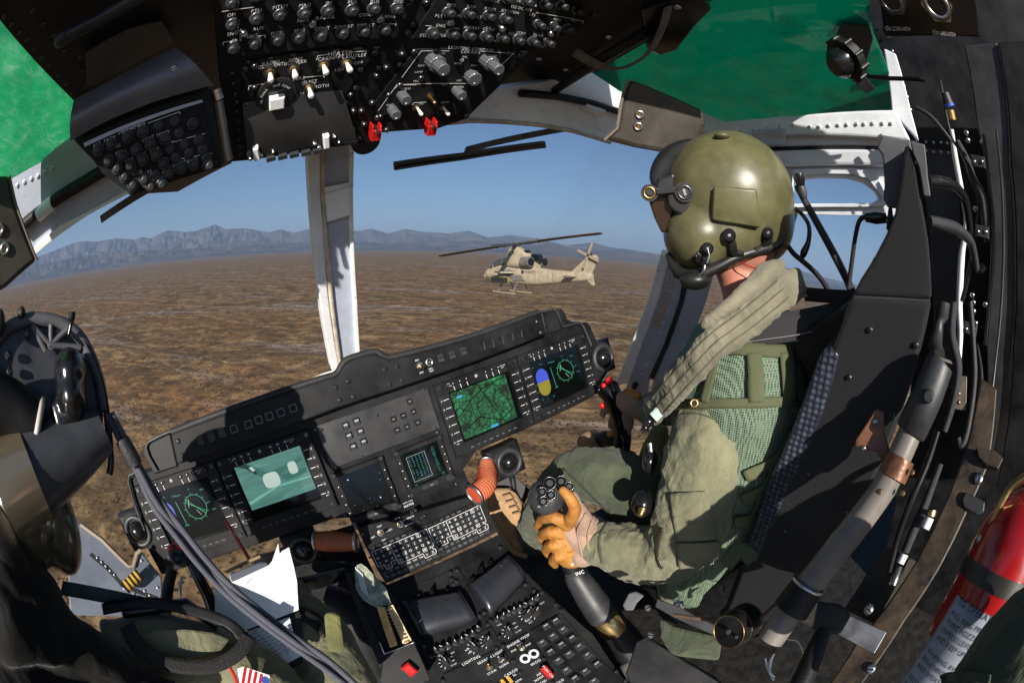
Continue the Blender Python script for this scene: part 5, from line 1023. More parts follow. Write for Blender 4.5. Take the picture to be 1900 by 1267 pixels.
g=G(); g.slab(SS,[(1689,262),(1716,268),(1722,330),(1727,365),(1714,364),(1705,310),(1694,285)],.02,HG,c=.016); part('headrest_plate',g,st,bv=.002)
g=G(); g.slab(SS,[(1648,386),(1652,384),(1655,410),(1648,430),(1644,425)],.05,BLK,c=0); g.slab(SS,[(1300,1085),(1480,1130),(1440,1170),(1330,1200),(1230,1150),(1190,1090)],.40,BLK,c=-.002); part('seat_pan',g,st,bv=.01)
g=G(); g.slab(SS,[(1620,480),(1640,470),(1620,530),(1590,540)],.1,RUB,c=-.0); part('shoulder_pad',g,st,bv=.01)
g=G(); g.slab(SS,[(1578,562),(1540,585),(1490,612),(1470,650),(1490,700),(1520,760),(1550,690),(1566,620)],.2,BLK,c=-.05); part('black_filler',g,st,bv=.01)  # black fill added to hide the gap between vest and cushion
# strut
SG=mat('strut_taupe',(.16,.14,.125),.42,var=.25,vs=14,coat=.1); RUST=mat('rusty_brown_bracket',(.14,.060,.028),.4,var=.5,vs=30,metal=.3,bump=.3,bs=150)
def ptube(g,pts,m,n=24,k=1,**kw):
    P=[H(x,y,d=d) for x,y,d,r in pts]; g.tube(P,[r*d/FOC for x,y,d,r in pts],m,n,**kw)
su=thing('seat_strut','thick taupe seat strut tube with black sleeve and rusty brown clamp','strut',H(1450,1160,d=.62))
g=G(); ptube(g,[(1690,800,.60,25),(1640,905,.60,27),(1560,1010,.62,29),(1500,1085,.64,29),(1455,1150,.66,27),(1430,1185,.67,27)],SG); part('tube',g,su)
g=G(); ptube(g,[(1748,668,.60,27),(1743,676,.60,31),(1720,735,.60,34),(1690,800,.60,34),(1688,804,.60,29)],DKG,28); part('sleeve',g,su)
g=G(); ptube(g,[(1749,664,.599,18),(1748,669,.599,24)],SG,20); part('end_cap',g,su)
g=G(); ptube(g,[(1500,1085,.64,34),(1468,1130,.65,38)],BLK,24); g.torus(H(1500,1085,d=.64),H(1500,1085,d=.64)-H(1468,1130,d=.65),.0285,.003,STL,24,8); part('collar',g,su)
g=G(); p=facing(1722,735,.572); g.tube([p.pt(0,0,-.01),p.pt(0,0,.004),p.pt(0,0,.006)],[.009,.009,.006],RUB,16); part('locking_knob',g,su)
g=G(); ptube(g,[(1672,848,.60,31),(1655,885,.60,32)],RUST,26); bp=facing(1620,800,.62); g.slab(bp,[(1626,757),(1640,764),(1641,800),(1655,850),(1640,870),(1628,838),(1586,828),(1588,815)],.018,RUST,c=.0); o=part('clamp_bracket',g,su,bv=.002)
screws(o,bp,[(1624,782),(1603,831),(1640,862)],.004,STL,c=.001); screws(o,facing(1680,890,.58),[(1633,912),(1675,915),(1693,876)],.004,BRS,c=.0)
g=G(); ptube(g,[(1752,560,.66,14),(1748,585,.66,14),(1742,600,.66,10),(1735,640,.64,15),(1740,662,.62,16)],DKG,18); part('upper_rod',g,su)
# ================================================================ PILOT (helmet, life vest, flight suit)
pi=thing('person','pilot in olive helmet and sage flight suit gripping a lever with an orange glove','person',(.8,.35,-.75))
g=G()
PXT(g,[(1410,600,.75,70),(1388,650,.73,108),(1374,700,.73,118),(1362,760,.73,116),(1350,850,.73,110),(1335,930,.73,106),(1312,1010,.73,96),(1292,1070,.72,82)],SUIT)
PXT(g,[(1345,735,.68,74),(1322,800,.62,76),(1300,880,.58,77),(1283,960,.56,75),(1260,1008,.545,68),(1212,1028,.52,58),(1160,1020,.49,52),(1126,1010,.47,45),(1116,1006,.465,43)],SUIT)
PXT(g,[(1300,690,.95,50),(1240,750,.93,42),(1205,762,.88,30)],SUIT)
suit=part('flight_suit',g,pi); fuse(suit,.0055,8,.019,.06,fine=.006)
def fold(name,target,pts,wpx,m=SUIT,off=.004,th=.006,**kw): return strap(name,pi,target,pts,wpx,m,off=off,th=th,**kw)
PK_=SUIT
for q in ([(1243,914,.60),(1309,907,.62),(1330,1000,.60),(1258,1000,.56)],[(1258,1003,.56),(1328,1003,.60),(1330,1040,.60),(1262,1050,.56)]): pass
def wr(name,target,quadx,m,off=.004,th=.005,label=None,nx=10,ny=10):
    q=[(x,y,float(np.linalg.norm(HX(x,y,xx)))) for x,y,xx in quadx]; return wrapped(name,pi,target,q,m,nx,ny,off,th,label)
wr('sleeve_pocket',suit,[(1243,914,.50),(1309,907,.52),(1330,998,.50),(1257,1002,.48)],SUIT,.004,.007); wr('pocket_flap',suit,[(1256,1003,.47),(1331,1000,.49),(1333,1040,.49),(1262,1050,.47)],SUIT,.007,.006)
ZIP=mat('zip_metal',(.10,.09,.07),.4,metal=.7)
strap('zip',pi,suit,[(1232,978,.8),(1224,1004,.8),(1222,1030,.8),(1230,1052,.8)],6,ZIP,off=.005,th=.003)
strap('cuff_seam',pi,suit,[(1128,968,.85),(1112,1000,.85),(1118,1045,.85)],5,SUITD,off=.002,th=.002)
strap('sleeve_seam',pi,suit,[(1250,772,.8),(1300,768,.8),(1360,800,.8),(1385,850,.8)],3,SUITD,off=.002,th=.002)
# legs
g=G(); PXT(g,[(1300,1030,.72,78),(1222,945,.67,68),(1150,895,.62,60),(1090,880,.575,54),(1062,886,.555,50),(1045,905,.55,48),(1022,940,.55,44),(1000,975,.55,38),(990,1000,.55,34)],SUITD)  # same suit as the sleeves, its weaker light put into the darker colour
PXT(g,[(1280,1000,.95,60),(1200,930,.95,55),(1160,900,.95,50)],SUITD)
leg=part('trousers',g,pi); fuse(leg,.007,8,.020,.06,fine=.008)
strap('thigh_seam',pi,leg,[(1045,868,1.1),(1085,905,1.0),(1130,950,.95),(1170,975,.9)],4,mat('seam_green',(.03,.04,.025),.9),off=.003,th=.002)
# boots
BT=mat('tan_suede_boot',(.30,.185,.095),.85,var=.35,vs=30,bump=.5,bs=200); 
g=G(); pb=PL(HX(950,960,.55),(1,0,0),(0,-.3,1)); pb=facing(945,965,1.45)
g.slab(pb,[(905,914),(915,904),(945,904),(960,915),(976,945),(962,985),(975,1028),(955,1018),(930,985),(908,945)],.10,BT,c=.02); bo=part('boot',g,pi,'left tan suede boot below the orange hose'); bo.modifiers.new('b','BEVEL').width=.02; bo.modifiers['b'].segments=3; fuse(bo,.007,6)
g=G(); 
for i in range(4): g.tube([pb.pt(*pb.loc(932+i*6,920+i*11,.03),.034),pb.pt(*pb.loc(946+i*6,916+i*11,.03),.036),pb.pt(*pb.loc(954+i*5,926+i*11,.03),.034)],.003,mat('lace_tan',(.18,.11,.06),.9),6)
part('laces',g,pi)
g=G(); g.tube([pb.pt(*pb.loc(x,y,.0),.0) for x,y in [(903,916),(907,948),(930,990),(955,1024),(978,1032)]],.010,mat('boot_sole',(.40,.27,.15),.8),8); part('boot_sole',g,pi)
g=G(); blob(g,1096,822,1.5,26,24,.06,BT); part('boot',g,pi,'toe of the far boot under the panel')
# neck
g=G(); PXT(g,[(1385,440,.80,62),(1373,490,.80,52),(1375,530,.78,40),(1378,570,.76,36)],SKIN); nk=part('neck',g,pi); fuse(nk,.006,6)
g=G(); g.tube(spline([HX(1365,478,.735),HX(1385,492,.727),HX(1410,500,.727)],5),.0012,RED,6); part('red_cord',g,pi)
# helmet
OLV=mat('olive_helmet_paint',(.098,.094,.044),.36,var=.30,vs=16,bump=.08,bs=500,coat=.25)
g=G(); blob(g,1356,364,.90,123,122,.135,OLV); blob(g,1300,437,.87,71,73,.105,OLV); blob(g,1410,395,.92,68,92,.10,OLV); blob(g,1340,430,.89,95,70,.12,OLV)
scuff(OLV,40,.60,.70,(.20,.19,.12),.45)
he=part('helmet',g,pi); fuse(he,.006,14)
def onhelm(name,quad,m,off,th,lab=None): return wrapped(name,he,he,quad,m,12,12,off,th,lab)
cp=onhelm('cover_plate',[(1325,345,.8),(1402,351,.8),(1410,420,.8),(1320,412,.8)],OLV,.007,.010); 
cp.modifiers.new('b','BEVEL').width=.004
g=G(); pf=facing(1366,385,.765)
for x,y in ((1334,384),(1400,384),(1366,413)): g.tube([pf.pt(*pf.loc(x,y),-.012),pf.pt(*pf.loc(x,y),-.0085)],[.0016,.0016],STL,8)
part('plate_rivets',g,he)
g=G(); pf=facing(1340,250,.86); g.ell(H(1340,252,d=.83),[(.016,0,0),(0,.016,0),(0,0,.007)],OLV); part('crown_boss',g,he)
ER=mat('edge_roll_black',(.012,.012,.012),.4,var=.3,vs=30)
g=G(); sp=spline([[*H(x,y,d=d),r*d/FOC] for x,y,d,r in [(1240,472,.84,6),(1252,497,.82,9),(1282,512,.80,12),(1322,500,.795,11),(1365,478,.80,9),(1408,464,.82,9),(1440,455,.85,10),(1462,425,.9,8),(1476,395,.95,5)]],5); g.tube([r[:3] for r in sp],[r[3] for r in sp],ER,12); part('edge_roll',g,he)
for pts,r in (([(1353,437,.8),(1358,452,.8),(1362,468,.8),(1378,472,.8)],16),([(1425,434,.8),(1420,448,.8),(1415,460,.8),(1400,465,.8)],15),([(1290,472,.8),(1300,480,.8),(1312,490,.8)],20)): strap('strap_tab',he,he,pts,r,ER,off=.004,th=.005)
def helmdisc(x,y,r,d,m2=STL):
    p=facing(x,y,d); g=G(); g.tube([p.pt(0,0,-.012),p.pt(0,0,.003),p.pt(0,0,.006)],[r,r,r*.75],GLB,20); g.tube([p.pt(0,0,.006),p.pt(0,0,.009)],[r*.3,r*.2],m2,10); part('snap_fastener',g,he)
for x,y,r,d in ((1353,437,.0125,.765),(1425,432,.011,.80),(1313,461,.011,.765),(1292,475,.004,.77)): helmdisc(x,y,r,d)
g=G(); g.tube(spline([H(1313,462,d=.75),H(1316,475,d=.75),H(1312,488,d=.75)],4),.0016,STL,8); g.tube(spline([H(1308,492,d=.77),H(1305,505,d=.77),H(1292,514,d=.78)],4),.0025,STL,8); part('chin_wire',g,he)
g=G(); blob(g,1290,520,.80,30,18,.03,ER); blob(g,1262,505,.83,16,14,.02,GLB); part('chin_cup',g,he)
# visor
VB=mat('visor_black',(.009,.009,.011),.35,coat=.3,var=.2,vs=20)
g=G(); sp=spline([[*H(x,y,d=d),r*d/FOC] for x,y,d,r in [(1298,264,.93,8),(1266,276,.91,17),(1240,298,.88,22),(1226,328,.85,22),(1230,352,.83,19)]],6); g.tube([r[:3] for r in sp],[r[3] for r in sp],VB,14,flat=.5,side=A@np.array([0,0,1.])); part('visor_housing',g,he)
pv=facing(1240,370,.80); g=G(); g.slab(pv,[(1203,372),(1212,350),(1238,345),(1262,365),(1245,402),(1236,430),(1228,434),(1214,405)],.07,mat('smoked_visor',(.03,.017,.012),.08,coat=.6),c=-.01); v=part('visor',g,he,bv=.006)
g=G(); g.slab(pv,[(1236,358),(1252,350),(1276,338),(1290,350),(1292,375),(1288,398),(1270,404),(1250,393),(1238,382)],.05,VB,c=.008); g.slab(pv,[(1218,332),(1252,322),(1250,372),(1230,366),(1212,372)],.04,VB,c=.004); part('visor_bracket',g,he,bv=.005)
g=G(); a,b=pv.loc(1270,357,.01); g.disc(pv,a,b,.018,.008,.016,RUB,24); g.torus(pv.pt(a,b,.016),pv.ez,.012,.003,DST,20,8); g.box(pv,a,b,.005,.012,.014,.018,STL,ang=.2); part('pivot_knob',g,he)
g=G(); a,b=pv.loc(1205,358,.01); g.disc(pv,a,b,.016,.0,.012,DST,24); g.torus(pv.pt(a,b,.012),pv.ez,.010,.003,BRS,20,8); g.disc(pv,a,b,.005,.012,.018,DST,12); part('pivot_knob',g,he)
g=G(); g.slab(pv,[(1215,350),(1262,346),(1262,357),(1218,362)],.012,VB,c=.016); part('pivot_arm',g,he,bv=.002)
# life vest
VM=pattern('teal_mesh_fabric',(.165,.225,.155),(.030,.045,.034),230,rough=.8,kind='mesh',bd=.003); WB=pattern('olive_webbing',(.155,.170,.09),(.10,.115,.06),260,rough=.85,kind='rib',bd=.001)
g=G(); PXT(g,[(1412,612,.74,78),(1396,652,.72,122),(1386,700,.72,136),(1374,760,.72,132),(1362,850,.72,122),(1342,930,.72,114),(1316,1010,.72,100),(1300,1050,.71,88)],VM)
PXT(g,[(1390,668,.68,70),(1330,690,.66,74),(1290,715,.66,60)],VM)
vest=part('life_vest',g,pi); fuse(vest,.006,10,.008,.05)
D8=.8
strap('vest_binding',pi,vest,[(1222,766,D8),(1260,750,D8),(1310,747,D8),(1370,746,D8),(1430,744,D8),(1478,742,D8)],20,WB,off=.006,th=.007)
strap('vest_binding',pi,vest,[(1300,655,D8),(1350,648,D8),(1410,652,D8),(1475,655,D8)],24,WB,off=.006,th=.005)
for pts,w_ in (([(1398,655,D8),(1402,700,D8),(1402,745,D8)],30),([(1455,655,D8),(1460,700,D8),(1462,745,D8)],28),([(1330,660,D8),(1322,700,D8),(1310,745,D8)],17),([(1292,680,D8),(1280,715,D8),(1262,750,D8)],22),([(1470,800,.9),(1440,850,.9),(1380,880,.9)],24),([(1450,890,.9),(1410,910,.9),(1375,925,.9)],26),([(1430,940,.9),(1395,960,.9),(1360,965,.9)],24),([(1490,770,.9),(1450,830,.9),(1420,900,.9),(1385,985,.9)],16)): strap('webbing_strap',pi,vest,pts,w_,WB,off=.008,th=.004)
g=G(); pf=facing(1346,692,.74); g.stroke(pf,[pf.loc(*p) for p in [(1335,680),(1354,679),(1357,707),(1336,708)]],.004,.0,BRS,closed=True); g.tube([pf.pt(*pf.loc(x,y),0) for x,y in [(1335,680),(1354,679),(1357,707),(1336,708),(1335,680)]],.0026,STL,8); part('metal_buckle',g,pi)
for x,y in ((1288,748),(1431,744)):
    p=facing(x,y,.735); g=G(); g.torus(p.pt(0,0,0),p.ez,.006,.0025,BRS if x<1300 else DST,18,8); g.tube([p.pt(0,0,-.004),p.pt(0,0,.001)],[.006,.006],GLB,14); part('snap_fastener',g,pi)
# flap hanging off the vest back and loose cloth under the arm
strap('vest_flap',pi,None,[(1480,752,.80),(1470,775,.80),(1440,800,.79),(1420,830,.80)],34,SUIT,th=.006); strap('vest_flap',pi,None,[(1345,1050,.72),(1372,1020,.72),(1398,1040,.72)],30,WB,th=.006)
# collar roll
RO=cloth('faded_collar_cloth',(.15,.145,.10),(.235,.215,.155),folds=22,fd=.012)
g=G(); 
for o_,r in ((-10,17),(6,18),(22,15)):
    pts=[(1478,520,.72,r*.9),(1452,535,.68,r*1.15),(1415,565,.64,r*1.2),(1370,600,.60,r*1.15),(1325,632,.565,r*1.1),(1280,680,.55,r),(1238,727,.56,r*.9),(1204,762,.60,r*.65)]
    PXT(g,[(x+o_*.45,y+o_*.85,xx,rr) for x,y,xx,rr in pts],RO,12)
part('collar_roll',g,pi); fuse(bpy.data.objects['collar_roll'],.004,4,.010,.03,fine=.004)
cro=bpy.data.objects['collar_roll']
for dx,dy in ((-7,-9),(4,5),(15,19)): strap('collar_seam',pi,cro,[(x+dx,y+dy,.7) for x,y in ((1450,530),(1415,560),(1370,596),(1325,629),(1280,676),(1238,722),(1212,752))],3.5,mat('seam_shadow_cloth',(.095,.09,.06),.9),off=.001,th=.0015,k=8,nx=1)
g=G(); PXT(g,[(1452,490,.72,10),(1425,505,.67,20),(1385,540,.62,18),(1345,572,.58,15),(1305,603,.56,11)],RO,12); part('collar_flap',g,pi); fuse(bpy.data.objects['collar_flap'],.005,5,.005,.03)
g=G(); PXT(g,[(1478,505,.74,12),(1470,520,.73,26),(1440,530,.72,24)],RO,12); cr=part('collar_back',g,pi); fuse(cr,.005,5)
TLC=mat('pale_teal_strap',(.35,.48,.42),.8)
strap('pale_strap',pi,None,[(1485,650,.78),(1503,672,.77),(1507,698,.77)],12,TLC,th=.003); strap('pale_strap',pi,None,[(1484,528,.8),(1494,552,.8)],9,TLC,th=.003); strap('pale_strap',pi,None,[(1238,740,.80),(1222,765,.80),(1212,775,.80)],20,TLC,th=.004)
# chest gear
g=G(); blob(g,1206,855,.88,15,26,.03,GLB); g.tube([H(1206,822,d=.85),H(1208,838,d=.85)],.006,STL,10); part('black_torch',g,pi)
g=G(); blob(g,1193,934,.86,22,26,.03,GLB); g.tube([H(1192,945,d=.82),H(1188,956,d=.815)],[.009,.005],BRS,12); part('inflator_bottle',g,pi)
g=G(); pxtube(g,[(1209,772,.82,7),(1204,782,.82,10),(1198,792,.82,7),(1196,800,.82,9)],GLB,12); part('connector',g,pi)
PCH=cloth('olive_pouch',(.10,.115,.05),(.20,.19,.07)); g=G(); PXT(g,[(1225,800,.74,18),(1215,850,.72,32),(1218,900,.72,34),(1215,935,.70,24)],PCH); pc_=part('survival_pouch',g,pi); fuse(pc_,.006,5,.008,.04)
# shoulder harness
SBW=pattern('black_webbing',(.085,.083,.088),(.022,.022,.024),330,rough=.5,kind='rib',bd=.0010)
hs=thing('shoulder_harness','wide black webbing shoulder strap running from the seat over the pilot vest','harness',H(1560,580,d=.8))
strap('webbing',hs,None,[(1590,575,.74),(1545,590,.73),(1480,603,.72),(1410,614,.72),(1355,626,.74),(1322,645,.78)],56,SBW,th=.004,k=6); strap('webbing',hs,None,[(1600,552,.80),(1550,550,.82),(1495,546,.86)],26,SBW,th=.005,label='upper strap behind the collar')
strap('stitching',hs,None,[(1580,595,.731),(1540,606,.721),(1480,621,.711),(1410,631,.711),(1350,640,.735)],2,mat('thread',(.16,.16,.16),.8),th=.001,k=6,nx=1)
# gloves
GOR=mat('orange_leather_glove',(.40,.160,.028),.62,var=.45,vs=22,col2=(.50,.23,.05),bump=.9,bs=140); GTN=cloth('tan_knit_glove',(.30,.20,.14),(.40,.27,.20),weave=500,folds=20,fd=.006)
g=G(); PXT(g,[(1124,1010,.468,33),(1106,1003,.462,35),(1085,990,.452,36),(1065,972,.44,33),(1052,958,.43,26)],GTN); PXT(g,[(1088,975,.44,20),(1074,945,.42,13),(1062,918,.41,9)],GTN); PXT(g,[(1085,1020,.45,34),(1068,1015,.445,30)],GTN)
gb=part('glove_back',g,pi,'tan knitted back of the left glove'); fuse(gb,.004,4,.004,.02)
strap('glove_cuff',pi,gb,[(1085,950,.8),(1073,985,.8),(1082,1030,.8)],3,GTN,off=.004,th=.004); strap('glove_cuff',pi,gb,[(1100,955,.8),(1090,990,.8),(1096,1035,.8)],3,GTN,off=.004,th=.004)
g=G(); PXT(g,[(1062,1028,.435,30),(1050,1000,.425,33),(1042,975,.42,24)],GOR)
PXT(g,[(1052,972,.415,15),(1066,948,.405,12.5),(1058,925,.398,11),(1044,909,.395,9)],GOR,12)
def finger(pts): PXT(g,pts,GOR,12)
finger([(1052,972,.41,13),(1030,960,.39,12),(1008,962,.388,10.5),(998,976,.40,9)]); finger([(1046,990,.41,12),(1022,985,.385,11.5),(1006,993,.39,9.5),(1008,1004,.405,8)]); finger([(1048,1010,.41,12),(1026,1010,.385,11.5),(1014,1018,.392,9.5),(1018,1028,.405,8)]); finger([(1054,1030,.415,11),(1036,1032,.39,10.5),(1026,1040,.395,9),(1030,1048,.41,7)])
gp=part('glove_palm',g,pi,'orange leather palm and fingers of the left glove'); fuse(gp,.0026,2,.002,.02)
g=G(); PXT(g,[(1190,760,.88,20),(1168,748,.86,22),(1150,742,.85,16),(1128,752,.84,9),(1120,768,.84,8)],GTN); PXT(g,[(1165,745,.85,12),(1150,735,.84,9)],GTN); PXT(g,[(1160,765,.86,14),(1165,785,.86,12),(1162,800,.86,9)],GTN); PXT(g,[(1150,765,.85,10),(1138,775,.845,8),(1134,790,.845,7)],GTN)
gr_=part('glove_back',g,pi,'tan glove of the far right hand on the control stick'); fuse(gr_,.0045,4)
g=G(); PXT(g,[(1160,790,.855,11),(1145,800,.85,9),(1132,805,.85,7)],GOR); PXT(g,[(1182,735,.87,10),(1162,728,.86,8)],GOR); part('glove_palm',g,pi,'orange fingers of the far right glove')
# ================================================================ CONTROLS
cl=thing('collective_lever','black control lever with many buttons on its head and a gold ring','lever',HX(1190,1230,.44))
g=G(); PXT(g,[(1012,918,.40,36),(1020,926,.40,34)],DKG,24); hd=part('grip_head',g,cl); fuse(hd,.004,3)
pg=facing(1020,925,float(np.linalg.norm(HX(1020,925,.40)))-.050)
for x,y,r in [(1020,896,.0125),(1041,893,.011),(1056,902,.009),(1006,912,.009),(1022,918,.0095),(1008,930,.010)]:
    g=G(); a,b=pg.loc(x,y); g.torus(pg.pt(a,b,.0),pg.ez,r,.0018,GLB,20,6); g.tube([pg.pt(a,b,-.012),pg.pt(a,b,.004),pg.pt(a,b,.006)],[r*.8,r*.75,r*.5],GLB,16); part('thumb_button',g,hd)
g=G(); 
for s_,x,y in (('SEL',1008,921),('ZOOM',1016,907),('DESIG',1019,928),('CNTR',1004,939)): g.text(pg,s_,*pg.loc(x,y),.0045,TICK,c=-.003)
part('lettering',g,hd)
g=G(); PXT(g,[(1020,945,.405,22),(1030,985,.41,20),(1052,1035,.42,17),(1066,1062,.425,17)],BLK,18); part('grip_shaft',g,cl)
g=G(); PXT(g,[(1066,1062,.425,19),(1072,1072,.425,23),(1100,1115,.43,27),(1118,1140,.43,28)],DKG,22); part('twist_grip',g,cl)
g=G(); p0,p1=HX(1118,1140,.43),HX(1142,1172,.44); r=25*np.linalg.norm(p0)/FOC; g.tube([p0,p0+(p1-p0)*.25,p0+(p1-p0)*.8,p1],[r*.98,r*1.05,r*1.05,r*.9],mat('gold_ring',(.72,.52,.24),.2,metal=1),28); part('ring_nut',g,cl)
g=G(); PXT(g,[(1142,1172,.44,22),(1160,1200,.44,24),(1180,1235,.44,26)],BLK,22); part('lower_tube',g,cl)
g=G(); PXT(g,[(1180,1228,.44,30),(1190,1250,.44,42),(1205,1300,.44,75)],mat('grey_leather_boot',(.10,.098,.09),.7,var=.3,vs=20,bump=.4,bs=90),22); lb=part('gaiter',g,cl); fuse(lb,.006,3,.01,.04)
g=G(); 
pg2=facing(1072,1065,.85)
g.text(pg2,'INC',*pg2.loc(1076,1062),.010,TICK,c=-.0,ang=.3); g.text(pg2,'III',*pg2.loc(1062,1047),.008,TICK,c=.0,ang=.3); part('lettering',g,cl)
cy=thing('cyclic_stick','black far control stick with red thumb buttons under the pilot right hand','stick',HX(1145,850,.84))
g=G(); PXT(g,[(1128,722,.84,22),(1138,740,.84,18),(1150,780,.85,15),(1155,810,.85,17),(1150,845,.85,16),(1140,858,.85,12)],GLB,18); part('grip',g,cy); 
g=G(); PXT(g,[(1150,825,.86,14),(1125,812,.86,14),(1105,825,.86,12),(1098,850,.87,12)],BLK,14); part('stick_arm',g,cy)
for x,y,r in ((1131,706,7),(1120,715,5),(1118,752,6)):
    g=G(); blob(g,x,y,1.22,r,r,.009,mat('red_button',(.65,.01,.01),.35,coat=.3)); part('thumb_button',g,cy)
_K=1.36
def pxK(g,pts,m,n=12,k=6,**kw): pxtube(g,[(x,y,d*_K,r) for x,y,d,r in pts],m,n,k,**kw)
def blobK(g,x,y,d,rx,ry,rd,m): blob(g,x,y,d*_K,rx,ry,rd*_K,m)
def facK(x,y,d): return facing(x,y,d*_K)
# ================================================================ LEFT PILOT at the edge of the picture
BCL=cloth('black_cloth',(.006,.006,.0055),(.013,.012,.010),folds=10)
lp=thing('person','seated left pilot cropped at the left edge, helmet seen from behind with visor gear','person',H(150,1150,d=.6))
g=G(); pxK(g,[(-10,960,.44,60),(5,1050,.45,90),(50,1140,.46,100),(110,1200,.46,80),(190,1235,.46,60),(250,1270,.47,45),(330,1300,.48,40)],BCL,20); pxK(g,[(-30,1255,.47,80),(60,1290,.47,90),(170,1310,.47,70)],BCL,18); pxK(g,[(30,1150,.46,110),(60,1230,.46,110)],BCL,18); o=part('dark_jacket',g,lp); fuse(o,.007,6,.014,.05)
HB=mat('brown_olive_helmet',(.050,.044,.027),.22,coat=.5,var=.5,vs=8)
g=G(); blobK(g,35,925,.49,92,118,.09,HB); blobK(g,100,965,.49,50,90,.06,HB); o=part('helmet',g,lp); fuse(o,.005,8); hl=o
g=G(); blobK(g,2,1010,.43,60,90,.03,BLK); part('helmet_liner',g,lp)
PR=facK(85,700,.45)
def PP(x,y,c=0): return PR.pt(*PR.loc(x,y,c),c)
ring=[(-20,700),(-15,650),(10,612),(45,595),(75,592),(115,600),(148,625),(170,665),(185,710),(192,760)]
g=G(); g.tube(spline([PP(x,y) for x,y in ring],5),.009,HG,12); part('visor_ring',g,lp)
g=G(); g.slab(PR,[(x,y) for x,y in ring]+[(190,830),(100,860),(-20,840)],.02,mat('visor_inner_grey',(.030,.031,.036),.35,var=.5,vs=20),c=-.008); part('visor_inner',g,lp)
g=G()
for a_,b_ in (((95,640),(60,603)),((95,640),(95,602)),((95,640),(125,612)),((95,640),(150,645)),((60,603),(85,650))): g.tube([PP(*a_,.004),PP(*b_,.004)],.0045,HG,8)
g.torus(PP(95,640,.005),PR.ez,.005,.002,HG,16,6); part('ring_spokes',g,lp)
g=G(); g.tube(spline([PP(x,y,.006) for x,y in [(130,612),(165,650),(188,710),(200,780),(206,850),(203,880)]],5),.0055,GLB,10,flat=.5); part('visor_edge',g,lp)
g=G(); blobK(g,130,690,.425,36,40,.035,GLB); blobK(g,132,735,.42,34,50,.035,GLB); pxK(g,[(100,745,.41,12),(112,775,.41,20),(120,800,.41,20)],GLB,14); o=part('goggle_mount',g,lp); fuse(o,.004,3)
g=G(); pxK(g,[(128,620,.44,3.5),(132,600,.44,4),(133,592,.44,7),(134,578,.44,8)],GLB,12); part('visor_lever',g,lp)
g=G(); blobK(g,40,580,.45,9,10,.008,RUB); blobK(g,0,600,.44,12,22,.01,RUB); part('rubber_knob',g,lp)
screws(lp,PR,[(50,620),(15,660),(18,690)],.006,DST,c=.002,hgt=.005)
g=G(); pxK(g,[(-30,742,.42,52),(20,758,.42,48),(64,785,.42,42)],BLK,24); part('lens_barrel',g,lp)
g=G(); p=H(70,788,d=.57); ax=H(80,792,d=.57)-H(20,758,d=.57); g.torus(p,ax,.030,.0045,mat('pale_ring',(.5,.46,.42),.3,coat=.5),28,10); part('barrel_ring',g,lp)
g=G(); pxK(g,[(194,797,.42,36),(165,815,.42,47),(120,842,.42,60),(70,872,.42,70),(40,892,.42,74)],mat('slate_cylinder',(.045,.048,.056),.4,var=.3,vs=20,coat=.1),26); part('optic_tube',g,lp)
g=G(); pxK(g,[(62,880,.417,72),(0,915,.417,78)],mat('bronze_optic',(.55,.45,.31),.2,metal=.8),26); part('optic_ring',g,lp)
# lap, straps and leg
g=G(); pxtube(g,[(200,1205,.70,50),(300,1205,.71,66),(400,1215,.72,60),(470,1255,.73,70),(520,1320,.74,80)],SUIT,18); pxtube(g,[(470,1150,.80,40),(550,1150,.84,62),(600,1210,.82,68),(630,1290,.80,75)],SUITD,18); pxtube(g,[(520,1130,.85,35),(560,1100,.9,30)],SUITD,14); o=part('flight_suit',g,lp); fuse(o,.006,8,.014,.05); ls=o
strap('black_band',lp,None,[(235,1160,.64),(262,1205,.635),(320,1232,.635),(390,1236,.635),(440,1212,.64),(462,1180,.65)],28,mat('fuzzy_black_webbing',(.020,.019,.019),.9,bump=1,bs=300),th=.010,k=6)
strap('black_band',lp,None,[(190,1130,.67),(270,1118,.67),(350,1130,.67),(420,1155,.67),(455,1185,.66)],22,BLK,th=.01,k=6)
strap('teal_strap',lp,None,[(115,1090,.66),(170,1100,.67),(230,1112,.68),(300,1128,.69)],26,mat('dark_teal_cloth',(.035,.062,.060),.8,var=.5,vs=20),th=.008,k=6)
g=G(); PH=facing(345,1185,.645); g.slab(PH,[(255,1178),(290,1168),(345,1166),(395,1172),(428,1185),(410,1208),(350,1222),(285,1215),(258,1200)],.01,SUIT,c=0); o=part('lap_pocket',g,lp,bv=.004)
g=G(); g.tube([H(x,y,d=d) for x,y,d in [(225,1135,.68),(300,1125,.69),(345,1120,.69),(405,1160,.68)]],.010,GLB,12); part('belt_buckle_bar',g,lp)
pt=thing('striped_patch','small patch with red and white stripes on the left pilot lap','patch',H(480,1250,d=.6))
PA=facing(478,1248,.63); g=G(); g.slab(PA,[(440,1240),(452,1236),(500,1252),(500,1290),(450,1290)],.004,PAP,c=0)
for k in range(4): g.stroke(PA,[PA.loc(455+k*10,1240+k*4),PA.loc(447+k*10,1290)],.004,.0006,RED)
a,b=PA.loc(492,1262); g.disc(PA,a,b,.006,.0,.001,mat('patch_blue',(.03,.06,.3),.7),16); part('patch_cloth',g,pt)
g=G(); g.tube([H(x,y,d=.64) for x,y in [(425,1235),(436,1255),(445,1280)]],.003,RED,8); part('red_border',g,pt)
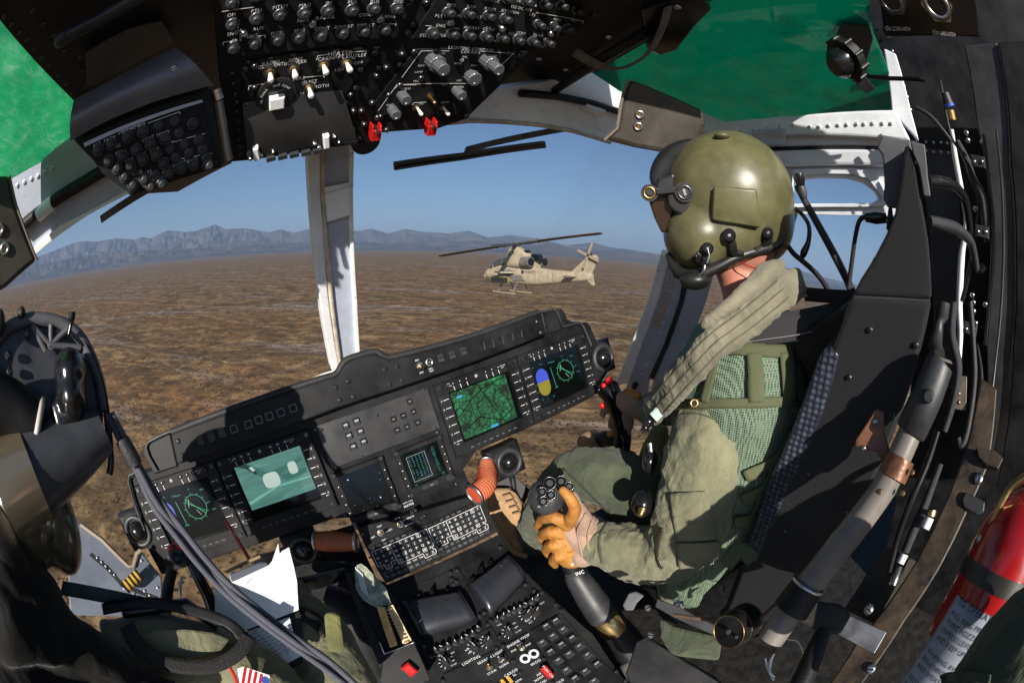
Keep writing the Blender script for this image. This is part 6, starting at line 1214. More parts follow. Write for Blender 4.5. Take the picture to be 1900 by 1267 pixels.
# kneeboard and papers
KB=facing(480,1120,.74)
kb=thing('kneeboard','metal clip kneeboard with blank white sheets strapped to the left thigh','kneeboard',KB.hit(480,1120))
g=G(); g.slab(KB,[(424,1065),(480,1043),(494,1042),(500,1050),(434,1080),(428,1078)],.006,mat('clip_alloy',(.30,.31,.33),.3,metal=.8),c=.004); part('clip',g,kb,bv=.002)
g=G(); g.slab(KB,[(430,1080),(500,1050),(560,1140),(565,1222),(545,1240),(470,1200)],.006,BLK,c=-.012); part('board',g,kb,bv=.002)
g=G(); vs=[]; q=[(399,1082),(503,1046),(553,1131),(399,1150)]
pp=[(399,1083),(434,1078),(499,1048),(505,1040),(516,1008),(519,1028),(523,1022),(536,1015),(545,1050),(551,1078),(554,1131),(500,1152),(439,1174),(399,1142)]
g.slab(KB,pp,.0012,PAP,c=.006); o=part('paper_sheet',g,kb,'blank white sheet with a torn upright corner'); g=G(); g.text(KB,'CARD NO 2',*KB.loc(463,1076,.007),.004,HG,c=.0074,ang=.3); g.stroke(KB,[KB.loc(503,1047,.007),KB.loc(520,1080,.007),KB.loc(552,1100,.007)],.0004,.0073,HG); g.stroke(KB,[KB.loc(440,1082,.007),KB.loc(510,1062,.007)],.0004,.0073,HG); part('fold_mark',g,kb)
g=G(); g.slab(KB,[(441,1176),(537,1144),(557,1217),(526,1234),(500,1215),(471,1201)],.001,PAP,c=.001); o=part('paper_sheet',g,kb,'lower sheet printed with a small table')
g=G()
for k in range(9):
    t=k/8; g.stroke(KB,[KB.loc(443+t*70,1177+t*36),KB.loc(537+t*16,1146+t*50)],.0005,.0015,DKG)
    for j in range(5): g.text(KB,random.choice(['ALT 45','HDG 210','FREQ','TOT 12','WPT 3']),*KB.loc(456+t*62+j*17,1176+t*38-j*5),.0032,DKG,c=.0016,ang=.3)
for s_ in (.3,.62): g.stroke(KB,[KB.loc(441+s_*96,1176-s_*32),KB.loc(505+s_*50,1216-s_*2)],.0005,.0015,DKG)
part('printed_table',g,kb)
strap('thigh_strap',kb,ls,[(545,1135,.78),(580,1150,.78),(610,1178,.78)],26,BLK,off=.006,th=.004)
g=G(); PQ2=facing(618,1172,.72); g.slab(PQ2,[(601,1140),(612,1132),(632,1140),(640,1200),(634,1210),(608,1208)],.02,PCH,c=0); o=part('pouch',g,kb,bv=.006)
# helmet cable
GB=pattern('grey_braid',(.105,.108,.135),(.035,.035,.045),900,rough=.5,kind='mesh',bd=.0008)
hc=thing('helmet_cable','thick grey braided helmet cable hanging diagonally across the instrument panel','cable',H(203,765,d=.5))
path=[(203,768,.57,7),(222,805,.575,8),(240,840,.58,8),(262,880,.58,8),(290,932,.58,8.5),(330,985,.58,8.5),(375,1042,.58,8.5),(425,1095,.58,8.5),(485,1145,.57,8.5),(545,1190,.55,8),(605,1232,.56,8),(670,1285,.57,8)]
for o_ in (-9,0.5,9.5):
    g=G(); pts=[]
    for i,(x,y,d,r) in enumerate(path):
        k=1 if 3<i<11 else .6; pts.append((x+o_*k*.72,y-o_*k*.6,d+.004*math.sin(i*1.3+o_),r*.78))
    pxtube(g,pts,GB,14,k=8); part('braided_strand',g,hc)
g=G(); pxtube(g,[(226,815,.568,15),(240,840,.568,16),(252,862,.57,15)],RUB,18); part('black_sleeve',g,hc)
g=G(); pxtube(g,[(196,768,.6,5),(199,790,.6,6),(203,830,.6,4),(204,860,.6,2)],GLB,10); part('thin_wire',g,hc)
# left cyclic
lc=thing('cyclic_stick','grey control stick grip with two bright red buttons in front of the left pilot','stick',H(400,1150,d=.8))
PG=facing(331,1025,.82); g=G(); g.slab(PG,[(310,1020),(318,1008),(336,1002),(350,1008),(353,1022),(352,1042),(344,1054),(330,1050),(316,1042)],.03,mat('grey_grip',(.06,.06,.062),.5,var=.3,vs=30,bump=.2,bs=400),c=.006); hd=part('grip_head',g,lc,bv=.008)
g=G()
for x,y,r in ((334,1008,.0115),(316,1016,.006)): a,b=PG.loc(x,y,.006); g.tube([PG.pt(a,b,.004),PG.pt(a,b,.012),PG.pt(a,b,.015)],[r,r*.95,r*.6],mat('red_button',(.65,.01,.01),.35,coat=.3),20)
part('red_button',g,hd); g=G()
for x,y,r in ((328,1036,.009),(346,1030,.009)): a,b=PG.loc(x,y,.006); g.torus(PG.pt(a,b,.007),PG.ez,r,.002,GLB,18,6); g.disc(PG,a,b,r*.6,.006,.011,GLB,14)
part('trim_switch',g,hd)
g=G(); pxtube(g,[(350,1035,.83,9),(368,1070,.83,12),(388,1110,.84,13),(402,1150,.85,14)],GLB,16); pxtube(g,[(320,1055,.84,10),(312,1090,.85,11),(305,1140,.86,13)],BLK,14); part('stick_tube',g,lc)
g=G(); pxtube(g,[(338,1068,.82,2),(334,1090,.82,3),(336,1115,.83,2)],STL,8); part('safety_wire',g,lc)
# red pen and tan rod
t=thing('red_pencil','thin red pencil sticking up in front of the left displays','pencil',H(462,1034,d=.9))
g=G(); pxtube(g,[(418,964,.96,2.2),(428,980,.95,3.6),(446,1010,.93,4),(462,1036,.9,4)],RED,10); part('shaft',g,t); g=G(); pf=facing(434,990,.93); g.text(pf,'FLIGHT',*pf.loc(434,990),.006,TICK,c=.006,ang=-1.05); part('lettering',g,t)
t=thing('wooden_rod','short tan rod lying behind the metal clip of the kneeboard','rod',H(450,1045,d=.8))
g=G(); pxtube(g,[(419,1061,.78,3),(450,1046,.79,3.4),(482,1032,.80,3)],mat('tan_rod',(.34,.26,.15),.6,var=.3,vs=50),10); part('stick',g,t)
# dark pedals and duct between seat and console
t=thing('pedal_assembly','black rudder pedal parts and duct between the left knee and the console','pedal',H(620,1080,d=1.2))
g=G(); pxtube(g,[(540,1085,1.1,12),(590,1078,1.15,14),(640,1062,1.2,10)],BLK,14); pxtube(g,[(600,1110,1.1,30),(640,1130,1.1,36),(680,1190,1.1,40),(720,1270,1.1,50)],BLK,18); part('duct',g,t)
pf=facing(650,1180,1.15); g=G(); g.slab(pf,[(470,1040),(640,1040),(690,1060),(780,1330),(600,1330)],.02,BLK,c=-.06); part('side_wall',g,t,bv=.003)
pf=facing(330,1100,1.2); g=G(); g.slab(pf,[(470,1030),(560,1010),(580,1045),(560,1120),(470,1110)],.02,BLK,c=-.0); part('lower_cover',g,t,bv=.003)
# pedals on the right side
pf=facing(610,1045,1.35); g=G(); g.slab(pf,[(480,1032),(560,1000),(655,972),(705,1085),(720,1115),(600,1115),(480,1080)],.02,BLK,c=0); part('backing_plate',g,t,bv=.003)
t=thing('pedal_assembly','black rudder pedal and bracket above the tan boot','pedal',H(960,880,d=1.5))
pf=facing(960,890,1.5); g=G(); g.slab(pf,[(905,875),(960,885),(985,910),(972,935),(950,905),(915,905)],.03,BLK,c=.0); part('pedal_plate',g,t,bv=.003); g=G(); pxtube(g,[(935,850,1.45,6),(950,885,1.5,6),(955,920,1.5,5)],BLK,10); pxtube(g,[(1105,820,1.5,14),(1130,832,1.5,12),(1170,850,1.4,14)],BLK,12); part('pedal_arm',g,t)
# ================================================================ DISTANT HELICOPTER
rc=A2W@ray(955,505); dist=42.; pos=CAMW+rc*dist
rh=np.array([rc[1],-rc[0],0]); rh=N(rh); fw=N(np.array([rc[0],rc[1],0])); yaw=math.radians(45)
hx=-rh*math.cos(yaw)+fw*math.sin(yaw); pit=math.radians(-1.0); hx=N(hx*math.cos(pit)+np.array([0,0,1])*math.sin(pit)); hy=N(np.cross((0,0,1),hx)); hz=np.cross(hx,hy)
HM_=Matrix([[hx[0],hy[0],hz[0],pos[0]],[hx[1],hy[1],hz[1],pos[1]],[hx[2],hy[2],hz[2],pos[2]],[0,0,0,1]])
BG=mat('desert_tan_aircraft_paint',(.32,.27,.19),.6,var=.3,vs=2.5,bump=0); BGD=mat('aircraft_grey',(.13,.125,.115),.6,var=.3,vs=2)
hp_=thing('attack_helicopter','sand coloured attack helicopter flying low over the desert plain','helicopter',world=True); hp_.matrix_world=HM_
def loft(g,st,m,n=20,sq=2.6):   # stations x, zc, hh, hw
    st=spline(st,4); vs=[]
    for x,zc,hh,hw in st:
        for k in range(n):
            t=2*math.pi*k/n; c,s=math.cos(t),math.sin(t); vs.append((x,hw*math.copysign(abs(c)**(2/sq),c),zc+hh*math.copysign(abs(s)**(2/sq),s)))
    g.add(vs,[(i*n+k,i*n+(k+1)%n,(i+1)*n+(k+1)%n,(i+1)*n+k) for i in range(len(st)-1) for k in range(n)],m,True); g.add(vs[:n],[tuple(range(n))[::-1]],m); g.add(vs[-n:],[tuple(range(n))],m)
def extr(g,pts,y0,y1,m,axis='y'):  # side outline (x,z) extruded in y
    g.poly(PL((0,0,0),(1,0,0),(0,0,1)),pts,-y1,-y0,m)
g=G(); loft(g,[(4.3,-.35,.12,.15),(3.9,-.3,.46,.36),(3.0,-.25,.66,.5),(1.8,-.1,.86,.56),(.2,-.1,1.0,.6),(-1.4,-.15,.98,.6),(-3,-.2,.86,.54),(-4.6,-.15,.68,.44),(-6.6,.0,.5,.34),(-8.6,.15,.36,.2),(-9.3,.2,.26,.12)],BG); part('fuselage',g,hp_)
g=G(); loft(g,[(3.6,.10,.20,.28),(2.9,.48,.50,.42),(2.0,.78,.56,.46),(1.0,.92,.48,.47),(.4,.85,.34,.44)],mat('canopy_glass',(.05,.05,.05),.08,coat=.6,spec=.8)); c_=part('canopy',g,hp_)
g=G()
for x in (2.75,1.75,1.0): g.tube([(x,.44,.15),(x,.41,.62),(x-.08,.2,1.02 if x<2.5 else .8),(x-.08,-.2,1.02 if x<2.5 else .8)],.035,BG,6)
part('canopy_frame',g,c_)
g=G(); loft(g,[(1.1,.85,.35,.45),(.4,1.05,.65,.9),(-.8,1.1,.72,1.05),(-2.0,1.05,.62,.98),(-2.8,1.0,.5,.8)],BG); part('engine_cowling',g,hp_)
g=G(); loft(g,[(.95,1.5,.3,.24),(.5,1.75,.74,.38),(-.5,1.8,.72,.46),(-1.4,1.6,.52,.48),(-2.3,1.4,.35,.4)],BG); part('mast_fairing',g,hp_)
for y in (.85,-.85):
    g=G(); g.tube([(-1.9,y,1.05),(-3.0,y*1.12,1.12)],[.50,.46],BGD,18); g.tube([(-2.99,y*1.12,1.12),(-3.05,y*1.12,1.12)],[.39,.39],GLB,18); part('exhaust',g,hp_)
g=G(); g.tube([(-1.2,0,1.9),(-1.8,0,1.95)],[.3,.28],BLK,14); g.tube([(-2.4,.0,1.45),(-3.3,0,1.5)],[.42,.36],GLB,14); part('oil_cooler',g,hp_)
g=G(); extr(g,[(-6.9,.35),(-9.0,.1),(-9.8,1.75),(-9.5,2.05),(-8.8,1.95)],-.07,.07,BG); extr(g,[(-8.5,0),(-9.3,.1),(-9.55,-.5),(-9.3,-.55)],-.05,.05,BG); part('tail_fin',g,hp_)
g=G(); P_=PL((0,0,.05),(1,0,0),(0,1,0)); g.poly(P_,[(-6.6,.2),(-7.7,.2),(-7.9,1.55),(-7.2,1.55)],-.04,.04,BGD); part('horizontal_stabilizer',g,hp_); g=G(); g.poly(P_,[(-6.6,-.2),(-7.7,-.2),(-7.9,-1.55),(-7.2,-1.55)],-.04,.04,BGD); part('horizontal_stabilizer',g,hp_)
DKB=mat('rotor_black',(.025,.025,.024),.5); BLD=mat('rotor_blade_grey',(.05,.05,.046),.5)
hub=np.array([-.15,0,2.75]); g=G(); g.tube([(-.15,0,2.1),hub],[.11,.11],DKB,12); g.tube([hub-[0,0,.16],hub+[0,0,.18]],[.36,.26],DKB,16)
for k in range(8): t=k*.785; g.tube([(-.15+.3*math.cos(t),.3*math.sin(t),2.15),(-.15+.42*math.cos(t),.42*math.sin(t),2.6)],.035,DKB,6)
part('rotor_hub',g,hp_)
# blades lie in a disc tilted so that the left one hangs low
cr=np.array([hx@rh,hy@rh,hz@rh]); cf=np.array([hx@fw,hy@fw,hz@fw]); tl=math.radians(10.8)
e1=N(cr*math.cos(tl)+np.array([0,0,1])*math.sin(tl)); e2=N(cf-(cf@e1)*e1); nn=np.cross(e1,e2); nn=nn if nn[2]>0 else -nn
for ang in (180,0,90,270):
    t=math.radians(ang-14); d=e1*math.cos(t)+e2*math.sin(t); s=np.cross(nn,d); g=G()
    PLB=PL(hub+[0,0,.05],d,s*math.cos(.38)+nn*math.sin(.38)*(1 if ang in(180,90) else -1)); g.box(PLB,1.2,0,1.9,.28,-.07,.07,DKB); g.box(PLB,1.25,0,.12,.42,-.12,.12,DKB); g.box(PLB,2.1,0,.16,.5,-.1,.1,DKB); g.poly(PLB,[(2.1,-.28),(8.0,-.28),(8.4,-.05),(8.4,.12),(8.1,.28),(2.1,.28)],-.03,.03,BLD); part('rotor_blade',g,hp_)
th=np.array([-9.0,.35,1.95]); g=G(); g.tube([th-[0,.35,0],th+[0,.12,0]],[.14,.12],DKB,12); g.tube([(-8.8,-.25,1.98),(-8.8,.25,1.98)],[.2,.2],DKB,12); part('tail_rotor_hub',g,hp_)
for k in range(4):
    t=k*math.pi/2+.35; d=np.array([math.cos(t),0,math.sin(t)]); PLB=PL(th+[0,.12,0],d,np.cross((0,1,0),d)); g=G(); g.box(PLB,.65,0,1.05,.2,-.02,.02,mat('tail_blade_tan',(.30,.24,.16),.6)); part('tail_rotor_blade',g,hp_)
for s_ in (1,-1):
    g=G(); g.poly(PL((0,0,.0),(1,0,0),(0,1,0)),[(.9,s_*.45),(-.7,s_*.45),(-.3,s_*2.1),(.6,s_*2.1)],-.08,.06,BG); w_=part('stub_wing',g,hp_)
    g=G(); g.tube([(1.9,s_*1.25,-.72),(1.8,s_*1.25,-.72),(-.2,s_*1.25,-.72),(-.3,s_*1.25,-.72)],[.24,.34,.34,.3],mat('olive_pod',(.22,.19,.06),.5),14); part('rocket_pod',g,w_)
    g=G()
    for yy,zz in ((1.75,-.62),(2.0,-.62),(1.75,-.88),(2.0,-.88)): g.tube([(1.1,s_*yy,zz),(-.7,s_*yy,zz)],[.14,.14],DKB,10)
    part('missile_rack',g,w_)
    g=G(); g.tube([(1.8,s_*1.15,-1.95),(1.5,s_*1.15,-2.0),(-1.3,s_*1.15,-2.0)],.06,BG,8); g.tube([(1.1,s_*.4,-.8),(1.1,s_*1.15,-2.0)],.055,BGD,8); g.tube([(-.9,s_*.4,-.8),(-.9,s_*1.15,-2.0)],.055,BGD,8); part('landing_skid',g,hp_)
g=G(); g.tube([(4.0,0,-.55),(4.35,0,-.62)],[.26,.22],BG,14); g.tube([(3.3,0,-.8),(3.4,0,-1.05)],[.2,.15],DKB,12); g.tube([(3.4,0,-1.0),(4.3,0,-1.05)],.035,DKB,8); part('nose_turret',g,hp_)
g=G(); PW=PL((0,0,0),(1,0,0),(0,0,1))
for x,z,w2,h2 in ((-1.6,.1,.28,.34),(-1.55,-.3,.05,.4),(-3.0,.25,.1,.1)): 
    g.box(PL((x,.57 if x>-2.9 else .49,z),(-1,0,0),(0,0,1)),0,0,w2,h2,0,.02,DKB)
part('side_marking',g,hp_)
g=G(); g.text(PL((-2.3,.585,.15),(-1,0,0),(0,0,1)),'MARINES',0,0,.34,DKB,c=.0); part('lettering',g,hp_)
g=G(); 
for x,y0,z0,z1 in ((2.4,.545,-.5,.2),(1.4,.60,-.7,.2),(.5,.61,-.8,.3),(-.5,.62,-.8,.3),(-3.2,.55,-.7,.3),(-5.2,.42,-.4,.3)): g.box(PL((x,y0,(z0+z1)/2),(-1,0,0),(0,0,1)),0,0,.035,z1-z0,0,.02,BGD)
for x,z in ((1.0,1.1),(-.2,1.2)): g.box(PL((x,1.0 if x<.5 else .8,z),(-1,0,0),(0,0,1)),0,0,.04,.7,0,.05,BGD)
part('panel_seam',g,hp_)
g=G(); g.poly(PL((0,0,.0),(1,0,0),(0,0,1)),[(1.3,-.15),(.2,.35),(-1.2,-.1),(-2.0,-.75),(-.6,-.8)],-.60,-.52,BGD); part('wing_shade_plate',g,hp_)  # dark triangle: the stub wing's shaded side put in as colour
# ================================================================ RIGHT-HAND CLUTTER
def cable(name,lab,pts,m,cat='cable',group=None,n=12,ends=None):
    t=thing(name,lab,cat,H(pts[0][0],pts[0][1],d=pts[0][2]),group=group); g=G(); pxtube(g,pts,m,n,k=7); part('sheath',g,t)
    if ends:
        for x,y,x2,y2,d,r,mm in ends: g=G(); g.tube([H(x,y,d=d),H((x+x2)/2,(y+y2)/2,d=d),H(x2,y2,d=d)],[r*.8*d/FOC,r*d/FOC,r*.7*d/FOC],mm,14); part('connector',g,t)
    return t
BRD=pattern('black_braid',(.035,.037,.045),(.012,.012,.014),800,rough=.4,kind='mesh',bd=.0008)
cable('communication_cable','thick braided black cable from the helmet socket down to the seat shoulder',[(1478,345,.88,6),(1500,385,.87,7),(1525,430,.86,7.5),(1552,480,.85,8),(1572,520,.84,8),(1582,545,.84,8)],BRD,ends=[(1482,322,1486,345,.87,11,GLB),(1486,345,1492,368,.87,9,DKG)])
cable('communication_cable','short curled black cable behind the pilot helmet',[(1476,387,.92,4),(1490,400,.91,4),(1501,420,.90,4.2),(1500,448,.90,5),(1491,470,.90,7),(1489,480,.90,3)],GLB)
cable('communication_cable','black cable curving from the helmet rear down to the strap',[(1456,448,.92,5),(1472,470,.90,5),(1492,487,.89,5),(1515,508,.88,5),(1530,528,.87,5),(1540,548,.86,5)],RUB)
cable('communication_cable','thin black lead dropping straight from the headrest plug',[(1648,405,.80,3),(1615,403,.80,4),(1596,408,.80,4.5),(1587,440,.81,4.5),(1580,490,.82,4.5),(1574,535,.83,5)],RUB,ends=[(1645,405,1605,404,.795,11,GLB)])
cable('wiring_loom','thick black hose leaving the seat back at the level of the headrest',[(1722,336,.75,11),(1745,338,.78,11),(1772,347,.84,10),(1790,370,.88,9),(1798,410,.9,8),(1800,450,.92,7)],GLB)
cable('wiring_loom','braided black hose leaving the seat back below the upper hose',[(1724,410,.72,9),(1745,415,.75,11),(1775,425,.82,11),(1798,445,.88,9),(1806,465,.9,8),(1812,500,.92,7)],BRD)
WS_=mat('white_sleeve',(.72,.72,.74),.5,var=.15,vs=40)
cable('wiring_loom','white sleeved cable running down the dark bulkhead',[(1765,240,1.0,5),(1772,290,1.0,6),(1783,350,1.0,6),(1792,400,1.0,5),(1790,440,1.0,5),(1784,480,1.0,7),(1780,560,1.0,7),(1782,620,1.0,6),(1778,690,1.0,4)],WS_)
cable('wiring_loom','grey braided cable bundle twisting beside the white sleeved cable',[(1776,262,.98,6),(1795,300,.97,8),(1805,330,.96,8),(1822,365,.95,9),(1828,410,.95,9),(1832,450,.95,7)],BRD)
cable('wiring_loom','long thin black tube right of the white sleeved cable',[(1825,250,.94,4),(1834,330,.94,4.5),(1842,400,.94,4.5),(1842,480,.94,5),(1836,560,.94,4),(1828,640,.94,4)],GLB)
cable('wiring_loom','black looped hose ending in a clear clip on the bulkhead',[(1785,560,.93,5),(1795,520,.93,5),(1805,478,.93,5),(1812,498,.92,5),(1820,502,.92,6),(1826,492,.92,6)],GLB)
cable('wiring_loom','black hose hanging in a narrow loop beside the strut',[(1800,560,.85,6),(1806,640,.85,6),(1808,700,.85,6.5),(1800,770,.85,6.5),(1790,815,.85,7),(1782,825,.85,7),(1778,812,.85,6)],RUB)
cable('wiring_loom','thin black wire hugging the white sleeved cable',[(1745,150,1.0,2.5),(1755,210,.99,3),(1768,260,.98,3),(1790,290,.97,3),(1800,330,.96,3),(1815,370,.95,2.5),(1812,420,.95,2.5),(1805,470,.95,2.5)],RUB)
random.seed(11)
cable('wiring_loom','bundle of thin black wires low on the bulkhead beside the door pillar',[(1812,640,.95,5),(1820,700,.94,6),(1815,760,.93,5),(1805,830,.92,5),(1795,880,.92,4)],GLB)
cable('wiring_loom','dark corrugated tube right of the strut top',[(1770,560,.8,8),(1766,620,.8,9),(1778,680,.8,9),(1770,740,.8,8),(1752,800,.8,7)],BRD)
cable('wiring_loom','slim steel tube standing against the door pillar',[(1848,240,.93,3),(1858,340,.93,3.2),(1862,450,.93,3.2),(1858,560,.93,3.2),(1846,680,.93,3),(1830,800,.93,3)],DST)
cable('wiring_loom','short black lead crossing the riveted bulkhead plate',[(1700,200,1.0,4),(1725,215,.99,4.5),(1748,240,.98,4),(1765,262,.98,3)],RUB)
cable('wiring_loom','black hose running low beside the worn sill',[(1740,800,.8,6),(1720,860,.8,7),(1690,930,.8,7),(1665,1000,.82,6),(1650,1060,.84,5)],GLB)
for x,y,lab_ in ((1815,300,'square black cable clamp high on the bulkhead'),(1822,430,'square black cable clamp in the middle of the bulkhead'),(1800,610,'square black cable clamp low on the bulkhead')):
    t=thing('cable_clamp',lab_,'clamp',H(x,y,d=.93),group='cable clamps on the bulkhead'); pf=facing(x,y,.93); g=G(); g.box(pf,0,0,.035,.022,-.01,.012,DKG,ch=.002); part('clamp_body',g,t); screws(t,pf,[(x-7,y),(x+7,y)],.004,STL,c=.012)
t=thing('tube_connector','metal connector with a blue band above the white sleeve','connector',H(1762,200,d=1.0))
g=G(); pxtube(g,[(1752,172,1.0,10),(1760,195,1.0,12)],DKG,16); part('black_shell',g,t); g=G(); pxtube(g,[(1759,193,.999,12.6),(1761,198,.999,12.6)],mat('blue_band',(.03,.09,.5),.4),16); part('blue_band',g,t); g=G(); pxtube(g,[(1762,204,1.0,10),(1766,222,1.0,11)],BRS,8); part('gold_nut',g,t)
screws(t,facing(1800,250,.95),[(1793,247),(1796,261),(1822,263),(1810,388),(1826,398),(1804,548),(1806,562),(1807,578),(1810,600),(1828,565)],.006,STL,c=0)
for (x,y,nm,lab) in ((1778,720,'latch_bracket','small tan metal latch bracket beside the hanging hose'),):
    pf=facing(x,y,.9); t=thing(nm,lab,'bracket',pf.o); g=G(); g.slab(pf,[(1772,697),(1794,698),(1792,762),(1768,758),(1770,740)],.008,mat('tan_bracket',(.16,.13,.10),.4,metal=.4,var=.4,vs=40),c=0); o=part('plate',g,t,bv=.001); screws(o,pf,[(1780,706),(1779,730),(1779,746)],.004,BRS,c=.001)
# sill beam
SBM=mat('worn_brown_sill',(.014,.011,.008),.5,var=1.4,vs=18,col2=(.075,.048,.026),bump=.3,bs=100)
pf=facing(1720,1000,.85); t=thing('door_sill_beam','worn brown edged black beam curving down past the seat strut','beam',pf.hit(1640,1150))
g=G(); g.slab(pf,[(1820,700),(1850,720),(1835,860),(1790,960),(1740,1060),(1680,1150),(1620,1240),(1560,1320),(1500,1320),(1590,1190),(1640,1130),(1700,1040),(1750,940),(1790,840)],.05,SBM,c=0); part('beam_body',g,t,bv=.004)
g=G(); g.slab(pf,[(1812,830),(1846,835),(1862,850),(1852,870),(1830,862),(1815,848)],.03,SBM,c=.02); part('end_block',g,t,bv=.002)
screws(t,pf,[(1816,888),(1616,1240),(1612,1130)],.011,STL,c=.004,hgt=.004)
g=G(); g.slab(pf,[(1785,925),(1792,912),(1828,930),(1826,950),(1812,955),(1788,940)],.02,DKG,c=.01); part('bracket',g,t,bv=.003)
pf=facing(1580,1180,.85); t=thing('floor_plate','scuffed silver and black floor plate below the seat strut','plate',pf.o)
g=G(); g.slab(pf,[(1578,1142),(1645,1172),(1622,1212),(1545,1170)],.008,mat('scuffed_alloy',(.16,.165,.18),.35,metal=.5,var=.5,vs=25),c=0); part('plate_top',g,t,bv=.001)
pf=facing(1640,1060,.92); g=G(); g.slab(pf,[(1640,1010),(1700,1040),(1665,1150),(1640,1165),(1565,1130)],.02,DIRT,c=-.02); part('dusty_box',g,t,bv=.003)
t=thing('floor_connector','white banded cable plugged into the dusty floor box','connector',H(1660,1085,d=.85))
g=G(); pxtube(g,[(1655,1085,.86,11),(1660,1070,.86,12),(1668,1050,.86,9)],DST,14); part('plug',g,t); g=G(); pxtube(g,[(1670,1045,.85,8),(1678,1028,.85,9)],WS_,14); part('white_band',g,t); g=G(); pxtube(g,[(1680,1022,.84,9),(1695,985,.83,10),(1715,940,.83,9),(1730,900,.83,8),(1745,860,.83,7)],BRD,14); part('cable',g,t)
g=G(); pxtube(g,[(1716,980,.81,10),(1725,960,.81,10)],WS_,14); pxtube(g,[(1726,957,.81,11),(1729,946,.81,11)],BRS,14); part('capped_end',g,t)
# reel under the seat
t=thing('inertia_reel','round black reel with worn brass edges under the seat','reel',H(1360,1165,d=.75))
c0=H(1352,1172,d=.70); c1=H(1385,1150,d=.74); g=G(); g.tube([c0,c0+(c1-c0)*.3,c1],[.030,.033,.033],BLK,30); part('drum',g,t)
g=G(); 
for q in (0.0,.35,.95): g.torus(c0+(c1-c0)*q,c1-c0,.0325 if q else .0295,.0008,BRS,36,5)
part('worn_edge',g,t); g=G(); pf=facing(1352,1172,.69); g.disc(pf,0,0,.004,.0,.006,DST,10); g.disc(pf,.016,-.004,.003,.0,.004,DST,10); part('bolt',g,t)
cable('seat_cable','thin brown steel cable curving under the seat to the strut',[(1250,1140,.78,3),(1330,1150,.75,4),(1400,1150,.72,4),(1440,1120,.70,4),(1480,1105,.68,3.5)],mat('rusty_cable',(.10,.055,.03),.5,var=.5,vs=60))
pf=facing(1300,1150,.85); t=thing('seat_mechanism','black seat frame rails and mechanism below the pilot','seat frame',pf.o)
g=G(); g.slab(pf,[(1220,1110),(1260,1125),(1330,1160),(1325,1178),(1250,1145),(1215,1125)],.03,DKG,c=.02); part('side_rail',g,t,bv=.002); g=G(); g.slab(pf,[(1180,1190),(1200,1180),(1330,1260),(1400,1330),(1200,1330),(1160,1250)],.04,BLK,c=-.02); part('floor_rail',g,t,bv=.003)
screws(t,pf,[(1262,1120),(1207,1178),(1256,1118),(1202,1128)],.007,STL,c=.022,hgt=.006)
t=thing('stowage_bag','dark green canvas bag stuffed under the seat','bag',H(1290,1200,d=.85)); g=G(); g.slab(facing(1290,1195,.87),[(1222,1145),(1250,1160),(1340,1180),(1335,1225),(1245,1215),(1225,1180)],.05,SUITD,c=0); part('canvas',g,t,bv=.008)
t=thing('belt_buckle','grey plastic belt buckle hanging below the elbow','buckle',H(1175,1115,d=.82)); pf=facing(1175,1115,.82); g=G(); g.slab(pf,[(1166,1100),(1180,1096),(1196,1104),(1182,1118),(1175,1132),(1160,1132),(1155,1122)],.012,HG,c=0); part('buckle_body',g,t,bv=.003)
t=thing('shackle','small polished steel shackle on a wire at the bottom','shackle',H(1430,1240,d=.8)); g=G(); pxtube(g,[(1436,1212,.8,2.5),(1430,1225,.8,3.5),(1428,1245,.8,4),(1438,1255,.8,3)],STL,10); pxtube(g,[(1420,1220,.8,2.5),(1424,1238,.8,3),(1436,1262,.8,4)],STL,10); part('hook',g,t)
g=G(); pxtube(g,[(1456,1185,.8,1.5),(1480,1190,.8,1.5),(1492,1215,.8,1.5)],STL,8); part('wire_loop',g,t)
t=thing('seat_strut','short black and bronze lower strut beside the taupe strut','strut',H(1500,1230,d=.7)); g=G(); ptube(g,[(1530,1165,.70,15),(1515,1200,.70,19),(1490,1260,.7,22),(1470,1310,.7,22)],BLK,20); part('tube',g,t); g=G(); pf=facing(1545,1150,.69); g.slab(pf,[(1490,1110),(1560,1120),(1580,1140),(1560,1175),(1530,1180),(1480,1150)],.03,DIRT,c=0); part('clevis',g,t,bv=.004)
# extinguisher
fe=thing('fire_extinguisher','red fire extinguisher with printed grey instruction label at the lower right','extinguisher',H(1760,1190,d=.62))
E0=H(1905,935,d=.60); E1=H(1785,1185,d=.62); ax=N(E1-E0); R=.066
g=G(); L=np.linalg.norm(E1-E0); prof=[(-.02,.2),(-.005,.55),(.012,.82),(.035,.96),(.06,1),(L-.012,1),(L+.004,.95),(L+.014,.8),(L+.02,.4)]; g.tube([E0+ax*t for t,_ in prof],[R*r for _,r in prof],REDP,40); part('bottle',g,fe)
g=G(); g.tube([E0+ax*.075,E0+ax*.095],[R*1.03,R*1.03],mat('grey_clamp',(.05,.048,.045),.4,metal=.5),40); part('clamp_band',g,fe)
vd=N(-(E0+E1)/2); sd=N(np.cross(ax,vd)); fr=np.cross(sd,ax)*1.0
if fr@vd<0: fr=-fr
LBL=mat('label_grey',(.34,.37,.44),.4); 
def onb(t,w): # t along the axis (m), w around (rad)
    return E0+ax*t+(fr*math.cos(w)+sd*math.sin(w))*R*1.012
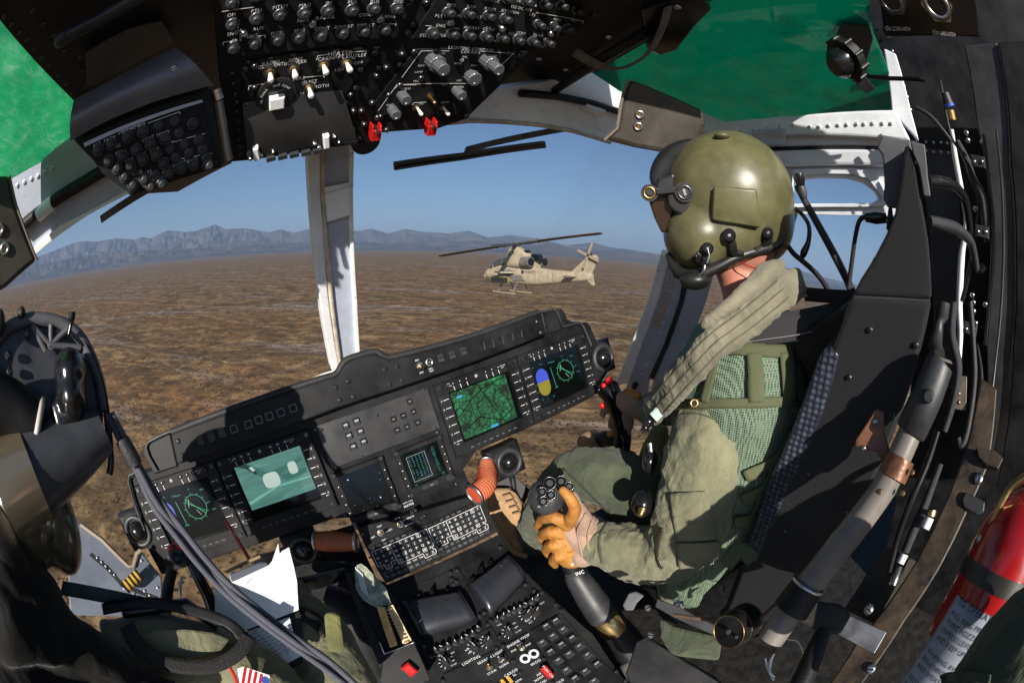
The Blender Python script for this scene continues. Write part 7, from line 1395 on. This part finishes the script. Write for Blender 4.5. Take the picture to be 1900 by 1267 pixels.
g=G(); nt_=6; nw=14; vs=[onb(.115+.125*i/nt_,-1.0+1.75*j/nw) for i in range(nt_+1) for j in range(nw+1)]; g.add(vs,[(i*(nw+1)+j,i*(nw+1)+j+1,(i+1)*(nw+1)+j+1,(i+1)*(nw+1)+j) for i in range(nt_) for j in range(nw)],LBL,True)
lb_=part('label',g,fe); s2=lb_.modifiers.new('s','SOLIDIFY'); s2.thickness=.0006; s2.offset=0
g=G()
def curvetext(st,t0,w0,h):
    w=w0
    for ch in st:
        gv,gf,adv=glyph(ch)
        if gv: 
            vs=[]
            for p,q in gv:
                ww=-(w+p*h/R); tt=t0-q*h; vs.append(E0+ax*tt+(fr*math.cos(ww)+sd*math.sin(ww))*R*1.026)
            g.add(vs,gf,DKG)
        w+=adv*h/R
sgn=1
for i,(a_,b_) in enumerate([('TO OPERATE',.122),('PULL RING PIN',.136),('POINT NOZZLE AT BASE',.146),('DEPRESS LEVER FULLY',.156),('AND KEEP UPRIGHT',.166),('WARNING AVOID',.184),('BREATHING VAPOUR',.194),('AND SMOKE',.204),('RECHARGE AFTER USE',.220),('WEIGHT 2.5 KG',.230)]): curvetext(a_,b_,-.60,.0085 if i else .011)
part('printed_text',g,fe)
g=G(); g.add([onb(.24+.035*i,-1.0+1.75*j/8)+0 for i in range(2) for j in range(9)],[(j,j+1,10+j,9+j) for j in range(8)],GLB,True); lb2=part('black_label',g,fe); s2=lb2.modifiers.new('s','SOLIDIFY'); s2.thickness=.0006; s2.offset=0
g=G(); pxtube(g,[(1930,870,.56,7),(1905,883,.56,8),(1878,902,.56,8),(1862,925,.56,8),(1845,960,.565,8),(1826,995,.57,8)],BRS,14); g.ell(H(1819,1000,d=.57),[(.006,0,0),(0,.006,0),(0,0,.006)],STL); part('brass_handle',g,fe)
# knee of the photographer's neighbour
kn=thing('person','knee in dark green flight suit cloth at the lower right corner','person',H(1850,1250,d=.5))
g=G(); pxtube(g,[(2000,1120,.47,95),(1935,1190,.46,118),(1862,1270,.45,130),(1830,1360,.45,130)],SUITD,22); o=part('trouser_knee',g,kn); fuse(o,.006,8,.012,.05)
strap('ribbed_cuff',kn,o,[(1745,1262,.42),(1790,1255,.42),(1840,1262,.42)],22,SUITD,off=.004,th=.004)
